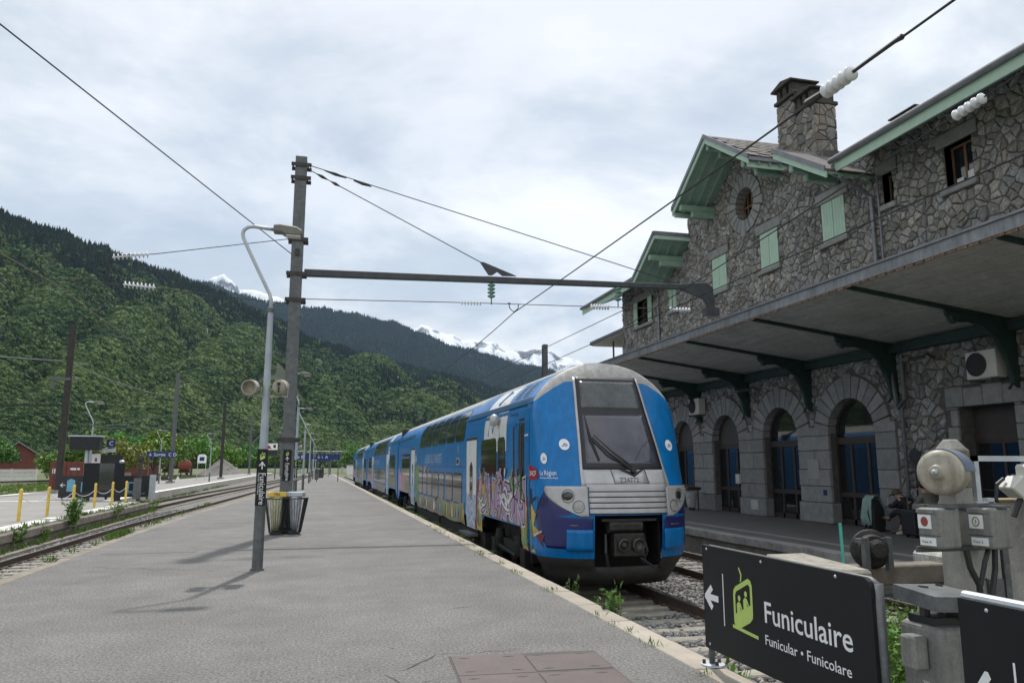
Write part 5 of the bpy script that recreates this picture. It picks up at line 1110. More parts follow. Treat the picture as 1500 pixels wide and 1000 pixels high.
wthing('catenary_wire', 'upper wire above the second track rising behind the cross arm end', [(8.65, 20.26, 6.2), (8.65, 60, 6.6), (8.65, 150, 6.6)], .012)
wl1 = wthing('span_wire', 'long span wire running from mast out over the left track and past the camera', [(MX - .15, MY, 7.18), (-4.45, 11, 7.63), (-7.1, 4.4, 7.95)], .012)
wl2 = wthing('span_wire', 'upper cross span wire left of the mast with a white rod insulator', [(MX - .15, MY, 7.6), (-4.2, MY, 6.94), (-7.6, MY, 6.6), (-14, MY, 6.4)], .011); discs(wl2, (-5.15, MY, 6.79), (-4.3, MY, 6.92), .085, 9, INSUL, thin=True)
wl3 = wthing('span_wire', 'lower cross span wire left of the mast with a white rod insulator', [(MX - .15, MY, 5.83), (-4.3, MY, 6.07), (-7.56, MY, 6.18), (-14, MY, 6.3)], .011); discs(wl3, (-4.85, MY, 6.115), (-4.1, MY, 6.07), .09, 8, INSUL, thin=True)
for xx, z1, z0 in ((-5.2, 6.78, 6.12), (-6.72, 6.68, 6.15)):
    o = wire([(xx, MY, z1), (xx, MY, z0)], .014).build('dropper', WIRE); tag(o, 'vertical dropper tying upper and lower span wires, %s' % ('beside the insulators' if xx > -6 else 'above a forked hanger'), 'dropper')
vhanger(-6.72, 5.95, 'forked hanger under the lower span wire below a dropper'); vhanger(-5.75, 5.95, 'forked hanger on the lower span wire between the two droppers')
wthing('contact_wire', 'contact wire above the track by the yellow posts', [(-6.5, 4, 5.55), (-6.3, 20.26, 6.0), (-6.3, 40, 5.8), (-4.6, 62, 5.8)], .011, COPPER, .05)
# ---------------------------------------------------------------- platform lamps
def make_lamp():
    t = thing('platform_lamp', '', 'lamp post', (0, 0, 0), group=None)
    m = MB(); m.tube([(0, 0, 0), (0, 0, .03)], .11, 16); m.tube([(0, 0, .02), (0, 0, 1.05)], .086, 14); m.build('base_tube', GALV, t, smooth=False)
    m = MB(); m.tube([(0, 0, 1.05), (0, 0, 4.3)], [.078, .045], 14); m.build('pole', PAINTGREY, t)
    m = MB(); P = [(0, 0, 4.25), (0, 0, 4.42), (-.03, 0, 4.52), (-.42, 0, 5.3), (-.5, 0, 5.47), (-.52, 0, 5.55), (-.5, 0, 5.62), (-.44, 0, 5.67), (-.35, 0, 5.69), (.0, 0, 5.66)]; m.tube(P, .032, 10); m.build('arm', GALVL, t, smooth=True)
    m = MB(); m.tube([(0, 0, 4.2), (0, 0, 4.28)], .055, 12); m.build('collar', GALV, t)
    m = MB(); m.prism([(-.02, 5.6), (-.02, 5.73), (.1, 5.745), (.36, 5.72), (.46, 5.66), (.47, 5.58), (.44, 5.565), (.18, 5.565), (.12, 5.6)], -.1, .1, lambda a, b_, d: (a, d, b_)); h = m.build('lamp_head', mat('lamp_head_grey', (.18, .175, .165), .55, .2, .2), t, bevel=.02)
    m = MB(); m.box((.19, -.085, 5.552), (.43, .085, 5.566)); m.build('diffuser', mat('diffuser', (.6, .6, .56), .4), h)
    return t
lamp = make_lamp(); lampY = [13.19, 34.5, 56, 78, 100, 122]
names = ['lamp post with two beige loudspeakers and a black Funiculaire plate near the mast', 'lamp post just behind the catenary mast with bins', 'lamp post third along the platform, with a round loudspeaker', 'lamp post fourth along the platform, beside the platform furniture', 'lamp post fifth along the platform beyond the furniture', 'last lamp post at the far end of the platform']
LAMPS = []
for y_, nm in zip(lampY, names):
    o = lamp if y_ == lampY[0] else dup(lamp); place(o, (-.85 + (0 if y_ < 60 else (y_ - 60) * .012), y_, 0), 0, nm); o['group'] = 'lamp posts along the platform'; LAMPS.append(o)
def speaker(par, x, y, z, face):
    m = MB(); m.lathe([(.075, 0), (.11, .02), (.115, .27), (.125, .28), (.125, .34), (.105, .34), (.09, .22), (.02, .2)], (-.12, -1, -.12) if face else (.1, 1, .08), (x, y + (.12 if face else -.15), z), 22); s = m.build('loudspeaker', BEIGE, par, smooth=False)
    m = MB(); m.tube([(x - .14, y, z), (x - .14, y, z - .15), (x + .14, y, z - .15), (x + .14, y, z)], .014, 6); m.tube([(x, y, z - .15), (0, 0, z - .17)], .018, 6); m.build('speaker_yoke', BEIGE, s)
    if not face: m = MB(); m.box((x - .025, y - .17, z + .02), (x + .025, y - .155, z + .07)); m.box((x - .012, y - .17, z - .1), (x + .012, y - .155, z + .0)); m.build('cable_gland', BLACK, s)
speaker(LAMPS[0], -.22, -.03, 2.95, True); speaker(LAMPS[0], .20, .0, 2.94, False)
speaker(LAMPS[2], -.3, 0, 2.95, False)
ICON = [[(-.32, .42), (-.05, .62), (.32, .52), (.32, -.3), (.2, -.5), (-.26, -.42), (-.34, -.3)]]
def gondola(par, fn, s, off):
    """cable car pictogram: lime cabin, window with two riders, hanger"""
    def pg(name, pts, m_, k):
        b = MB(); b.add([fn(a * s, b_ * s, off + k) for a, b_ in pts], [tuple(range(len(pts)))]); return b.build(name, m_, par)
    pg('pictogram', [(-.46, -.5), (-.42, -.62), (-.3, -.7), (.3, -.42), (.44, -.3), (.46, -.18), (.46, .5), (.4, .62), (.28, .66), (-.34, .38), (-.44, .28), (-.46, .16)], LIME, .001)
    pg('pictogram', [(-.36, -.3), (-.36, .16), (-.3, .26), (.28, .52), (.36, .46), (.36, .02)], PANEL, .002)
    for dx, dy in ((-.16, -.06), (.16, .09)):
        pg('pictogram', [(dx + a, dy + b_) for a, b_ in ellipse(0, .17, .065, .075, 12)], LIME, .003); pg('pictogram', [(dx - .12, dy - .22), (dx - .13, dy - .0), (dx - .05, dy + .08), (dx + .05, dy + .06), (dx + .14, dy - .1), (dx + .1, dy - .12), (dx + .03, dy - .02), (dx + .06, dy - .16)], LIME, .003)
    pg('pictogram', [(-.1, .52), (-.04, .55), (.0, .72), (-.12, .9), (-.16, .86), (-.06, .7)], LIME, .001)
def arrow(par, fn, cx, cz, L_, off, rot=0.0, wd=.035):
    b = MB()
    def seg(p, q):
        dx, dz = q[0] - p[0], q[1] - p[1]; l = math.hypot(dx, dz); nx, nz = -dz / l * wd / 2, dx / l * wd / 2; P = [(p[0] + nx, p[1] + nz), (p[0] - nx, p[1] - nz), (q[0] - nx, q[1] - nz), (q[0] + nx, q[1] + nz)]
        c, s_ = math.cos(rot), math.sin(rot); o = len(b.v); b.add([fn(cx + a * c - z * s_, cz + a * s_ + z * c, off) for a, z in P], [(0, 1, 2, 3)])
    seg((-L_ / 2, 0), (L_ / 2, 0)); off += .0006; seg((-L_ / 2 - .01, -.01), (-.0, L_ * .42)); off += .0006; seg((-L_ / 2 - .01, .01), (-.0, -L_ * .42)); return b.build('arrow', WHITESIGN, par)
def pole_plate(par, w_, z0, z1, yf, xo=0.0):
    m = MB(); m.box((xo - w_ / 2, yf - .012, z0), (xo + w_ / 2, yf, z1)); p = m.build('direction_plate', PANEL, par)
    h = z1 - z0; f = lambda a, b_, d: (xo + a, yf - .013 - d, b_); gondola(p, lambda a, b_, d: (xo + a, yf - .014 - d, z1 - .13 * h + b_), .085 * h / .9, 0); arrow(p, f, xo * 0, z1 - .3 * h, .12 * h, .001, -math.pi / 2, .018 * h)
    text('lettering', 'Funiculaire', .155 * h, lambda x, y: (xo - .028 * h + y * .9, yf - .015, z1 - .42 * h - x), WHITESIGN, p, sx=.84); text('lettering', 'Funicular • Funicolare', .055 * h, lambda x, y: (xo - .062 * h + y * .8, yf - .015, z1 - .42 * h - x), WHITESIGN, p, sx=.8)
pole_plate(LAMPS[0], .165, 1.02, 1.92, -.085); pole_plate(LAMPS[1], .15, 1.15, 1.9, -.1); pole_plate(ms, .2, 1.28, 2.05, -.165)
# ---- litter bins at the mast
def litterbin(loc, rz, lidm, label, tx):
    t = thing('litter_bin', label, 'litter bin', loc, rz); m = MB(); n = 9
    A, B = (.13, .11), (.26, .19); ring_ = lambda k, z_: [(sx * k[0], sy * k[1], z_) for sx, sy in ((-1, -1), (1, -1), (1, 1), (-1, 1))]
    for k, z_ in ((A, .05), (B, .86)): P = ring_(k, z_); m.tube(P + [P[0]], .014, 6)
    for i in range(4):
        p0, p1 = ring_(A, .05)[i], ring_(A, .05)[(i + 1) % 4]; q0, q1 = ring_(B, .86)[i], ring_(B, .86)[(i + 1) % 4]
        for j in range(7): s_ = j / 7; m.tube([Vector(p0).lerp(Vector(p1), s_), Vector(q0).lerp(Vector(q1), s_)], .007 if j else .013, 4)
    m.build('wire_cage', BLACK, t)
    m = MB(); m.tube([(0, 0, .1), (.01, 0, .3), (0, .0, .6), (0, 0, .9)], [.07, .11, .13, .15], 12); m.build('refuse_bag', mat('bag_' + tx, (.55, .55, .36) if tx == 'y' else (.5, .52, .55), .35, var=.3, sc=9), t, smooth=True)
    m = MB(); m.box((-.21, -.15, .9), (.21, .15, 1.02)); l = m.build('lid', lidm, t, bevel=.02)
    text('lid_mark', 'TRI' if tx == 'y' else '•', .1, lambda x, y: (-.1 + x, -.172, .94 + y), BLACK, l); m = MB(); m.box((-.12, -.1, 0), (.12, .1, .06)); m.build('foot', BLACK, t); return t
litterbin((MX - .19, MY - .52, 0), rad(10), YELLOW, 'litter bin with yellow lid and pale yellow bag at the mast foot', 'y'); litterbin((MX + .25, MY - .45, 0), rad(-14), GALVL, 'litter bin with pale grey lid and clear bag at the mast foot', 'g')
# ---------------------------------------------------------------- direction boards beside the platform edge
sg = thing('direction_sign', 'black board reading Funiculaire with green cable car symbol and arrow', 'sign', (3.26, 5.1, 0))
def board(par, y0, y1, z0, z1, xf=-.02):
    P = [(y0, z0), (y1, z0), (y1, z1 - .0), (y0 + .06, z1), (y0 + .02, z1 - .02), (y0, z1 - .06)]; m = MB(); m.prism(P, xf, xf + .03, lambda a, b_, d: (d, a, b_)); return m.build('panel', PANEL, par)
pn = board(sg, 4.03 - 5.1, 6.1 - 5.1, .15, .985)
for y_ in (6.09 - 5.1, 4.02 - 5.1):
    m = MB(); m.tube([(.03, y_, .012), (.03, y_, .955)], .026, 12); ps = m.build('post', GALV, sg, smooth=True); m = MB(); m.lathe([(.10, 0), (.10, .012), (.04, .016)], (0, 0, 1), (.035, y_, .003), 18); m.build('base_plate', GALVL, ps)
    for q in ((.07, .02), (-.065, .03), (.0, -.07)): m = MB(); m.lathe([(.016, 0), (.016, .03), (.008, .035)], (0, 0, 1), (.035 + q[0], y_ + q[1], .012), 6); m.build('bolt', DARKST, ps)
m = MB(); m.tube([(.03, -1.08, .9), (.03, -1.065, .95), (.03, -1.02, .968), (.03, .95, .968)], .02, 10); m.build('top_rail', GALV, sg, smooth=True)
FS = lambda a, b_, d=0.0: (-.0215 - d, 6.14 - 5.1 - a, b_)
arrow(pn, FS, .19, .57, .20, .001, 0, .05)
m = MB(); m.add([FS(.365, .38), FS(.378, .38), FS(.378, .785), FS(.365, .785)], [(0, 1, 2, 3)]); m.build('divider', WHITESIGN, pn)
gondola(pn, lambda a, b_, d: FS(.665 + a, .60 + b_, d), .30, 0); m = MB(); m.add([FS(.50, .395), FS(.86, .375), FS(.86, .40), FS(.50, .42)], [(0, 1, 2, 3)]); m.build('pictogram', LIME, pn)
text('lettering', 'Funiculaire', .212, lambda x, y: FS(.945 + x, .52 + y, .0005), WHITESIGN, pn, sx=1.055, offset=.002); text('lettering', 'Funicular • Funicolare', .098, lambda x, y: FS(.945 + x, .365 + y, .0005), WHITESIGN, pn, sx=1.10, offset=.0005)
for y_, z_ in ((.92, .955), (.1, .945), (-.75, .955), (.92, .19)): m = MB(); m.lathe([(.012, 0), (.008, .006)], (-1, 0, 0), (-.021, y_, z_), 8); m.build('rivet', GALVL, pn)
s2_ = thing('direction_sign', 'black board with white arrow and pale top rail beside the grey cabinet', 'sign', (3.33, 2.9, 0))
m = MB(); m.box((-.02, -.6, .15), (.01, .56, .965)); p2 = m.build('panel', PANEL, s2_); m = MB(); m.tube([(.03, -.6, .972), (.03, .56, .972)], .028, 10); m.build('top_rail', GALVL, s2_)
F2 = lambda a, b_, d=0.0: (-.0215 - d, .56 - a, b_); m = MB(); m.add([F2(.02, .47, .001), F2(.05, .44, .001), F2(.17, .60, .001), F2(.155, .63, .001), F2(.135, .63, .001)], [(0, 1, 2, 3, 4)]); m.build('arrow', WHITESIGN, p2); m = MB(); m.add([F2(.305, .3, .001), F2(.318, .3, .001), F2(.318, .71, .001), F2(.305, .71, .001)], [(0, 1, 2, 3)]); m.build('divider', WHITESIGN, p2)
for y_ in (.5, -.5): m = MB(); m.tube([(.035, y_, -.9), (.035, y_, .96)], .028, 10); m.build('post', GALVL, s2_)
m = MB(); m.lathe([(.011, 0), (.007, .006)], (-1, 0, 0), (-.021, .38, .93), 8); m.build('rivet', GALVL, p2)
# grey cabinet with tin hood
cb = thing('trackside_cabinet', 'grey trackside cabinet under a folded tin hood between the two black boards', 'cabinet', (3.56, 3.84, -.9))
m = MB(); m.box((-.17, -.16, 0), (.13, .16, 1.66)); m.build('body', BOXG, cb, bevel=.035, seg=3)
m = MB(); m.box((-.27, -.07, 1.42), (-.175, .05, 1.6)); m.build('side_box', BOXG, cb, bevel=.012); m = MB(); m.box((-.15, -.1, 1.66), (.1, .1, 1.70)); m.build('cable_gland', BLACK, cb)
m = MB(); m.add([(-.26, -.24, 1.845), (.1, -.26, 1.83), (.1, .12, 1.85), (-.24, .1, 1.865)], [(0, 1, 2, 3)]); m.add([(-.26, -.24, 1.845), (.1, -.26, 1.83), (.1, -.26, 1.75), (-.26, -.24, 1.765)], [(0, 1, 2, 3)]); m.add([(-.26, -.24, 1.845), (-.24, .1, 1.865), (-.24, .1, 1.785), (-.26, -.24, 1.765)], [(0, 1, 2, 3)])
hd = m.build('hood', GALV, cb); q = hd.modifiers.new('thickness', 'SOLIDIFY'); q.thickness = .006
m = MB(); m.tube([(-.12, 0, 1.68), (-.1, .02, 1.86)], .028, 8); m.tube([(.02, .04, 1.68), (.05, .06, 1.86)], .02, 8); m.box((.02, -.12, 1.69), (.12, .0, 1.77)); m.build('hood_strut', DARKST, cb)
text('cabinet_number', '202', .035, lambda x, y: (-.172, -.0 - x, 1.33 + y), WHITESIGN, cb)
# concrete post with bell and switch boxes
bp = thing('concrete_post', 'mossy concrete post drilled with holes carrying the bell and grey boxes', 'post', (6.84, 7.05, -.9))
m = MB(); m.add([(-.13, -.15, 0), (.13, -.15, 0), (.13, .15, 0), (-.13, .15, 0), (-.12, -.13, 2.72), (.12, -.13, 2.72), (.12, .13, 2.72), (-.12, .13, 2.72), (-.06, -.05, 2.84), (.06, -.05, 2.84), (.06, .05, 2.84), (-.06, .05, 2.84)], [(0, 1, 5, 4), (1, 2, 6, 5), (2, 3, 7, 6), (3, 0, 4, 7), (4, 5, 9, 8), (5, 6, 10, 9), (6, 7, 11, 10), (7, 4, 8, 11), (8, 9, 10, 11)]); m.build('shaft', CONC, bp, bevel=.012)
m = MB(); m.box((-.13, -.14, 2.3), (.13, .14, 2.735)); m.build('weathered_head', MOSSY, bp, bevel=.02)
for z_ in (.9, 1.15, 1.4): m = MB(); m.lathe([(.016, 0), (.016, .004)], (0, -1, 0), (-.02, -.158 + z_ * .007, z_), 8); m.build('bolt_hole', BLACK, bp)
for z_, zz_ in ((1.66, .06), (2.1, .05)): m = MB(); m.box((-.72, -.2, z_), (.4, -.165, z_ + zz_)); m.build('cross_bar', GALV, bp)
bl = thing('signal_bell', 'beige round track bell with blue-grey rim on the concrete post', 'bell', (6.5, 6.84, 1.58)); ax = Vector((-.89, -.46, .03))
m = MB(); m.lathe([(.05, -.14), (.225, -.13), (.24, -.1), (.24, .05), (.225, .09), (.17, .12), (.08, .13), (.075, .17), (.055, .185), (.03, .19)], ax, (0, 0, 0), 36); m.build('gong', BEIGE, bl, smooth=False, bevel=0).data.shade_smooth(); m = MB(); m.lathe([(.02, .19), (.03, .2), (.03, .23), (.012, .245), (.012, .28)], ax, (0, 0, 0), 12); m.build('striker_nut', GALVL, bl)
m = MB(); P = []; R_ = Vector((0, 0, 1)).rotation_difference(ax.normalized()).to_matrix(); vs = []
for i in range(15):
    a = rad(40 + 135 * i / 14); e = Vector((0, 0, 1)); sd_ = ax.normalized().cross(e).normalized(); up_ = sd_.cross(ax.normalized()); dirv = sd_ * math.cos(a) + up_ * math.sin(a)
    for h_ in (-.24, .05): vs.append(dirv * .252 + ax.normalized() * h_)
m.add(vs, [(2 * i, 2 * i + 1, 2 * i + 3, 2 * i + 2) for i in range(14)]); hd = m.build('rain_hood', mat('hood_blue_grey', (.16, .2, .27), .5), bl); q = hd.modifiers.new('thickness', 'SOLIDIFY'); q.thickness = .008
m = MB(); m.tube([(.0, .12, -.1), (.06, .2, -.3)], .04, 8); m.build('bell_arm', DARKST, bl)
for (xx, label, mark) in ((6.33, 'grey switch box with red disc label hanging left of the concrete post', 'r'), (6.84, 'grey switch box with keyhole label in front of the concrete post', 'k')):
    bx_ = thing('switch_box', label, 'switch box', (xx, 6.74 if mark == 'r' else 6.60, .81), rad(-80)); m = MB(); m.box((-.145, -.17, 0), (.115, .15, .41)); m.build('casing', BOXG, bx_, bevel=.03, seg=3)
    m = MB(); m.box((-.146, -.174, .13), (.116, -.168, .136)); m.build('lid_seam', DARKST, bx_); m = MB(); m.box((-.13, -.176, .2), (.02, -.171, .34)); lb = m.build('label_plate', WHITESIGN, bx_); m = MB(); m.box((-.12, -.176, .03), (.06, -.171, .11)); l2 = m.build('label_plate', WHITESIGN, bx_)
    m = MB(); m.box((-.14, -.19, .355), (.06, -.16, .4)); m.build('latch', BOXG, bx_, bevel=.006); m = MB(); m.box((-.1, -.06, .41), (.14, .1, .435)); m.build('mounting_lug', GALV, bx_)
    if mark == 'r': m = MB(); m.add([(-.055 + a, -.178, .27 + b_) for a, b_ in ellipse(0, 0, .042, .05, 16)], [tuple(range(16))]); m.build('red_disc', mat('disc_red', (.30, .06, .035), .5), lb)
    else: m = MB(); m.tube([(-.055 + .035 * math.cos(t), -.178, .27 + .045 * math.sin(t)) for t in [6.28 * i / 14 for i in range(15)]], .007, 4); m.box((-.06, -.18, .25), (-.05, -.177, .29)); m.build('keyhole_mark', mat('label_ochre', (.3, .24, .12), .6), lb)
    text('label_text', 'Voie A' if mark == 'r' else 'Voie 5', .04, lambda x, y: (-.1 + x, -.178, .055 + y), BLACK, l2)
m = MB(); m.tube([(6.5, 6.62, .8), (6.53, 6.62, .62), (6.62, 6.62, .45), (6.66, 6.64, .1), (6.68, 6.66, -.4)], .03, 8); m.tube([(6.78, 6.62, .8), (6.7, 6.6, .68), (6.62, 6.6, .45)], .025, 8); m.tube([(6.86, 6.62, .8), (6.84, 6.62, .6), (6.72, 6.6, .25), (6.69, 6.66, -.4)], .028, 8)
tag(m.build('cable_bundle', BLACK), 'thick black cables hanging down from the two grey switch boxes', 'cable')
# concrete slabs and lamp frame to the right
cw = thing('concrete_wall', 'stained concrete slab wall with steel channel right of the concrete post', 'wall', (7.6, 7.3, -.9))
m = MB(); m.box((-.42, -.1, 0), (-.06, .2, 2.13)); m.build('slab', mat('streaked_concrete', (.27, .265, .25), .9, var=.45, sc=2.2, speck=.2, spsc=70, bump=.3, bsc=20), cw, bevel=.015); m = MB(); m.box((-.05, -.06, 0), (2.2, .24, 2.15)); m.build('slab', MATS['streaked_concrete'], cw, bevel=.015); m = MB(); m.box((-.05, -.12, .0), (.03, -.02, 2.1)); m.build('steel_channel', GALV, cw); m = MB(); m.box((-.06, -.1, 2.15), (2.2, .26, 2.17)); m.build('wood_capping', mat('capping_wood', (.33, .24, .13), .8, var=.2), cw)
for q in ((-.3, 1.3), (-.22, 1.0), (-.3, .6)): m = MB(); m.lathe([(.014, 0), (.014, .004)], (0, -1, 0), (q[0], -.101, q[1]), 8); m.build('bolt_hole', BLACK, cw)
m = MB(); m.box((-.3, -.14, 1.05), (-.1, -.105, 1.3)); m.build('steel_plate', GALV, cw)
lb_ = thing('signal_lamp', 'white boxy track signal lamp with hood in a galvanised angle frame', 'signal', (7.62, 6.9, 1.35)); 
m = MB(); m.box((-.58, .05, -.15), (-.52, .1, .41)); m.box((-.58, .05, .35), (1.08, .1, .41)); m.box((-.46, .03, -.4), (-.38, .1, -.05)); m.box((-.62, .03, -.15), (-.37, .08, -.09)); m.build('angle_frame', GALVL, lb_)
m = MB(); m.add([(-.26, -.1, .06), (-.1, -.1, .2), (.02, -.1, .1), (-.1, -.1, -.06), (-.26, .1, .06), (-.1, .1, .2), (.02, .1, .1), (-.1, .1, -.06)], [(0, 1, 2, 3), (7, 6, 5, 4), (0, 4, 5, 1), (1, 5, 6, 2), (2, 6, 7, 3), (3, 7, 4, 0)]); m.build('hood', ACW, lb_, bevel=.015)
m = MB(); m.box((.0, -.1, .03), (.5, .1, .32)); m.build('lamp_body', ACW, lb_, bevel=.03); m = MB(); m.tube([(-.2, .05, .16), (-.3, .05, .1), (-.33, .05, -.06), (-.3, .05, -.15)], .02, 6); m.tube([(-.05, .0, -.05), (-.15, .02, -.25)], .03, 6); m.build('cable', BLACK, lb_); m = MB(); m.tube([(.1, -.11, .12), (.1, -.115, .12)], .015, 6); m.tube([(.18, -.11, -.02), (.26, -.11, .05)], .018, 6); m.build('bolt', DARKST, lb_)
# ---- buffer stop at the end of the second track
bs = thing('buffer_stop', 'old concrete buffer stop with a dark round buffer at the second track end', 'buffer stop', (8.65, 9.9, -.9))
m = MB(); m.add([(-2.25, -1.0, 0), (-1.35, -1.0, 0), (-1.3, .8, 0), (-2.1, .8, 0), (-2.2, -.95, 1.20), (-1.4, -.95, 1.18), (-1.25, .75, 1.22), (-1.95, .75, 1.22)], [(0, 1, 5, 4), (1, 2, 6, 5), (2, 3, 7, 6), (3, 0, 4, 7), (4, 5, 6, 7)]); m.build('concrete_block', mat('lichen_concrete', (.33, .31, .27), .95, var=.35, sc=5, speck=.3, spsc=60, bump=.5, bsc=25), bs, bevel=.04); m = MB(); m.box((.5, -1.3, 0), (1.3, .5, 1.24)); m.build('concrete_block', mat('whitewashed_concrete', (.42, .41, .385), .9, var=.45, sc=5, speck=.35, spsc=40, bump=.4, bsc=25), bs, bevel=.04)
m = MB(); m.box((-1.3, -.25, .85), (.56, .15, 1.12)); m.build('cross_beam', KERB2, bs, bevel=.02); m = MB(); m.tube([(-1.0, -.3, .75), (.3, -.3, .78)], .05, 10); m.build('pipe', GALV, bs)
m = MB(); m.lathe([(.04, -.1), (.2, -.1), (.22, -.02), (.275, .02), (.285, .06), (.24, .1), (.05, .13)], (.35, .93, 0), (-.85, -.28, 1.36), 28); m.lathe([(.12, 0), (.15, .14), (.1, .2)], (-.35, -.93, 0), (-.87, -.36, 1.38), 16); m.build('buffer', mat('buffer_iron', (.035, .034, .033), .75, .3, .5, 9), bs)
for q in (-1.1, -.72): m = MB(); m.box((q - .04, -.5, 1.08), (q + .04, -.42, 1.55)); b_ = m.build('bracket', GALV, bs); m = MB(); m.box((q - .05, -.47, 1.47), (q + .05, -.3, 1.53)); m.build('bracket_tab', GALV, b_)
m = MB(); m.tube([(9.3, 12.22, -.55), (9.28, 12.23, .62)], .03, 8); tag(m.build('marker_stake', mat('turquoise_plastic', (.10, .48, .38), .5)), 'turquoise marker stake standing by the second track', 'stake')
lc = thing('litter_bin', 'litter bin with clear bag and yellow label beside the far stone arch', 'litter bin', (14.6, 28.2, BZ)); m = MB(); m.tube([(0, 0, .12), (0, 0, .3), (0, 0, .8)], [.16, .2, .27], 14); m.build('refuse_bag', mat('bag_clear', (.42, .43, .42), .35, var=.35, sc=9), lc); m = MB(); m.box((-.3, -.3, .8), (.3, .3, .92)); m.build('lid', DARKST, lc, bevel=.03); m = MB(); m.tube([(0, 0, 0), (0, 0, .12)], .12, 10); m.tube([(.3, 0, 0), (.3, 0, .9)], .03, 8); m.build('stand', DARKST, lc); m = MB(); m.box((-.31, -.12, .82), (-.302, .2, .9)); m.build('label', YELLOW, lc)
# ---- mast behind the train
fm = thing('catenary_mast', 'grey catenary mast whose top shows above the train roof', 'mast', (13.6, 45, BZ)); m = MB(); hbeam(m, 0, 0, 0, 9.25, .3, .3); m.build('post', GALV, fm); m = MB(); m.box((-.3, -.3, 0), (.3, .3, .15)); m.build('foot', CONC, fm)

lp_ = thing('paddle_sign', 'dark round paddle on a thin pole leaning by the stone wall', 'paddle', (15.15, 16.85, BZ)); m = MB(); m.tube([(0, 0, 0), (.05, 0, 1.9)], .018, 6); m.build('pole', BLACK, lp_); m = MB(); m.lathe([(.17, -.015), (.17, .015)], (-1, -.3, 0), (.05, 0, 2.0), 20); m.build('disc', BLACK, lp_)
# ---------------------------------------------------------------- two seated people and their things
def skinned(name, chains, m_, parent, sub=2):
    """one continuous surface grown round joint chains [(point, radius), ...]; equal points are shared"""
    V, R, E, idx = [], [], [], {}
    for ch in chains:
        prev = None
        for p, r in ch:
            k = tuple(round(c, 4) for c in p)
            if k not in idx: idx[k] = len(V); V.append(p); R.append(r)
            if prev is not None: E.append((prev, idx[k]))
            prev = idx[k]
    me = bpy.data.meshes.new(name); me.from_pydata(V, E, []); me.materials.append(m_); ob = bpy.data.objects.new(name, me); COL.objects.link(ob); ob.parent = parent
    sk = ob.modifiers.new('skin', 'SKIN'); sk.use_smooth_shade = True
    if not me.skin_vertices: bpy.context.view_layer.update()
    for i, sv in enumerate(me.skin_vertices[0].data): rr_ = R[i]; sv.radius = rr_ if isinstance(rr_, tuple) else (rr_, rr_); sv.use_root = (i == 0)
    ss_ = ob.modifiers.new('sub', 'SUBSURF'); ss_.levels = sub; ss_.render_levels = sub; return ob
SKIN = mat('skin', (.42, .26, .19), .6, var=.08); HAIR = mat('hair', (.02, .014, .01), .7)
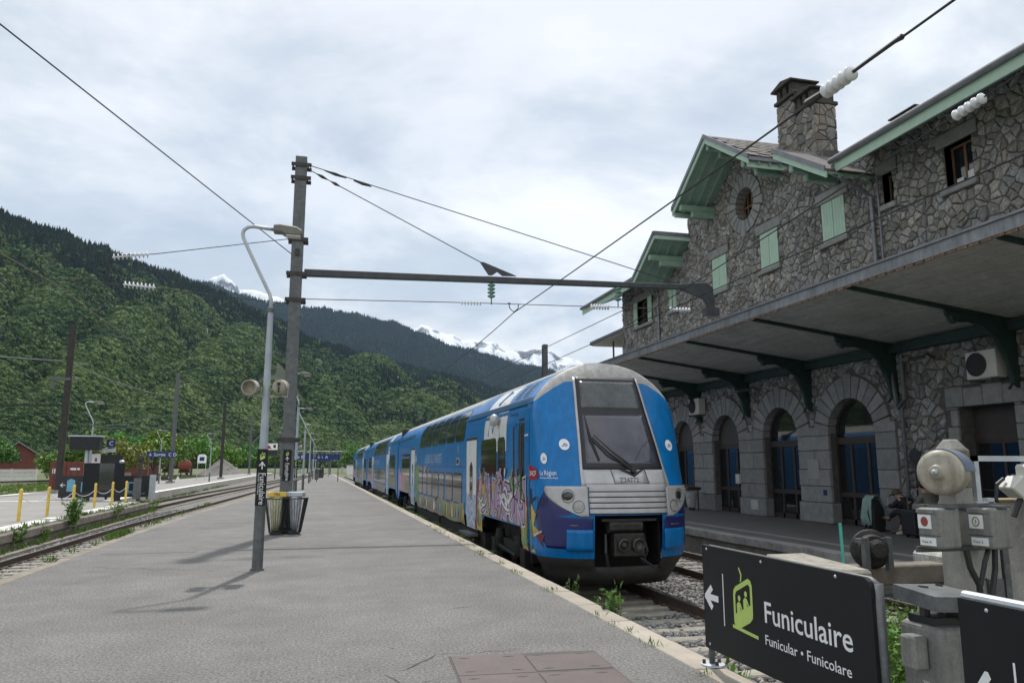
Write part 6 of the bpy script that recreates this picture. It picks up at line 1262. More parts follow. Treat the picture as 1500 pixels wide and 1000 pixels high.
def person(label, loc, J, top, legs_, shoe, hair=True, cap=None, face=(-.5, .8, -.35)):
    t = thing('person', label, 'person', loc)
    P = {k: Vector(v) for k, v in J.items()}; pel, ch, nk, hd = P['pelvis'], P['chest'], P['neck'], P['head']
    chains = [[(pel, .13), (ch, .14), (nk, .06), (hd, (.095, .085)), (hd + Vector((0, 0, .075)), (.085, .08))]]
    for s in 'lr':
        chains.append([(ch, .14), (P['sh' + s], .065), (P['el' + s], .045), (P['wr' + s], .032), (P['ha' + s], .034)]); chains.append([(pel, .13), (P['hip' + s], .1), (P['kn' + s], .065), (P['an' + s], .04), (P['to' + s], .035)])
    skinned('body', chains, SKIN, t)
    f = Vector(face).normalized(); sd_ = f.cross(Vector((0, 0, 1))).normalized(); up_ = sd_.cross(f)
    m = MB(); m.lathe([(.022, 0), (.016, .03), (.004, .035)], f, hd + f * .085 + Vector((0, 0, -.01)), 8); m.build('nose', SKIN, t)
    for q in (-1, 1):
        m = MB(); m.lathe([(.003, -.012), (.012, -.006), (.012, .004), (.002, .01)], f, hd + f * .082 + sd_ * (q * .034) + up_ * .022, 8); m.build('eye', HAIR, t); m = MB(); m.lathe([(.01, -.01), (.03, 0), (.01, .012)], sd_ * q, hd + sd_ * (q * .088), 8); m.build('ear', SKIN, t)
    m = MB(); m.beam(hd + f * .086 - sd_ * .025 - up_ * .055, hd + f * .086 + sd_ * .025 - up_ * .055, .008, .01); m.build('mouth', mat('lip', (.25, .09, .07), .6), t)
    skinned('top', [[(pel + Vector((0, 0, -.02)), .155), (pel.lerp(ch, .5), .155), (ch, .165), (nk.lerp(ch, .45), .1)]] + [[(ch, .165), (P['sh' + s], .085), (P['el' + s], .063), (P['wr' + s].lerp(P['el' + s], .12), .05)] for s in 'lr'], top, t)
    skinned('trousers', [[(pel, .15)] + [(P['hip' + s], .115), (P['kn' + s], .085), (P['an' + s].lerp(P['kn' + s], .25), .06)] for s in 'lr'], legs_, t)
    for s in 'lr':
        a, b_ = P['an' + s], P['to' + s]; d = (b_ - a); d.z = 0; d = d.normalized(); m = MB(); m.tube([a - d * .06 + Vector((0, 0, -.03)), a + Vector((0, 0, -.02)), b_ + d * .05 + Vector((0, 0, -.01)), b_ + d * .11 + Vector((0, 0, -.015))], [.04, .05, .045, .02], 10); m.build('shoe', shoe, t, smooth=True)
        h = P['ha' + s]; d = (h - P['wr' + s]).normalized(); q = d.cross(Vector((0, 0, 1))).normalized()
        for i in range(5):
            o = q * ((i - 1.5) * .018); ln_ = [.06, .072, .075, .065, .05][i]; m = MB(); base = h + (o if i < 4 else q * -.045 - d * .02); m.tube([base, base + d * ln_ * .55 + Vector((0, 0, -.012)), base + d * ln_ * .8 + Vector((0, 0, -.04))], [.0095, .009, .007], 6); m.build('thumb' if i == 4 else 'finger', SKIN, t)
    if hair:
        m = MB(); m.lathe([(.10, -.03), (.112, .03), (.105, .08), (.07, .125), (.02, .14)], Vector((0, 0, 1)) - f * .35, hd - f * .022 + Vector((0, 0, .0)), 16); m.build('hair', HAIR, t, smooth=True)
    if cap:
        m = MB(); m.lathe([(.112, .0), (.115, .04), (.1, .1), (.06, .13), (.01, .14)], Vector((0, 0, 1)) + f * .25, hd + Vector((0, 0, .01)), 16); c = m.build('cap', cap, t, smooth=True)
        m = MB(); m.add([hd + f * .1 + sd_ * a + up_ * .045 + f * b_ + Vector((0, 0, .01 - b_ * .3)) for a, b_ in ((-.09, 0), (.09, 0), (.08, .07), (.0, .1), (-.08, .07))], [(0, 1, 2, 3, 4)]); o = m.build('cap_peak', cap, c); z_ = o.modifiers.new('thickness', 'SOLIDIFY'); z_.thickness = .01
    return t
person('person in olive cap and black top bent over a phone on the bench', (14.7, 16.9, BZ), dict(pelvis=(.12, -.42, .55), chest=(.02, -.12, .82), neck=(-.03, .0, .95), head=(-.06, .07, 1.0), shl=(-.14, -.1, .88), shr=(.18, -.06, .88), ell=(-.2, .12, .7), elr=(.16, .16, .68), wrl=(-.12, .3, .74), wrr=(.02, .33, .72), hal=(-.09, .36, .76), har=(-.01, .38, .75), hipl=(.02, -.34, .5), hipr=(.22, -.34, .5), knl=(-.1, .1, .58), knr=(.2, .12, .55), anl=(-.02, .5, .38), anr=(.1, .22, .09), tol=(.0, .64, .40), tor=(.04, .38, .05)), mat('black_cloth', (.012, .012, .014), .8), mat('dark_trousers', (.02, .02, .023), .85), mat('brown_shoe', (.10, .05, .03), .6), hair=False, cap=mat('olive_cap', (.075, .065, .035), .8))
person('dark-haired person in grey top sitting against the stone wall', (15.0, 16.55, BZ), dict(pelvis=(.1, -.25, .55), chest=(.08, -.15, .92), neck=(.06, -.08, 1.1), head=(.02, -.02, 1.22), shl=(-.1, -.14, 1.0), shr=(.26, -.1, 1.0), ell=(-.2, .0, .76), elr=(.28, .1, .76), wrl=(-.14, .2, .7), wrr=(.1, .26, .72), hal=(-.1, .27, .7), har=(.04, .31, .72), hipl=(.0, -.15, .5), hipr=(.2, -.15, .5), knl=(-.24, .2, .55), knr=(-.0, .3, .55), anl=(-.3, .24, .1), anr=(-.14, .32, .1), tol=(-.4, .34, .05), tor=(-.26, .44, .05)), mat('grey_cloth', (.17, .165, .14), .85), mat('bare_shorts', (.05, .05, .055), .85), mat('pale_shoe', (.45, .45, .43), .6), hair=True)
ph = MB(); ph.box((14.58, 17.24, .66), (14.70, 17.26, .80)); tag(ph.build('phone', mat('pale_phone', (.45, .48, .6), .3), bevel=.006), 'pale phone held in both hands of the person in the cap', 'phone')
bn = thing('bench', 'dark platform bench by the stone wall under the two seated people', 'bench', (15.0, 16.3, BZ)); m = MB(); m.box((-.28, -.9, .4), (.25, .75, .45)); m.build('seat', DKGREEN, bn, bevel=.01)
for y_ in (-.7, .55): m = MB(); m.box((-.22, y_ - .03, 0), (.2, y_ + .03, .4)); m.build('leg', DKGREEN, bn)
sc_ = thing('suitcase', 'dark wheeled suitcase with a raised handle by the bench', 'suitcase', (14.35, 16.2, BZ)); m = MB(); m.box((-.13, -.22, .06), (.13, .22, .68)); m.build('shell', mat('suitcase_black', (.02, .02, .022), .5), sc_, bevel=.04, seg=3); m = MB(); m.tube([(.05, -.14, .68), (.05, -.14, 1.02), (.05, .14, 1.02), (.05, .14, .68)], .014, 6); m.build('handle', GALV, sc_)
for q in (-.16, .16): m = MB(); m.lathe([(.04, -.02), (.04, .02)], (1, 0, 0), (0, q, .04), 12); m.build('wheel', BLACK, sc_)
bk = thing('rucksack', 'black rucksack standing on the platform beneath the mint jacket', 'rucksack', (14.7, 17.95, BZ)); m = MB(); m.add([(a * .19 * s_, b_ * .22 * s_, h) for h, s_ in ((0, .95), (.25, 1.05), (.6, .95), (.85, .6)) for a, b_ in ((-1, -1), (1, -1), (1, 1), (-1, 1))], [(0, 1, 2, 3)] + [(4 * i + j, 4 * i + (j + 1) % 4, 4 * i + 4 + (j + 1) % 4, 4 * i + 4 + j) for i in range(3) for j in range(4)] + [(12, 13, 14, 15)]); m.build('bag', mat('rucksack_black', (.018, .018, .02), .8), bk, bevel=.05, seg=3); m = MB(); m.tube([(-.2, -.1, .7), (-.26, -.1, .5), (-.2, -.1, .2)], .02, 6); m.build('strap', BLACK, bk)
m = MB(); vs = []; ny_ = 9; prof = [(-.24, .16), (-.235, .35), (-.225, .6), (-.2, .85), (-.08, .96), (.1, .95), (.2, .8), (.23, .55), (.24, .35)]
for i, (a, z_) in enumerate(prof):
    for j in range(ny_): t_ = j / (ny_ - 1); vs.append((14.7 + a + .03 * math.sin(j * 2.1 + i) * (1 if abs(a) > .15 else .3), 17.95 - .17 + .36 * t_ + .02 * math.sin(i * 1.3), BZ + z_ + .04 * math.sin(j * 1.7) * (1 if z_ < .4 else .2)))
m.add(vs, [(i * ny_ + j, i * ny_ + j + 1, (i + 1) * ny_ + j + 1, (i + 1) * ny_ + j) for i in range(len(prof) - 1) for j in range(ny_ - 1)]); jk = m.build('jacket', mat('mint_cloth', (.26, .38, .34), .85, var=.15, sc=6), smooth=True); z_ = jk.modifiers.new('thickness', 'SOLIDIFY'); z_.thickness = .015; tag(jk, 'pale mint jacket draped over the black rucksack', 'jacket')
# ---------------------------------------------------------------- left side: concourse things
for i, (x_, y_, ch_) in enumerate(((-9.66, 29.5, 1), (-9.62, 32.2, 1), (-9.6, 35.2, 1), (-9.58, 38.3, 1), (-9.5, 41.0, 1), (-9.4, 43.3, 0))):
    lab = 'yellow bollard ending the chain beside the track end post' if i == 5 else 'yellow steel bollard with rounded cap and sagging chain on the concourse edge'
    t = thing('bollard', lab, 'bollard', (x_, y_, LZ), 0, 'yellow bollards along the concourse'); m = MB(); m.lathe([(.055, 0), (.055, .98), (.062, .985), (.062, 1.02), (.05, 1.06), (.02, 1.085)], (0, 0, 1), (0, 0, 0), 12); m.build('post', YELLOW, t)
    if ch_:
        nx_ = ((-9.62, 32.2), (-9.6, 35.2), (-9.58, 38.3), (-9.5, 41.0), (-9.4, 43.3))[i]; p, q = Vector((0, 0, .82)), Vector((nx_[0] - x_, nx_[1] - y_, .82)); m = MB(); m.tube([p.lerp(q, k / 10) - Vector((0, 0, .25 * 4 * k / 10 * (1 - k / 10))) for k in range(11)], .012, 4); m.build('chain', GALVL, t)
def lattice_mast(label, loc, h, m_=RUSTST, cant=None, head=None, grp=None):
    t = thing('catenary_mast', label, 'mast', loc); m = MB(); a, b_ = .17, .13
    hbeam(m, 0, 0, 0, h, .34, .36, .03, .03); m.box((.19, -.2, .3), (.25, -.12, h * .98))
    m.build('post', m_, t); m = MB(); k = 0; z = .8
    while z < h - .3: m.box((-.2, -.22, z), (.24, -.195, z + .09)); z += 1.2; k += 1
    m.build('batten', m_, t); m = MB(); m.box((-.42, -.4, 0), (.42, .4, .22)); m.build('foot', CONC, t)
    if cant:
        z0, ln_ = cant; m = MB(); m.tube([(0, 0, z0), (ln_, 0, z0 - .1)], .05, 6); m.tube([(0, 0, z0 + 1.5), (ln_ * .9, 0, z0)], .02, 5); m.build('cantilever', m_, t)
    return t
lm1 = lattice_mast('rusty latticed catenary mast standing on the concourse by the red container', (-17.1, 59, LZ), 11.7, RUSTST, (6.0, -6)); m = MB(); m.box((-1.0, -.2, 7.75), (.5, .2, 7.95)); m.box((-1.05, -.1, 7.2), (-.85, .1, 7.8)); m.build('switch_platform', GALV, lm1)
lattice_mast('slim grey catenary mast with short top arms beside the blue platform sign', (-15.4, 91, LZ), 12.1, GALV, (6.0, -8)); lattice_mast('dark catenary mast between the signposts and gravel heap', (-13.3, 118, LZ), 11.0, RUSTST, (6, -7)); lattice_mast('farther grey catenary mast beyond the gravel heap', (-14.4, 180, LZ), 13.2, GALV, (7, -8)); lattice_mast('far catenary mast near the viaduct, left of the platform end', (-8.6, 200, -.8), 11, GALV, (6, 5)); lattice_mast('distant catenary mast right of the platform end', (3.6, 210, -.8), 10, GALV, (6, 5))
wthing('feeder_wire', 'thick pale feeder cable sagging between the left masts', [(-40, 30, 8.4), (-17.1, 59, 8.9), (-15.4, 91, 9.3), (-13.3, 118, 8.6), (-14.4, 180, 10)], .035, GALV, .5)
wthing('contact_wire', 'contact wire reaching the rusty latticed mast from the left', [(-40, 58, 5.9), (-17.1, 59, 5.85)], .03, RUSTST)
def copy_lamp(loc, label, rz=0): o = dup(lamp); place(o, loc, rz, label); o['group'] = 'lamp posts along the platform'; return o
for c_ in list(LAMPS[0].children): pass
LM = LAMPS[3]
for loc, lab in (((-13.2, 51, LZ), 'lamp post rising behind the dark departure display'), ((-16.4, 90, LZ), 'lamp post carrying the blue platform sign on the left'), ((-12.3, 98, LZ), 'lamp post with small round blue sign by the far platform')):
    o = dup(LM); place(o, loc, 0, lab); o['group'] = 'lamp posts along the platform'
# departure display, information signs
dd_ = thing('departure_display', 'dark departure display hung on a post on the concourse', 'display', (-12.9, 48.9, LZ)); m = MB(); m.prism([(-.35, 2.75), (.35, 2.75), (.45, 3.5), (-.45, 3.5)], -.8, .75, lambda a, b_, d: (d, a, b_)); m.build('casing', mat('display_grey', (.04, .043, .046), .7, spec=.2), dd_, bevel=.03); m = MB(); m.box((-.66, -.47, 2.92), (.55, -.44, 3.36), rot=(rad(-7.6), 0, 0), at=(0, .38, -.03)); m.build('screen', mat('screen_grey', (.13, .135, .135), .3), dd_); m = MB(); m.box((-.85, -.5, 3.5), (.8, .5, 3.58)); m.build('roof', GALVL, dd_); m = MB(); m.tube([(.05, 0, 0), (.05, 0, 2.8)], .1, 12); m.build('post', GALVL, dd_)
is_ = thing('information_sign', 'black and white information sign below a small blue plate on the concourse', 'sign', (-11.9, 50, LZ)); m = MB(); m.box((-.1, -.03, 0), (.1, .03, 2.9)); m.build('post', BLACK, is_); m = MB(); m.box((-.95, -.06, 1.9), (-.48, -.02, 2.55)); p = m.build('panel', WHITESIGN, is_); m = MB(); m.add([(-.78, -.062, 2.1), (-.64, -.062, 2.1), (-.66, -.062, 2.3), (-.76, -.062, 2.3)], [(0, 1, 2, 3)]); m.build('pictogram', SNCFR, p); m = MB(); m.box((-.46, -.06, 1.9), (.72, -.02, 2.5)); m.build('panel', BLACK, is_); m = MB(); m.box((-.55, -.05, 2.65), (.3, .05, 2.85)); m.build('crossbar', GALVL, is_); m = MB(); m.box((-.22, -.07, 2.95), (.26, -.03, 3.4)); p = m.build('blue_plate', SIGNBLUE, is_); text('lettering', 'C', .35, lambda x, y: (-.08 + x, -.072, 3.05 + y), WHITESIGN, p)
# wind screen kiosk on feet
ks = thing('shelter_screen', 'dark grey glazed wind screen on black feet behind the yellow bollards', 'shelter', (-11.05, 45.4, LZ)); 
for (a, b_, m_) in ((-.95, -.2, mat('screen_panel', (.022, .025, .028), .7, spec=.2)), (.55, 1.05, MATS['screen_panel'])): m = MB(); m.box((a, -.06, .45), (b_, 0, 2.0)); m.build('side_panel', m_, ks)
m = MB(); m.box((-.2, -.04, .55), (.55, -.02, 1.98)); m.build('glass', mat('smoked_glass', (.03, .035, .035), .05, spec=.8), ks); m = MB(); m.box((-.95, -.1, .25), (1.05, .3, .46)); m.build('sill', BLACK, ks)
for q in (-.75, .75): m = MB(); m.box((q - .12, -.12, 0), (q + .12, .3, .26)); m.build('foot', BLACK, ks)
m = MB(); m.lathe([(.12, 0), (.14, .1), (.06, .16)], (0, 0, 1), (.85, .1, 2.0), 12); m.build('beacon', GALVL, ks)
bb_ = thing('hoarding', 'long black hoarding with pale blue lettering across the concourse', 'hoarding', (-11.3, 47.4, LZ)); m = MB(); m.box((-2.4, -.05, .12), (2.2, .05, 1.3)); hp = m.build('panel', BLACK, bb_); CY = mat('cyan_print', (.16, .42, .56), .5); text('lettering', 'P', .8, lambda x, y: (-1.35 + x, -.052, .42 + y), CY, hp); text('lettering', 'D', .85, lambda x, y: (1.0 + x, -.052, .38 + y), CY, hp)
m = MB(); m.add([(-2.0, -.052, .45), (-1.6, -.052, .45), (-1.6, -.052, 1.05), (-1.8, -.052, 1.15), (-2.0, -.052, 1.05)], [(0, 1, 2, 3, 4)]); m.build('pictogram', CY, hp); m = MB(); m.box((.9, -.053, .3), (2.0, -.051, .33)); m.build('underline', CY, hp); arrow(hp, lambda a, b_, d: (a, -.052 - d, b_), -2.2, .8, .25, .001)
for q in (-2.2, 0, 2.1): m = MB(); m.box((q - .05, -.04, 0), (q + .05, .04, .12)); m.build('leg', BLACK, bb_)
m = MB(); m.box((2.22, -.2, .0), (2.5, .1, 1.35)); m.build('end_post', GALVL, bb_)
pt = thing('track_end_post', 'dark post with round lamp at the end of the bay track', 'signal', (-9.15, 45.0, LZ)); m = MB(); m.box((-.09, -.09, 0), (.09, .09, 2.2)); m.build('post', DARKST, pt); m = MB(); m.lathe([(.17, 0), (.17, .08), (.1, .12)], (0, -1, 0), (0, -.05, 2.25), 18); m.build('lamp', DARKST, pt); m = MB(); m.box((-.25, -.2, .1), (.12, -.1, 1.2)); m.build('cabinet', GALV, pt)
# shipping container
ct = thing('shipping_container', 'rust red shipping container behind the concourse mast', 'container', (-18.9, 63, -.6), rad(-14)); m = MB(); m.box((0, 0, 0), (2.44, 6.1, 2.55)); m.build('box', RUSTRED, ct)
for i in range(24): m = MB(); m.box((2.44, .15 + i * .245, .15), (2.47, .27 + i * .245, 2.42)); m.build('corrugation', RUSTRED, ct)
for q in (0, 1): m = MB(); m.box((.06 + q * 1.18, -.04, .1), (1.2 + q * 1.18, 0, 2.46)); d_ = m.build('door', mat('container_door', (.17, .042, .03), .65, var=.25, sc=3), ct); m = MB(); [m.tube([(.3 + q * 1.18 + k * .5, -.07, .1), (.3 + q * 1.18 + k * .5, -.07, 2.45)], .025, 6) for k in (0, 1)]; m.build('lock_bars', GALV, d_)
m = MB(); m.box((.2, -.045, 1.7), (.42, -.041, 2.05)); m.box((1.5, -.045, 1.95), (2.2, -.041, 2.1)); m.box((1.6, -.045, 1.0), (1.85, -.041, 1.2)); m.build('markings', WHITESIGN, ct, kind='stuff')
# red timber sheds, fence, wagons, heaps
def shed(label, loc, rz, w_, l_, h, rise):
    t = thing('barn', label, 'barn', loc, rz); m = MB(); m.prism([(-w_ / 2, 0), (w_ / 2, 0), (w_ / 2, h), (0, h + rise), (-w_ / 2, h)], 0, l_, lambda a, b_, d: (a, d, b_)); m.build('wall', BRICKR, t)
    for q in (-1, 1): m = MB(); m.prism([(0, h + rise + .1), (q * (w_ / 2 + .6), h - .35 + .1), (q * (w_ / 2 + .6), h - .2 + .1), (0, h + rise + .3)], -.8, l_ + .6, lambda a, b_, d: (a, d, b_)); m.build('roof', ROOFM, t)
    m = MB(); m.box((-.7, -.05, h - 1.4), (.7, -.02, h - .2)); m.build('window', BLACK, t); m = MB(); m.box((-w_ / 2 - .05, -.1, 0), (w_ / 2 + .05, l_ * .6, .9)); m.build('plinth', CONC, t); return t
shed('red timber barn with pale metal roof, gable facing the tracks', (-68, 203, -1), rad(18), 8, 16, 5.2, 2.8); shed('lower red timber barn with grey metal roof behind the gabled one', (-59, 222, -1), rad(-68), 9, 18, 5.0, 2.2)
fc = thing('palisade_fence', 'long pale palisade fence beside the far left tracks', 'fence', (-40, 146, -.9)); m = MB()
for i in range(200): x_ = -38 + i * .16; m.box((x_, -.02 - x_ * .12, .05), (x_ + .09, .02 - x_ * .12, 2.0))
m.build('pales', WHITEP, fc, kind='stuff')
for k, z_ in enumerate((.5, 1.7)): m = MB(); m.beam((-38, 4.6, z_), (-6, .72, z_), .04, .08); m.build('rail', WHITEP, fc)
for i in range(9): m = MB(); x_ = -38 + i * 4; m.box((x_ - .05, .05 - x_ * .12, 0), (x_ + .05, .15 - x_ * .12, 2.1)); m.build('post', WHITEP, fc)
for k, (loc, m_, lab) in enumerate((((-30.3, 196, -.9), RUSTRED, 'rust red tank wagon standing in the far yard'), ((-35.2, 203, -.9), RUSTST, 'dark brown tank wagon beside the red one in the far yard'))):
    t = thing('tank_wagon', lab, 'wagon', loc, rad(8)); m = MB(); m.lathe([(.3, 0), (1.3, .25), (1.5, .6), (1.5, 8.5), (1.3, 8.9), (.3, 9.1)], (0, 1, 0), (0, 0, 2.7), 20); m.build('tank', m_, t, smooth=True); m = MB(); m.box((-1.3, -.3, .9), (1.3, 9.4, 1.25)); m.build('frame', DARKST, t)
    for q in (1.4, 7.6):
        for s in (-.75, .75): m = MB(); m.lathe([(.46, -.07), (.46, .07)], (1, 0, 0), (s, q, .46), 16); m.build('wheel', DARKST, t)
        m = MB(); m.box((-1.2, q - .5, 1.2), (1.2, q + .5, 1.6)); m.build('saddle', DARKST, t)
def heap(name, label, cat, loc, rx, ry, h, m_):
    m = MB(); n, k = 22, 9
    for i in range(k):
        t = i / (k - 1)
        for j in range(n): a = 2 * math.pi * j / n; q = (1 - t) * (1 + .12 * math.sin(3 * a + 1) + random.uniform(-.06, .06)); m.v.append((loc[0] + rx * q * math.cos(a), loc[1] + ry * q * math.sin(a), loc[2] + h * t ** 1.15 + random.uniform(-.04, .04) * h))
    m.f += [(i * n + j, i * n + (j + 1) % n, (i + 1) * n + (j + 1) % n, (i + 1) * n + j) for i in range(k - 1) for j in range(n)]; tag(m.build(name, m_), label, cat)
heap('gravel_heap', 'conical heap of grey gravel behind the far platform', 'gravel heap', (-22.5, 200, -1), 6.5, 6.5, 4.6, BALLG)
tp = thing('timber_stack', 'stack of dark old sleepers in the grass behind the far platform', 'timber stack', (-24, 116, -.95))
tb = None
for k in range(4):
    for i in range(6):
        if tb is None: m = MB(); m.box((-1.3, -.12, 0), (1.3, .12, .22)); o = tb = m.build('sleeper', RUSTST, tp)
        else: o = tb.copy(); COL.objects.link(o); o.parent = tp
        o.location = (random.uniform(-.1, .1) + (3.0 if i > 3 else 0), (i % 4) * .3, k * .24 + .01) if not (k == 3 and i % 2) else (.5, 1.5 + .3 * (i // 2), .01 + .0)
for k, x_ in enumerate((-21.0, -19.9, -18.8)): heap('bulk_bag', 'white bulk bag in the grass beside the sleeper stack', 'bulk bag', (x_, 116 + k * .3, -.95), .62, .62, 1.25, WHITEP)
for o_ in [o for o in COL.objects if o.name.startswith('bulk_bag')]: o_['group'] = 'white bulk bags'
def bluesign(loc, w_, z0, z1, label, txt, posts=(0,), pm=GALV):
    t = thing('platform_sign', label, 'sign', loc); m = MB(); m.box((-w_ / 2, -.06, z0), (w_ / 2, -.02, z1)); p = m.build('panel', SIGNBLUE, t); text('lettering', txt, (z1 - z0) * .75, lambda x, y: (-w_ / 2 + .15 + x, -.064, z0 + (z1 - z0) * .22 + y), WHITESIGN, p)
    for q in posts: m = MB(); m.tube([(q, 0, 0), (q, 0, z1)], .05, 8); m.build('post', pm, t)
    return t
bluesign((-16.25, 89.6, LZ), 2.9, 2.75, 3.4, 'long blue platform sign with white arrow by the grey mast', '↓ Sortie  C D', (-1.2, 1.2)); bluesign((-1.5, 84, 0), 2.4, 2.3, 2.9, 'blue platform sign mounted left across the platform posts', 'Voie B', (1.0,)); bluesign((1.2, 84.5, 0), 2.6, 2.3, 2.9, 'blue platform sign with white symbols above the middle of platform', '↓ i  A', (-1.1, 1.1)); bluesign((.6, 118, 0), 3.0, 2.3, 2.8, 'farther blue platform sign over the platform end', 'Sortie', (-1.2, 1.2))
ps_ = thing('platform_notice', 'white notice with dark blue square on two slim posts at the far platform', 'notice', (-14.6, 108, LZ)); m = MB(); m.prism([(-.55, 2.2), (.55, 2.2), (.55, 3.1), (.35, 3.35), (-.35, 3.35), (-.55, 3.1)], -.04, 0, lambda a, b_, d: (a, d, b_)); p = m.build('panel', WHITESIGN, ps_); m = MB(); m.box((-.3, -.046, 2.5), (.3, -.041, 3.0)); m.build('symbol', SIGNBLUE, p); [MB().tube([(q, .03, 0), (q, .03, 2.3)], .04, 6).build('post', GALVL, ps_) for q in (-.5, .5)]
hz = thing('warning_sign', 'white warning sign with red pictogram above a black panel between tracks', 'sign', (-8.3, 150, -.8)); m = MB(); m.box((-1.15, -.08, 5.4), (1.15, 0, 6.6)); p = m.build('panel', WHITESIGN, hz); m = MB(); m.add([(-.8, -.085, 5.6), (.1, -.085, 5.6), (-.2, -.085, 6.0), (-.45, -.085, 6.4), (-.6, -.085, 6.0)], [(0, 1, 2, 3, 4)]); m.build('pictogram', SNCFR, p); m = MB(); m.box((.4, -.085, 5.75), (.85, -.081, 6.35)); m.build('pictogram', BLACK, p); m = MB(); m.box((-1.05, -.07, 4.3), (1.15, 0, 5.35)); m.build('panel', BLACK, hz); [MB().tube([(q, 0, 0), (q, 0, 5.5)], .09, 8).build('post', DARKST, hz) for q in (-.9, .9)]
# platform furniture far along
for k, (x_, y_, w_, h, lab) in enumerate(((.1, 96, .5, 1.3, 'grey ticket machine cabinet beside the fourth lamp post'), (.7, 110, .7, 1.2, 'dark bench shelter box beyond the blue platform signs'), (1.0, 126, .5, 1.7, 'tall narrow cabinet near the far end of platform'))):
    t = thing('platform_cabinet', lab, 'cabinet', (x_, y_, 0)); m = MB(); m.box((-w_ / 2, -.25, .08), (w_ / 2, .25, h)); m.build('body', [GALV, DARKST, BOXG][k], t, bevel=.03); m = MB(); m.box((-w_ / 2 + .06, -.28, .0), (w_ / 2 - .06, .28, .08)); m.build('plinth', DARKST, t); m = MB(); m.box((-w_ / 2 + .1, -.262, h * .55), (w_ / 2 - .1, -.251, h * .9)); m.build('panel', BLACK, t)
# viaduct and buildings closing the valley
vd = thing('viaduct', 'pale footbridge spanning the tracks at the far end of the station', 'bridge', (0, 310, -1)); m = MB(); m.box((-40, -1.2, 5.6), (34, 1.2, 7.0)); m.build('deck', mat('viaduct_grey', (.26, .265, .27), .8, var=.2, sc=.5), vd); m = MB(); m.box((-40, -1.35, 8.2), (34, -1.25, 8.5)); m.build('handrail', WHITEP, vd); m = MB(); [m.box((-40 + i * 1.5, -1.33, 7.0), (-39.9 + i * 1.5, -1.27, 8.2)) for i in range(50)]; m.build('balusters', GALVL, vd, kind='stuff')
for x_ in (-34, -20, -6, 10, 20, 32): m = MB(); m.box((x_ - .45, -.8, 0), (x_ + .45, .8, 5.6)); m.build('pier', mat('pier_white', (.55, .55, .53), .8), vd)
m = MB(); m.beam((-28, 0, 7), (-16, -2, 20), .5, .6); m.beam((-16, -2, 20), (-13, -2, 7), .4, .5); m.build('stair_truss', GALV, vd)
lh = thing('lineside_hut', 'small white lineside hut at the far end of the tracks', 'hut', (9, 235, -1)); m = MB(); m.box((0, 0, 0), (6, 5, 2.9)); m.build('wall', WHITEP, lh); m = MB(); m.box((-.3, -.3, 2.9), (6.3, 5.3, 3.1)); m.build('roof', ZINC, lh)
# ---------------------------------------------------------------- plants, trees
def leaves(P, size, m_, name, parent=None, kind=None, aspect=.5, up=.0, base=(1, 1, 1), tv=.35):
    """many small two-triangle leaves at points P"""
    n = len(P); d = rng.normal(size=(n, 3)); d[:, 2] += up; d /= np.linalg.norm(d, axis=1)[:, None]; r = rng.normal(size=(n, 3)); s = np.cross(d, r); s /= np.linalg.norm(s, axis=1)[:, None]; nn = np.cross(d, s)
    L_ = size * rng.uniform(.6, 1.3, n)[:, None]; W_ = L_ * aspect
    V = np.stack([P, P + d * L_ * .5 + s * W_ * .5 + nn * L_ * .08, P + d * L_, P + d * L_ * .5 - s * W_ * .5 + nn * L_ * .08], 1).reshape(-1, 3); F = np.arange(4 * n).reshape(n, 4)
    t = rng.uniform(1 - tv, 1 + tv, n); T = np.stack([t * base[0] * rng.uniform(.85, 1.2, n), t * base[1], t * base[2] * rng.uniform(.8, 1.1, n), np.ones(n)], 1).repeat(4, 0)
    o = quick_mesh(name, V, F, m_, T, kind); o.parent = parent; return o
def tree(label, loc, h, rx, nleaf=2600, base=(1, 1, 1), lsize=.55, name='tree'):
    t = thing(name, label, 'tree', loc); m = MB(); tips = []; m.tube([(0, 0, 0), (.05 * h * random.uniform(-.3, .3), 0, h * .35), (0, .02 * h, h * .75)], [.03 * h, .022 * h, .008 * h], 8)
    for i in range(16):
        a = i * 2.4 + random.uniform(-.3, .3); z0 = h * random.uniform(.18, .6); L_ = rx * random.uniform(.5, .95) * (1.15 - .6 * abs(z0 / h - .4)); z1 = min(h * .93, z0 + h * random.uniform(.12, .34)); p = (L_ * math.cos(a), L_ * math.sin(a), z1); m.tube([(0, 0, z0), (p[0] * .5, p[1] * .5, z0 + (z1 - z0) * .6), p], [.012 * h, .008 * h, .003 * h], 5); tips.append(p)
    tips += [(0, 0, h * .9), (0, .1 * rx, h * .8), (rx * .3, 0, h * .75), (-rx * .3, 0, h * .72)]; m.build('trunk', TRUNK, t)
    C_ = np.array(tips); k = rng.integers(0, len(C_), nleaf); rad_ = np.array([rx * random.uniform(.28, .48) for _ in tips])[k]; d = rng.normal(size=(nleaf, 3)); d /= np.linalg.norm(d, axis=1)[:, None]; P = C_[k] + d * (rad_ * rng.uniform(.45, 1.05, nleaf) ** .6)[:, None] * np.array([1, 1, .8]); P[:, 2] = np.maximum(P[:, 2], h * .1)
    o = leaves(P, lsize, LEAF, 'crown', t, None, .75, 0, base); return t
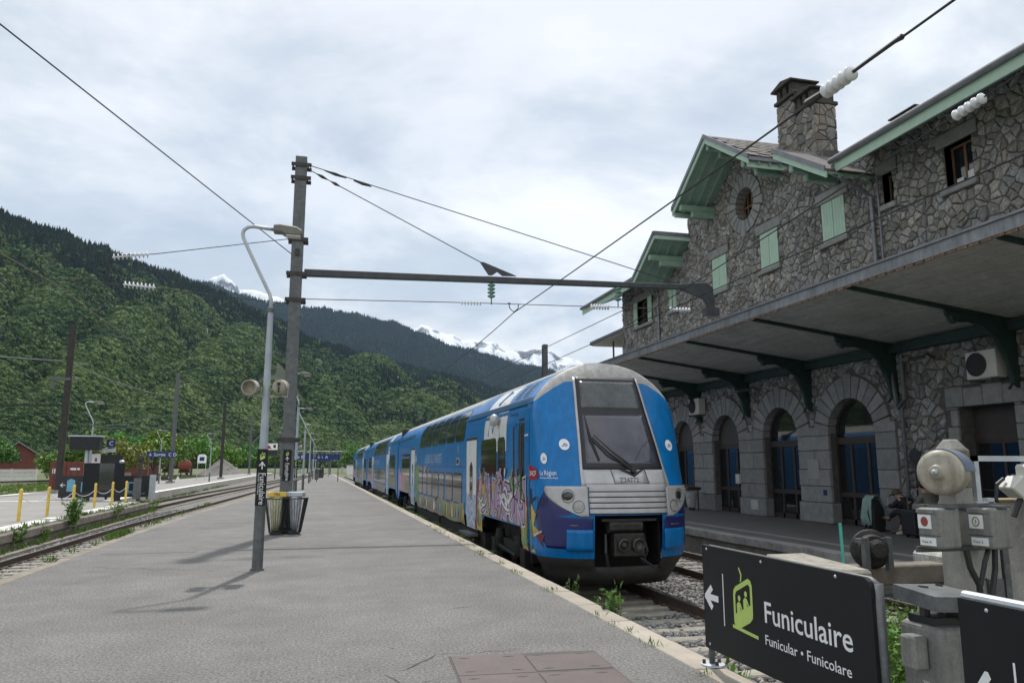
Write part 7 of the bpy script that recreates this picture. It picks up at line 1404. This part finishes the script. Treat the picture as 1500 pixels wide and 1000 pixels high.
TR = [((-67.5, 188, -1), 10.5, 4.6, (.75, .85, .8), 'broad dark green tree left of the red barn'), ((-37.5, 132, -1), 6.0, 3.2, (1.15, 1.1, .8), 'bright young tree behind the red container'), ((-33, 128, -1), 8.5, 3.6, (1.1, 1.15, .8), 'slender light green tree behind the departure display'), ((-29, 126, -1), 7.5, 3.6, (1.5, 1.15, .7), 'yellowish green tree behind the wind screen'), ((-26, 138, -1), 7.5, 3.6, (1.35, 1.05, .7), 'olive bushy tree right of the yellowish one'), ((-30, 175, -1), 8, 4.2, (1.0, 1.1, .85), 'green tree behind the sleeper stack'), ((-33, 225, -1), 9, 5.0, (.95, 1.1, .85), 'leafy tree behind the tank wagons'), ((-27, 240, -1), 9.5, 5.0, (1.1, 1.2, .8), 'bright leafy tree between wagons and gravel heap'), ((-20, 250, -1), 8, 5.0, (.9, 1.05, .85), 'round tree behind the gravel heap'), ((-50, 235, -1), 9, 5.5, (.8, .95, .8), 'dark tree between the barns and tank wagons'), ((-12, 285, -1), 8, 5.5, (.85, .95, .85), 'tree in front of the footbridge, left of the platform'), ((-3, 292, -1), 7, 5.0, (.8, .9, .8), 'shrubby tree under the footbridge'), ((-47, 165, -1), 5, 3.4, (1.0, 1.1, .8), 'low bush-like tree by the palisade fence'), ((14, 290, -1), 9, 6, (.8, .9, .8), 'dark tree behind the far end of the train'), ((-38, 250, -1), 11, 6, (.85, 1.0, .8), 'tall tree behind the tank wagons in the yard'), ((-60, 262, -1), 11, 6.5, (.8, .95, .8), 'tall dark tree behind the lower barn'), ((-85, 215, -1), 12, 7, (.75, .9, .8), 'big dark tree beyond the palisade fence')]
for loc, h, rx, bs_, lab in TR: tree(lab, loc, h * random.uniform(.75, 1.2), rx * random.uniform(.85, 1.1), 3000, tuple(c * random.uniform(1.15, 1.6) for c in bs_), .45 if loc[1] < 180 else .65)
# shrubs and weeds
def plant(name, label, loc, h, r_, n, sz, base=(1, 1, 1), cat='plant', stems=7):
    jit = .03 if stems < 25 else .09
    t = thing(name, label, cat, loc); m = MB(); P = []
    for i in range(stems):
        a = random.uniform(0, 6.28); q = r_ * random.uniform(.2, 1); tip = Vector((q * math.cos(a), q * math.sin(a), h * random.uniform(.6, 1))); m.tube([(0, 0, -.1), tip * .5 + Vector((0, 0, .05 * h)), tip], [.006, .005, .003], 4)
        for k in range(n // stems): s_ = random.uniform(.25, 1.0); P.append(tip * s_ + Vector((random.gauss(0, jit), random.gauss(0, jit), random.gauss(0, jit) + .05 * h * math.sin(s_ * 3.1))))
    m.build('stem', mat('stem_green', (.10, .16, .05), .7), t); leaves(np.array([tuple(p) for p in P]), sz, LEAF, 'foliage', t, None, .38, .3, base); return t
plant('weed', 'leafy green weed sprouting at the platform edge before the train nose', (3.46, 8.75, -.45), .78, .15, 130, .10, (1.2, 1.3, .8), stems=8); plant('weed', 'small dusky weed at the platform edge beside the valance', (3.5, 10.4, -.5), .7, .12, 60, .08, (1.0, 1.1, .9), stems=5); plant('weed', 'low bright weed hugging the coping ahead of the taller weed', (3.44, 9.4, -.45), .5, .15, 50, .08, (1.6, 1.6, .8), stems=5); plant('weed', 'low weed between coping stones and sleepers', (3.45, 8.1, -.45), .5, .15, 50, .1, (1.5, 1.5, .8), stems=5)
plant('shrub', 'green bramble growing behind the Funiculaire board', (5.9, 6.6, -.9), 1.0, .6, 2600, .07, (1.3, 1.3, .9), 'shrub', 30); plant('shrub', 'pale green bramble beside the grey cabinet', (4.95, 6.05, -.9), 1.35, .6, 4200, .065, (1.6, 1.6, 1.2), 'shrub', 30); plant('weed', 'yellow flowering weed by the buffer stop foot', (7.0, 8.2, -.8), .45, .4, 160, .05, (3.4, 2.4, .5), stems=12); plant('weed', 'thin grassy weed at the sign post foot', (3.75, 6.6, -.75), .7, .25, 130, .11, (1.4, 1.4, .8), stems=12)
plant('shrub', 'bushy green shrub growing from the concourse kerb', (-8.15, 30.2, -.6), 1.15, .45, 420, .16, (1.1, 1.25, .8), 'shrub', 14); plant('shrub', 'small weed clump on the kerb face left of the bushy shrub', (-8.2, 25.2, -.7), .75, .25, 110, .14, (1.2, 1.2, .8), 'shrub', 6); plant('shrub', 'low weed clump near the end of the concourse kerb', (-8.2, 36.5, -.45), .6, .5, 150, .13, (1.3, 1.2, .8), 'shrub', 9); plant('shrub', 'weed clump beside the bay track end', (-8.6, 45.5, -.8), .7, .8, 200, .14, (1.3, 1.2, .8), 'shrub', 10); plant('shrub', 'small weed by the kerb foot under the first bollard', (-8.15, 27.4, -.75), .55, .2, 80, .13, (1.3, 1.3, .8), 'shrub', 5)
# grass tufts: along kerbs and in the yard
def tufts(regs, name, label, sz, base=(1.1, 1.15, .8)):
    P = []
    for x0, x1, y0, y1, z_, n in regs:
        c = np.stack([rng.uniform(x0, x1, n), rng.uniform(y0, y1, n), np.full(n, z_)], 1); P.append((c[:, None, :] + rng.normal(size=(n, 14, 3)) * np.array([.05, .05, .0])).reshape(-1, 3))
    o = leaves(np.concatenate(P), sz, LEAF, name, None, 'stuff', .13, 2.2, base); o['label'] = label; o['category'] = 'grass'; return o
tufts([(3.085, 3.11, 4.4, 22, 0.0, 34), (3.38, 3.6, 5.5, 9, -.7, 26), (3.4, 4.4, 4.2, 6.3, -.76, 90), (3.37, 3.39, 14, 45, 0, 60)], 'grass', 'thin grass and weeds along the coping stones', .07, (1.4, 1.4, .8))
tufts([(-8.6, -8.52, 12, 43.4, -.23, 110), (-4.5, -4.42, 14, 36, -.02, 20), (-4.6, -4.45, 19.5, 21.3, -.05, 60), (-8.3, -7.9, 16, 44, -.7, 200), (-10, -8.4, 44.5, 50, -.77, 160), (-11.0, -10.3, 50, 100, -.75, 160)], 'grass', 'weeds and grass along the concourse kerb', .16, (1.25, 1.2, .7))
tufts([(-60, -19.8, 40, 110, -.98, 2600), (-40, -17.3, 90, 220, -.98, 2600)], 'grass', 'rough grass in the yard behind the concourse', .3, (1.5, 1.25, .7))
# ---------------------------------------------------------------- mountains
def fbm(x, y, seed, oct_=5):
    r = np.random.default_rng(seed); s = np.zeros_like(x); a = 1.0; f = 1.0
    for _ in range(oct_):
        p = r.uniform(0, 6.28, 4); k = r.uniform(.8, 1.2, 4); s += a * (np.sin(x * f * k[0] + p[0] + 1.7 * np.sin(y * f * k[1] + p[1])) * np.cos(y * f * k[2] * .8 + p[2] + 1.3 * np.sin(x * f * k[3] + p[3]))); a *= .5; f *= 2.07
    return s
def hillside(name, ridge, foot, m_, nu, nv, amp, wl, seed, shape=1.15, rough=0.0, kind='structure', gul=0.0, gk=9):
    """slope between a foot line and a ridge line (lists of points)"""
    R = np.array([tuple(p) for p in ridge]); Fo = np.array([tuple(p) for p in foot]); t = np.linspace(0, 1, nu); tr = np.linspace(0, 1, len(R)); tf = np.linspace(0, 1, len(Fo))
    Rg = np.stack([np.interp(t, tr, R[:, i]) for i in range(3)], 1); Fg = np.stack([np.interp(t, tf, Fo[:, i]) for i in range(3)], 1)
    s = np.linspace(0, 1.25, nv); S = s[:, None, None]; B = Fg[None] + (Rg - Fg)[None] * S
    zf = np.where(s <= 1, s ** shape, 1 - (s - 1) * 1.2); B[..., 2] = Fg[None, :, 2] + (Rg - Fg)[None, :, 2] * zf[:, None]
    env = np.sin(np.clip(s, 0, 1) * math.pi) ** .7
    B[..., 2] += amp * fbm(B[..., 0] / wl, B[..., 1] / wl, seed) * env[:, None] + (rough * fbm(B[..., 0] / wl * 5, B[..., 1] / wl * 5, seed + 1) * np.clip(s * 2, 0, 1)[:, None] if rough else 0)
    if gul: B[..., 2] += gul * (np.abs(np.sin(np.linspace(0, 1, nu)[None, :] * math.pi * gk + .9 * fbm(B[..., 0] / wl * .8, B[..., 1] / wl * .8, seed + 7, 3))) - .5) * env[:, None]
    F = [(i * nu + j, i * nu + j + 1, (i + 1) * nu + j + 1, (i + 1) * nu + j) for i in range(nv - 1) for j in range(nu - 1)]
    o = quick_mesh(name, B.reshape(-1, 3), np.array(F), m_, None, kind, True); return o, B
FOREST = mat('forest_floor', (.018, .030, .012), .95, var=.4, sc=.004, col2=(.035, .055, .02))
FARF = mat('far_forest', (.02, .034, .02), .95, var=.4, sc=.003, col2=(.035, .05, .03), speck=.5, spsc=.03, bump=1, bsc=.03)
near_r = [Vector(p) for p in [(-1015, 1500, 609), (-896, 1700, 613), (-723, 1900, 572), (-671, 2000, 568), (-593, 2050, 557), (-487, 2150, 538), (-341, 2350, 519), (-161, 2650, 482), (-1, 2850, 439), (245, 3100, 414), (612, 3450, 395), (995, 3800, 372), (1483, 4200, 324), (2186, 4700, 190)]]
near_f = [Vector(p) for p in ((-1400, 420, -1), (-900, 470, -1), (-640, 520, 2), (-560, 560, 2), (-420, 560, 2), (-330, 590, 2), (-260, 640, 2), (-190, 700, 2), (-130, 760, 2), (-60, 850, 2), (60, 1000, 2), (260, 1250, 0), (560, 1600, 0), (1000, 2100, 0))]
hill, HB = hillside('hillside', near_r, near_f, FOREST, 200, 110, 42, 300, 5, 1.05, 9, gul=48, gk=12)
far_r = [Vector(p) for p in [(-2788, 6200, 1732), (-1649, 6200, 1633), (-902, 6200, 1411), (-540, 6200, 1294), (-168, 6200, 1252), (264, 6200, 1212), (581, 6200, 1147), (774, 6200, 1075), (1097, 6200, 967), (1522, 6200, 872), (1884, 6200, 777), (2506, 6200, 573), (3828, 6200, 259)]]
far_f = [Vector((x, 4200, 0)) for x in np.linspace(-2600, 3200, 13)]
fh, FB = hillside('far_hill', far_r, far_f, FARF, 180, 60, 60, 500, 9, 1.0, 14, gul=150, gk=9)
def snowmat():
    m = bpy.data.materials.new('snowy_rock'); m.use_nodes = True; n = m.node_tree.nodes; l = m.node_tree.links; b = n['Principled BSDF']; b.inputs['Roughness'].default_value = .8
    tcx = n.new('ShaderNodeTexCoord').outputs['Object']; nz = n.new('ShaderNodeTexNoise'); nz.inputs['Scale'].default_value = .0035; nz.inputs['Detail'].default_value = 9; nz.inputs['Roughness'].default_value = .66; l.new(tcx, nz.inputs[0])
    g_ = n.new('ShaderNodeNewGeometry'); sp_ = n.new('ShaderNodeSeparateXYZ'); l.new(g_.outputs['Normal'], sp_.inputs[0]); ad = n.new('ShaderNodeMath'); ad.operation = 'MULTIPLY_ADD'; ad.inputs[1].default_value = .22; l.new(sp_.outputs[2], ad.inputs[0]); l.new(nz.outputs[0], ad.inputs[2])
    r = n.new('ShaderNodeValToRGB'); e = r.color_ramp.elements; e[0].position = .56; e[0].color = (.10, .11, .13, 1); e[1].position = .64; e[1].color = (.74, .77, .82, 1); l.new(ad.outputs[0], r.inputs[0]); l.new(r.outputs[0], b.inputs['Base Color']); return m
SNOWM = snowmat()
pk = [Vector(p) for p in [(-2082, 10500, 1945), (-1767, 10500, 2180), (-1528, 10500, 2388), (-1398, 10500, 2498), (-1297, 10500, 2533), (-1189, 10500, 2446), (-1079, 10500, 2340), (-907, 10500, 2369), (-701, 10500, 2277), (-476, 10500, 2213), (-16, 10500, 1952)]]
hillside('snow_peak', pk, [Vector((p.x * .8, 8000, 200)) for p in pk], SNOWM, 160, 60, 110, 800, 21, 1.25, 26, gul=160, gk=7)
pk = [Vector(p) for p in [(821, 10500, 1703), (1196, 10500, 1844), (1367, 10500, 1940), (1463, 10500, 1944), (1581, 10500, 1890), (1777, 10500, 1830), (1975, 10500, 1750), (2124, 10500, 1766), (2254, 10500, 1711), (2394, 10500, 1737), (2526, 10500, 1652), (2678, 10500, 1618), (2832, 10500, 1644), (2986, 10500, 1680), (3142, 10500, 1665), (3319, 10500, 1591), (3508, 10500, 1567), (3825, 10500, 1497), (4473, 10500, 1384), (5363, 10500, 1254), (6516, 10500, 1018)]]
hillside('snow_peak', pk, [Vector((p.x * .8, 7800, 200)) for p in pk], SNOWM, 260, 70, 100, 800, 33, 1.2, 28, gul=160, gk=13)
# forest: tree crowns set on the slopes as one mass (geometry nodes instances)
def crown_material(name, a, b_, c):
    m = bpy.data.materials.new(name); m.use_nodes = True; n = m.node_tree.nodes; l = m.node_tree.links; p = n['Principled BSDF']; p.inputs['Roughness'].default_value = .85; p.inputs['Specular IOR Level'].default_value = .2
    oi = n.new('ShaderNodeObjectInfo'); g_ = n.new('ShaderNodeNewGeometry'); nz = n.new('ShaderNodeTexNoise'); nz.inputs['Scale'].default_value = .006; nz.inputs['Detail'].default_value = 4; l.new(oi.outputs['Location'], nz.inputs[0])
    ad = n.new('ShaderNodeMath'); ad.operation = 'MULTIPLY_ADD'; ad.inputs[1].default_value = .40; l.new(oi.outputs['Random'], ad.inputs[0]); sb = n.new('ShaderNodeMath'); sb.operation = 'SUBTRACT'; sb.inputs[1].default_value = .2; l.new(nz.outputs[0], sb.inputs[0]); l.new(sb.outputs[0], ad.inputs[2])
    r = n.new('ShaderNodeValToRGB'); e = r.color_ramp.elements; e[0].position = .28; e[0].color = (*a, 1); e[1].position = .72; e[1].color = (*c, 1); q = e.new(.5); q.color = (*b_, 1); l.new(ad.outputs[0], r.inputs[0])
    n2 = n.new('ShaderNodeTexNoise'); n2.inputs['Scale'].default_value = .9; n2.inputs['Detail'].default_value = 4; l.new(g_.outputs['Position'], n2.inputs[0]); mr = n.new('ShaderNodeMapRange'); mr.inputs[1].default_value = .3; mr.inputs[2].default_value = .7; mr.inputs[3].default_value = .55; mr.inputs[4].default_value = 1.4; l.new(n2.outputs[0], mr.inputs[0]); mx = n.new('ShaderNodeMix'); mx.data_type = 'RGBA'; mx.blend_type = 'MULTIPLY'; mx.inputs[0].default_value = 1; l.new(r.outputs[0], mx.inputs[6]); l.new(mr.outputs[0], mx.inputs[7]); l.new(mx.outputs[2], p.inputs['Base Color']); return m
DECID = crown_material('deciduous_crowns', (.024, .050, .018), (.052, .094, .028), (.112, .158, .048)); CONIF = crown_material('conifer_crowns', (.006, .015, .010), (.011, .024, .014), (.02, .038, .018))
def forest(name, pts, scl, m_, conifer, label):
    """one crown on each point; point mesh carries the size"""
    me = bpy.data.meshes.new(name); me.from_pydata([tuple(p) for p in pts], [], []); me.materials.append(m_); at_ = me.attributes.new('size', 'FLOAT', 'POINT'); at_.data.foreach_set('value', np.asarray(scl, dtype=np.float32)); ob = bpy.data.objects.new(name, me); COL.objects.link(ob); ob['kind'] = 'stuff'; ob['label'] = label; ob['category'] = 'forest'
    ng = bpy.data.node_groups.new(name + '_nodes', 'GeometryNodeTree'); ng.interface.new_socket('Geometry', in_out='INPUT', socket_type='NodeSocketGeometry'); ng.interface.new_socket('Geometry', in_out='OUTPUT', socket_type='NodeSocketGeometry'); n = ng.nodes; l = ng.links; gi, go = n.new('NodeGroupInput'), n.new('NodeGroupOutput')
    if conifer: pr = n.new('GeometryNodeMeshCone'); pr.inputs['Vertices'].default_value = 9; pr.inputs['Side Segments'].default_value = 5; pr.inputs['Radius Top'].default_value = .02; pr.inputs['Radius Bottom'].default_value = .36; pr.inputs['Depth'].default_value = 1.6; src = pr.outputs['Mesh']
    else: pr = n.new('GeometryNodeMeshIcoSphere'); pr.inputs['Subdivisions'].default_value = 3; pr.inputs['Radius'].default_value = .55; src = pr.outputs[0]
    sp_ = n.new('GeometryNodeSetPosition'); nz = n.new('ShaderNodeTexNoise'); nz.inputs['Scale'].default_value = 3.6 if not conifer else 5; nz.inputs['Detail'].default_value = 3; sb = n.new('ShaderNodeVectorMath'); sb.operation = 'SUBTRACT'; sb.inputs[1].default_value = (.5, .5, .5); l.new(nz.outputs['Color'], sb.inputs[0]); sc__ = n.new('ShaderNodeVectorMath'); sc__.operation = 'SCALE'; sc__.inputs['Scale'].default_value = 1.1 if not conifer else .35; l.new(sb.outputs[0], sc__.inputs[0]); l.new(src, sp_.inputs['Geometry']); l.new(sc__.outputs[0], sp_.inputs['Offset'])
    sm = n.new('GeometryNodeSetMaterial'); sm.inputs['Material'].default_value = m_; l.new(sp_.outputs[0], sm.inputs[0]); ip = n.new('GeometryNodeInstanceOnPoints'); l.new(gi.outputs[0], ip.inputs['Points']); l.new(sm.outputs[0], ip.inputs['Instance'])
    rv = n.new('FunctionNodeRandomValue'); rv.data_type = 'FLOAT_VECTOR'; rv.inputs[0].default_value = (-.25, -.25, 0) if not conifer else (-.04, -.04, 0); rv.inputs[1].default_value = (.25, .25, 6.28) if not conifer else (.04, .04, 6.28); l.new(rv.outputs[0], ip.inputs['Rotation']); na = n.new('GeometryNodeInputNamedAttribute'); na.data_type = 'FLOAT'; na.inputs['Name'].default_value = 'size'; l.new(na.outputs['Attribute'], ip.inputs['Scale']); l.new(ip.outputs[0], go.inputs[0]); md = ob.modifiers.new('crowns', 'NODES'); md.node_group = ng; return ob
def sample(B, n, s_lo, s_hi, pw=1.0):
    nv, nu, _ = B.shape; smax = int((nv - 1) / 1.25); a = (s_lo + (s_hi - s_lo) * rng.random(n) ** pw) * smax; b_ = rng.random(n) * (nu - 1.001); i, j = a.astype(int), b_.astype(int); fa, fb = (a - i)[:, None], (b_ - j)[:, None]; i2, j2 = np.minimum(i + 1, nv - 1), np.minimum(j + 1, nu - 1)
    return B[i, j] * (1 - fa) * (1 - fb) + B[i2, j] * fa * (1 - fb) + B[i, j2] * (1 - fa) * fb + B[i2, j2] * fa * fb, a / smax, b_ / nu
P, s_, t_ = sample(HB, 150000, -0.0, 1.06, 1.25)
patch = fbm(P[:, 0] / 170, P[:, 1] / 170, 77, 4); clear = fbm(P[:, 0] / 120 + 9, P[:, 1] / 150, 41, 3)
isC = (patch * 1.1 + (s_ - .46) * 3.4 + .5 * rng.normal(size=len(P))) > .66; meadow = (clear > 1.25) & (s_ < .62)
dist = np.linalg.norm(P[:, :2], axis=1); sz = np.clip(dist / 150, 5.5, 10) * rng.choice([.65, .8, 1.0, 1.25, 1.5], len(P), p=[.2, .25, .3, .17, .08]) * rng.uniform(.9, 1.1, len(P))
k = ~isC & ~meadow; forest('broadleaf_wood', P[k] + np.array([0, 0, 1.0]) * sz[k][:, None] * .25, sz[k], DECID, False, 'broadleaf wood covering the lower mountainside in mixed greens')
k = isC & ~meadow; forest('conifer_wood', P[k] + np.array([0, 0, 1.0]) * sz[k][:, None] * .1, sz[k] * .9, CONIF, True, 'dark conifer wood in bands on the upper mountainside')
P, s_, t_ = sample(FB, 45000, .25, 1.03); forest('conifer_wood', P, rng.uniform(14, 26, len(P)), CONIF, True, 'far dark conifer wood on the hill before the snow peaks')
# scattered houses on the slope
for k, (i, j) in enumerate(((44, 90), (50, 84), (40, 112), (42, 122), (48, 106), (38, 130), (55, 98))):
    p = HB[i, j]; t = thing('hillside_house', 'small pale house with low roof among the trees on the mountainside', 'house', (p[0], p[1], p[2] + 3), random.uniform(-.6, .6), 'houses on the mountainside'); w_, l_ = 8, 11
    m = MB(); m.prism([(-w_ / 2, -8), (w_ / 2, -8), (w_ / 2, 6), (0, 9), (-w_ / 2, 6)], -l_ / 2, l_ / 2, lambda a, b_, d: (d, a, b_)); m.build('wall', mat('house_render', (.36, .33, .29), .9), t)
    for q in (-1, 1): m = MB(); m.prism([(0, 9.1), (q * 6, 5.1), (q * 6, 5.5), (0, 9.5)], -7, 7, lambda a, b_, d: (d, a, b_)); m.build('roof', mat('house_roof', (.22, .15, .13), .8) if k % 2 else mat('slate_roof', (.17, .165, .165), .8), t)

# ---------------------------------------------------------------- the air: even haze over the whole valley
hb = MB(); hb.box((-13000, -380, -2.0), (13000, 12500, 3600)); hm = bpy.data.materials.new('haze'); hm.use_nodes = True; n = hm.node_tree.nodes; n.remove(n['Principled BSDF']); pv = n.new('ShaderNodeVolumePrincipled'); pv.inputs['Color'].default_value = (.50, .72, 1.0, 1); pv.inputs['Density'].default_value = HAZE = 2.3e-5; pv.inputs['Anisotropy'].default_value = .2
hm.node_tree.links.new(pv.outputs[0], n['Material Output'].inputs['Volume']); ho = hb.build('haze', hm); ho['kind'] = 'stuff'; ho['label'] = 'thin even haze in the valley air'; ho['category'] = 'haze'
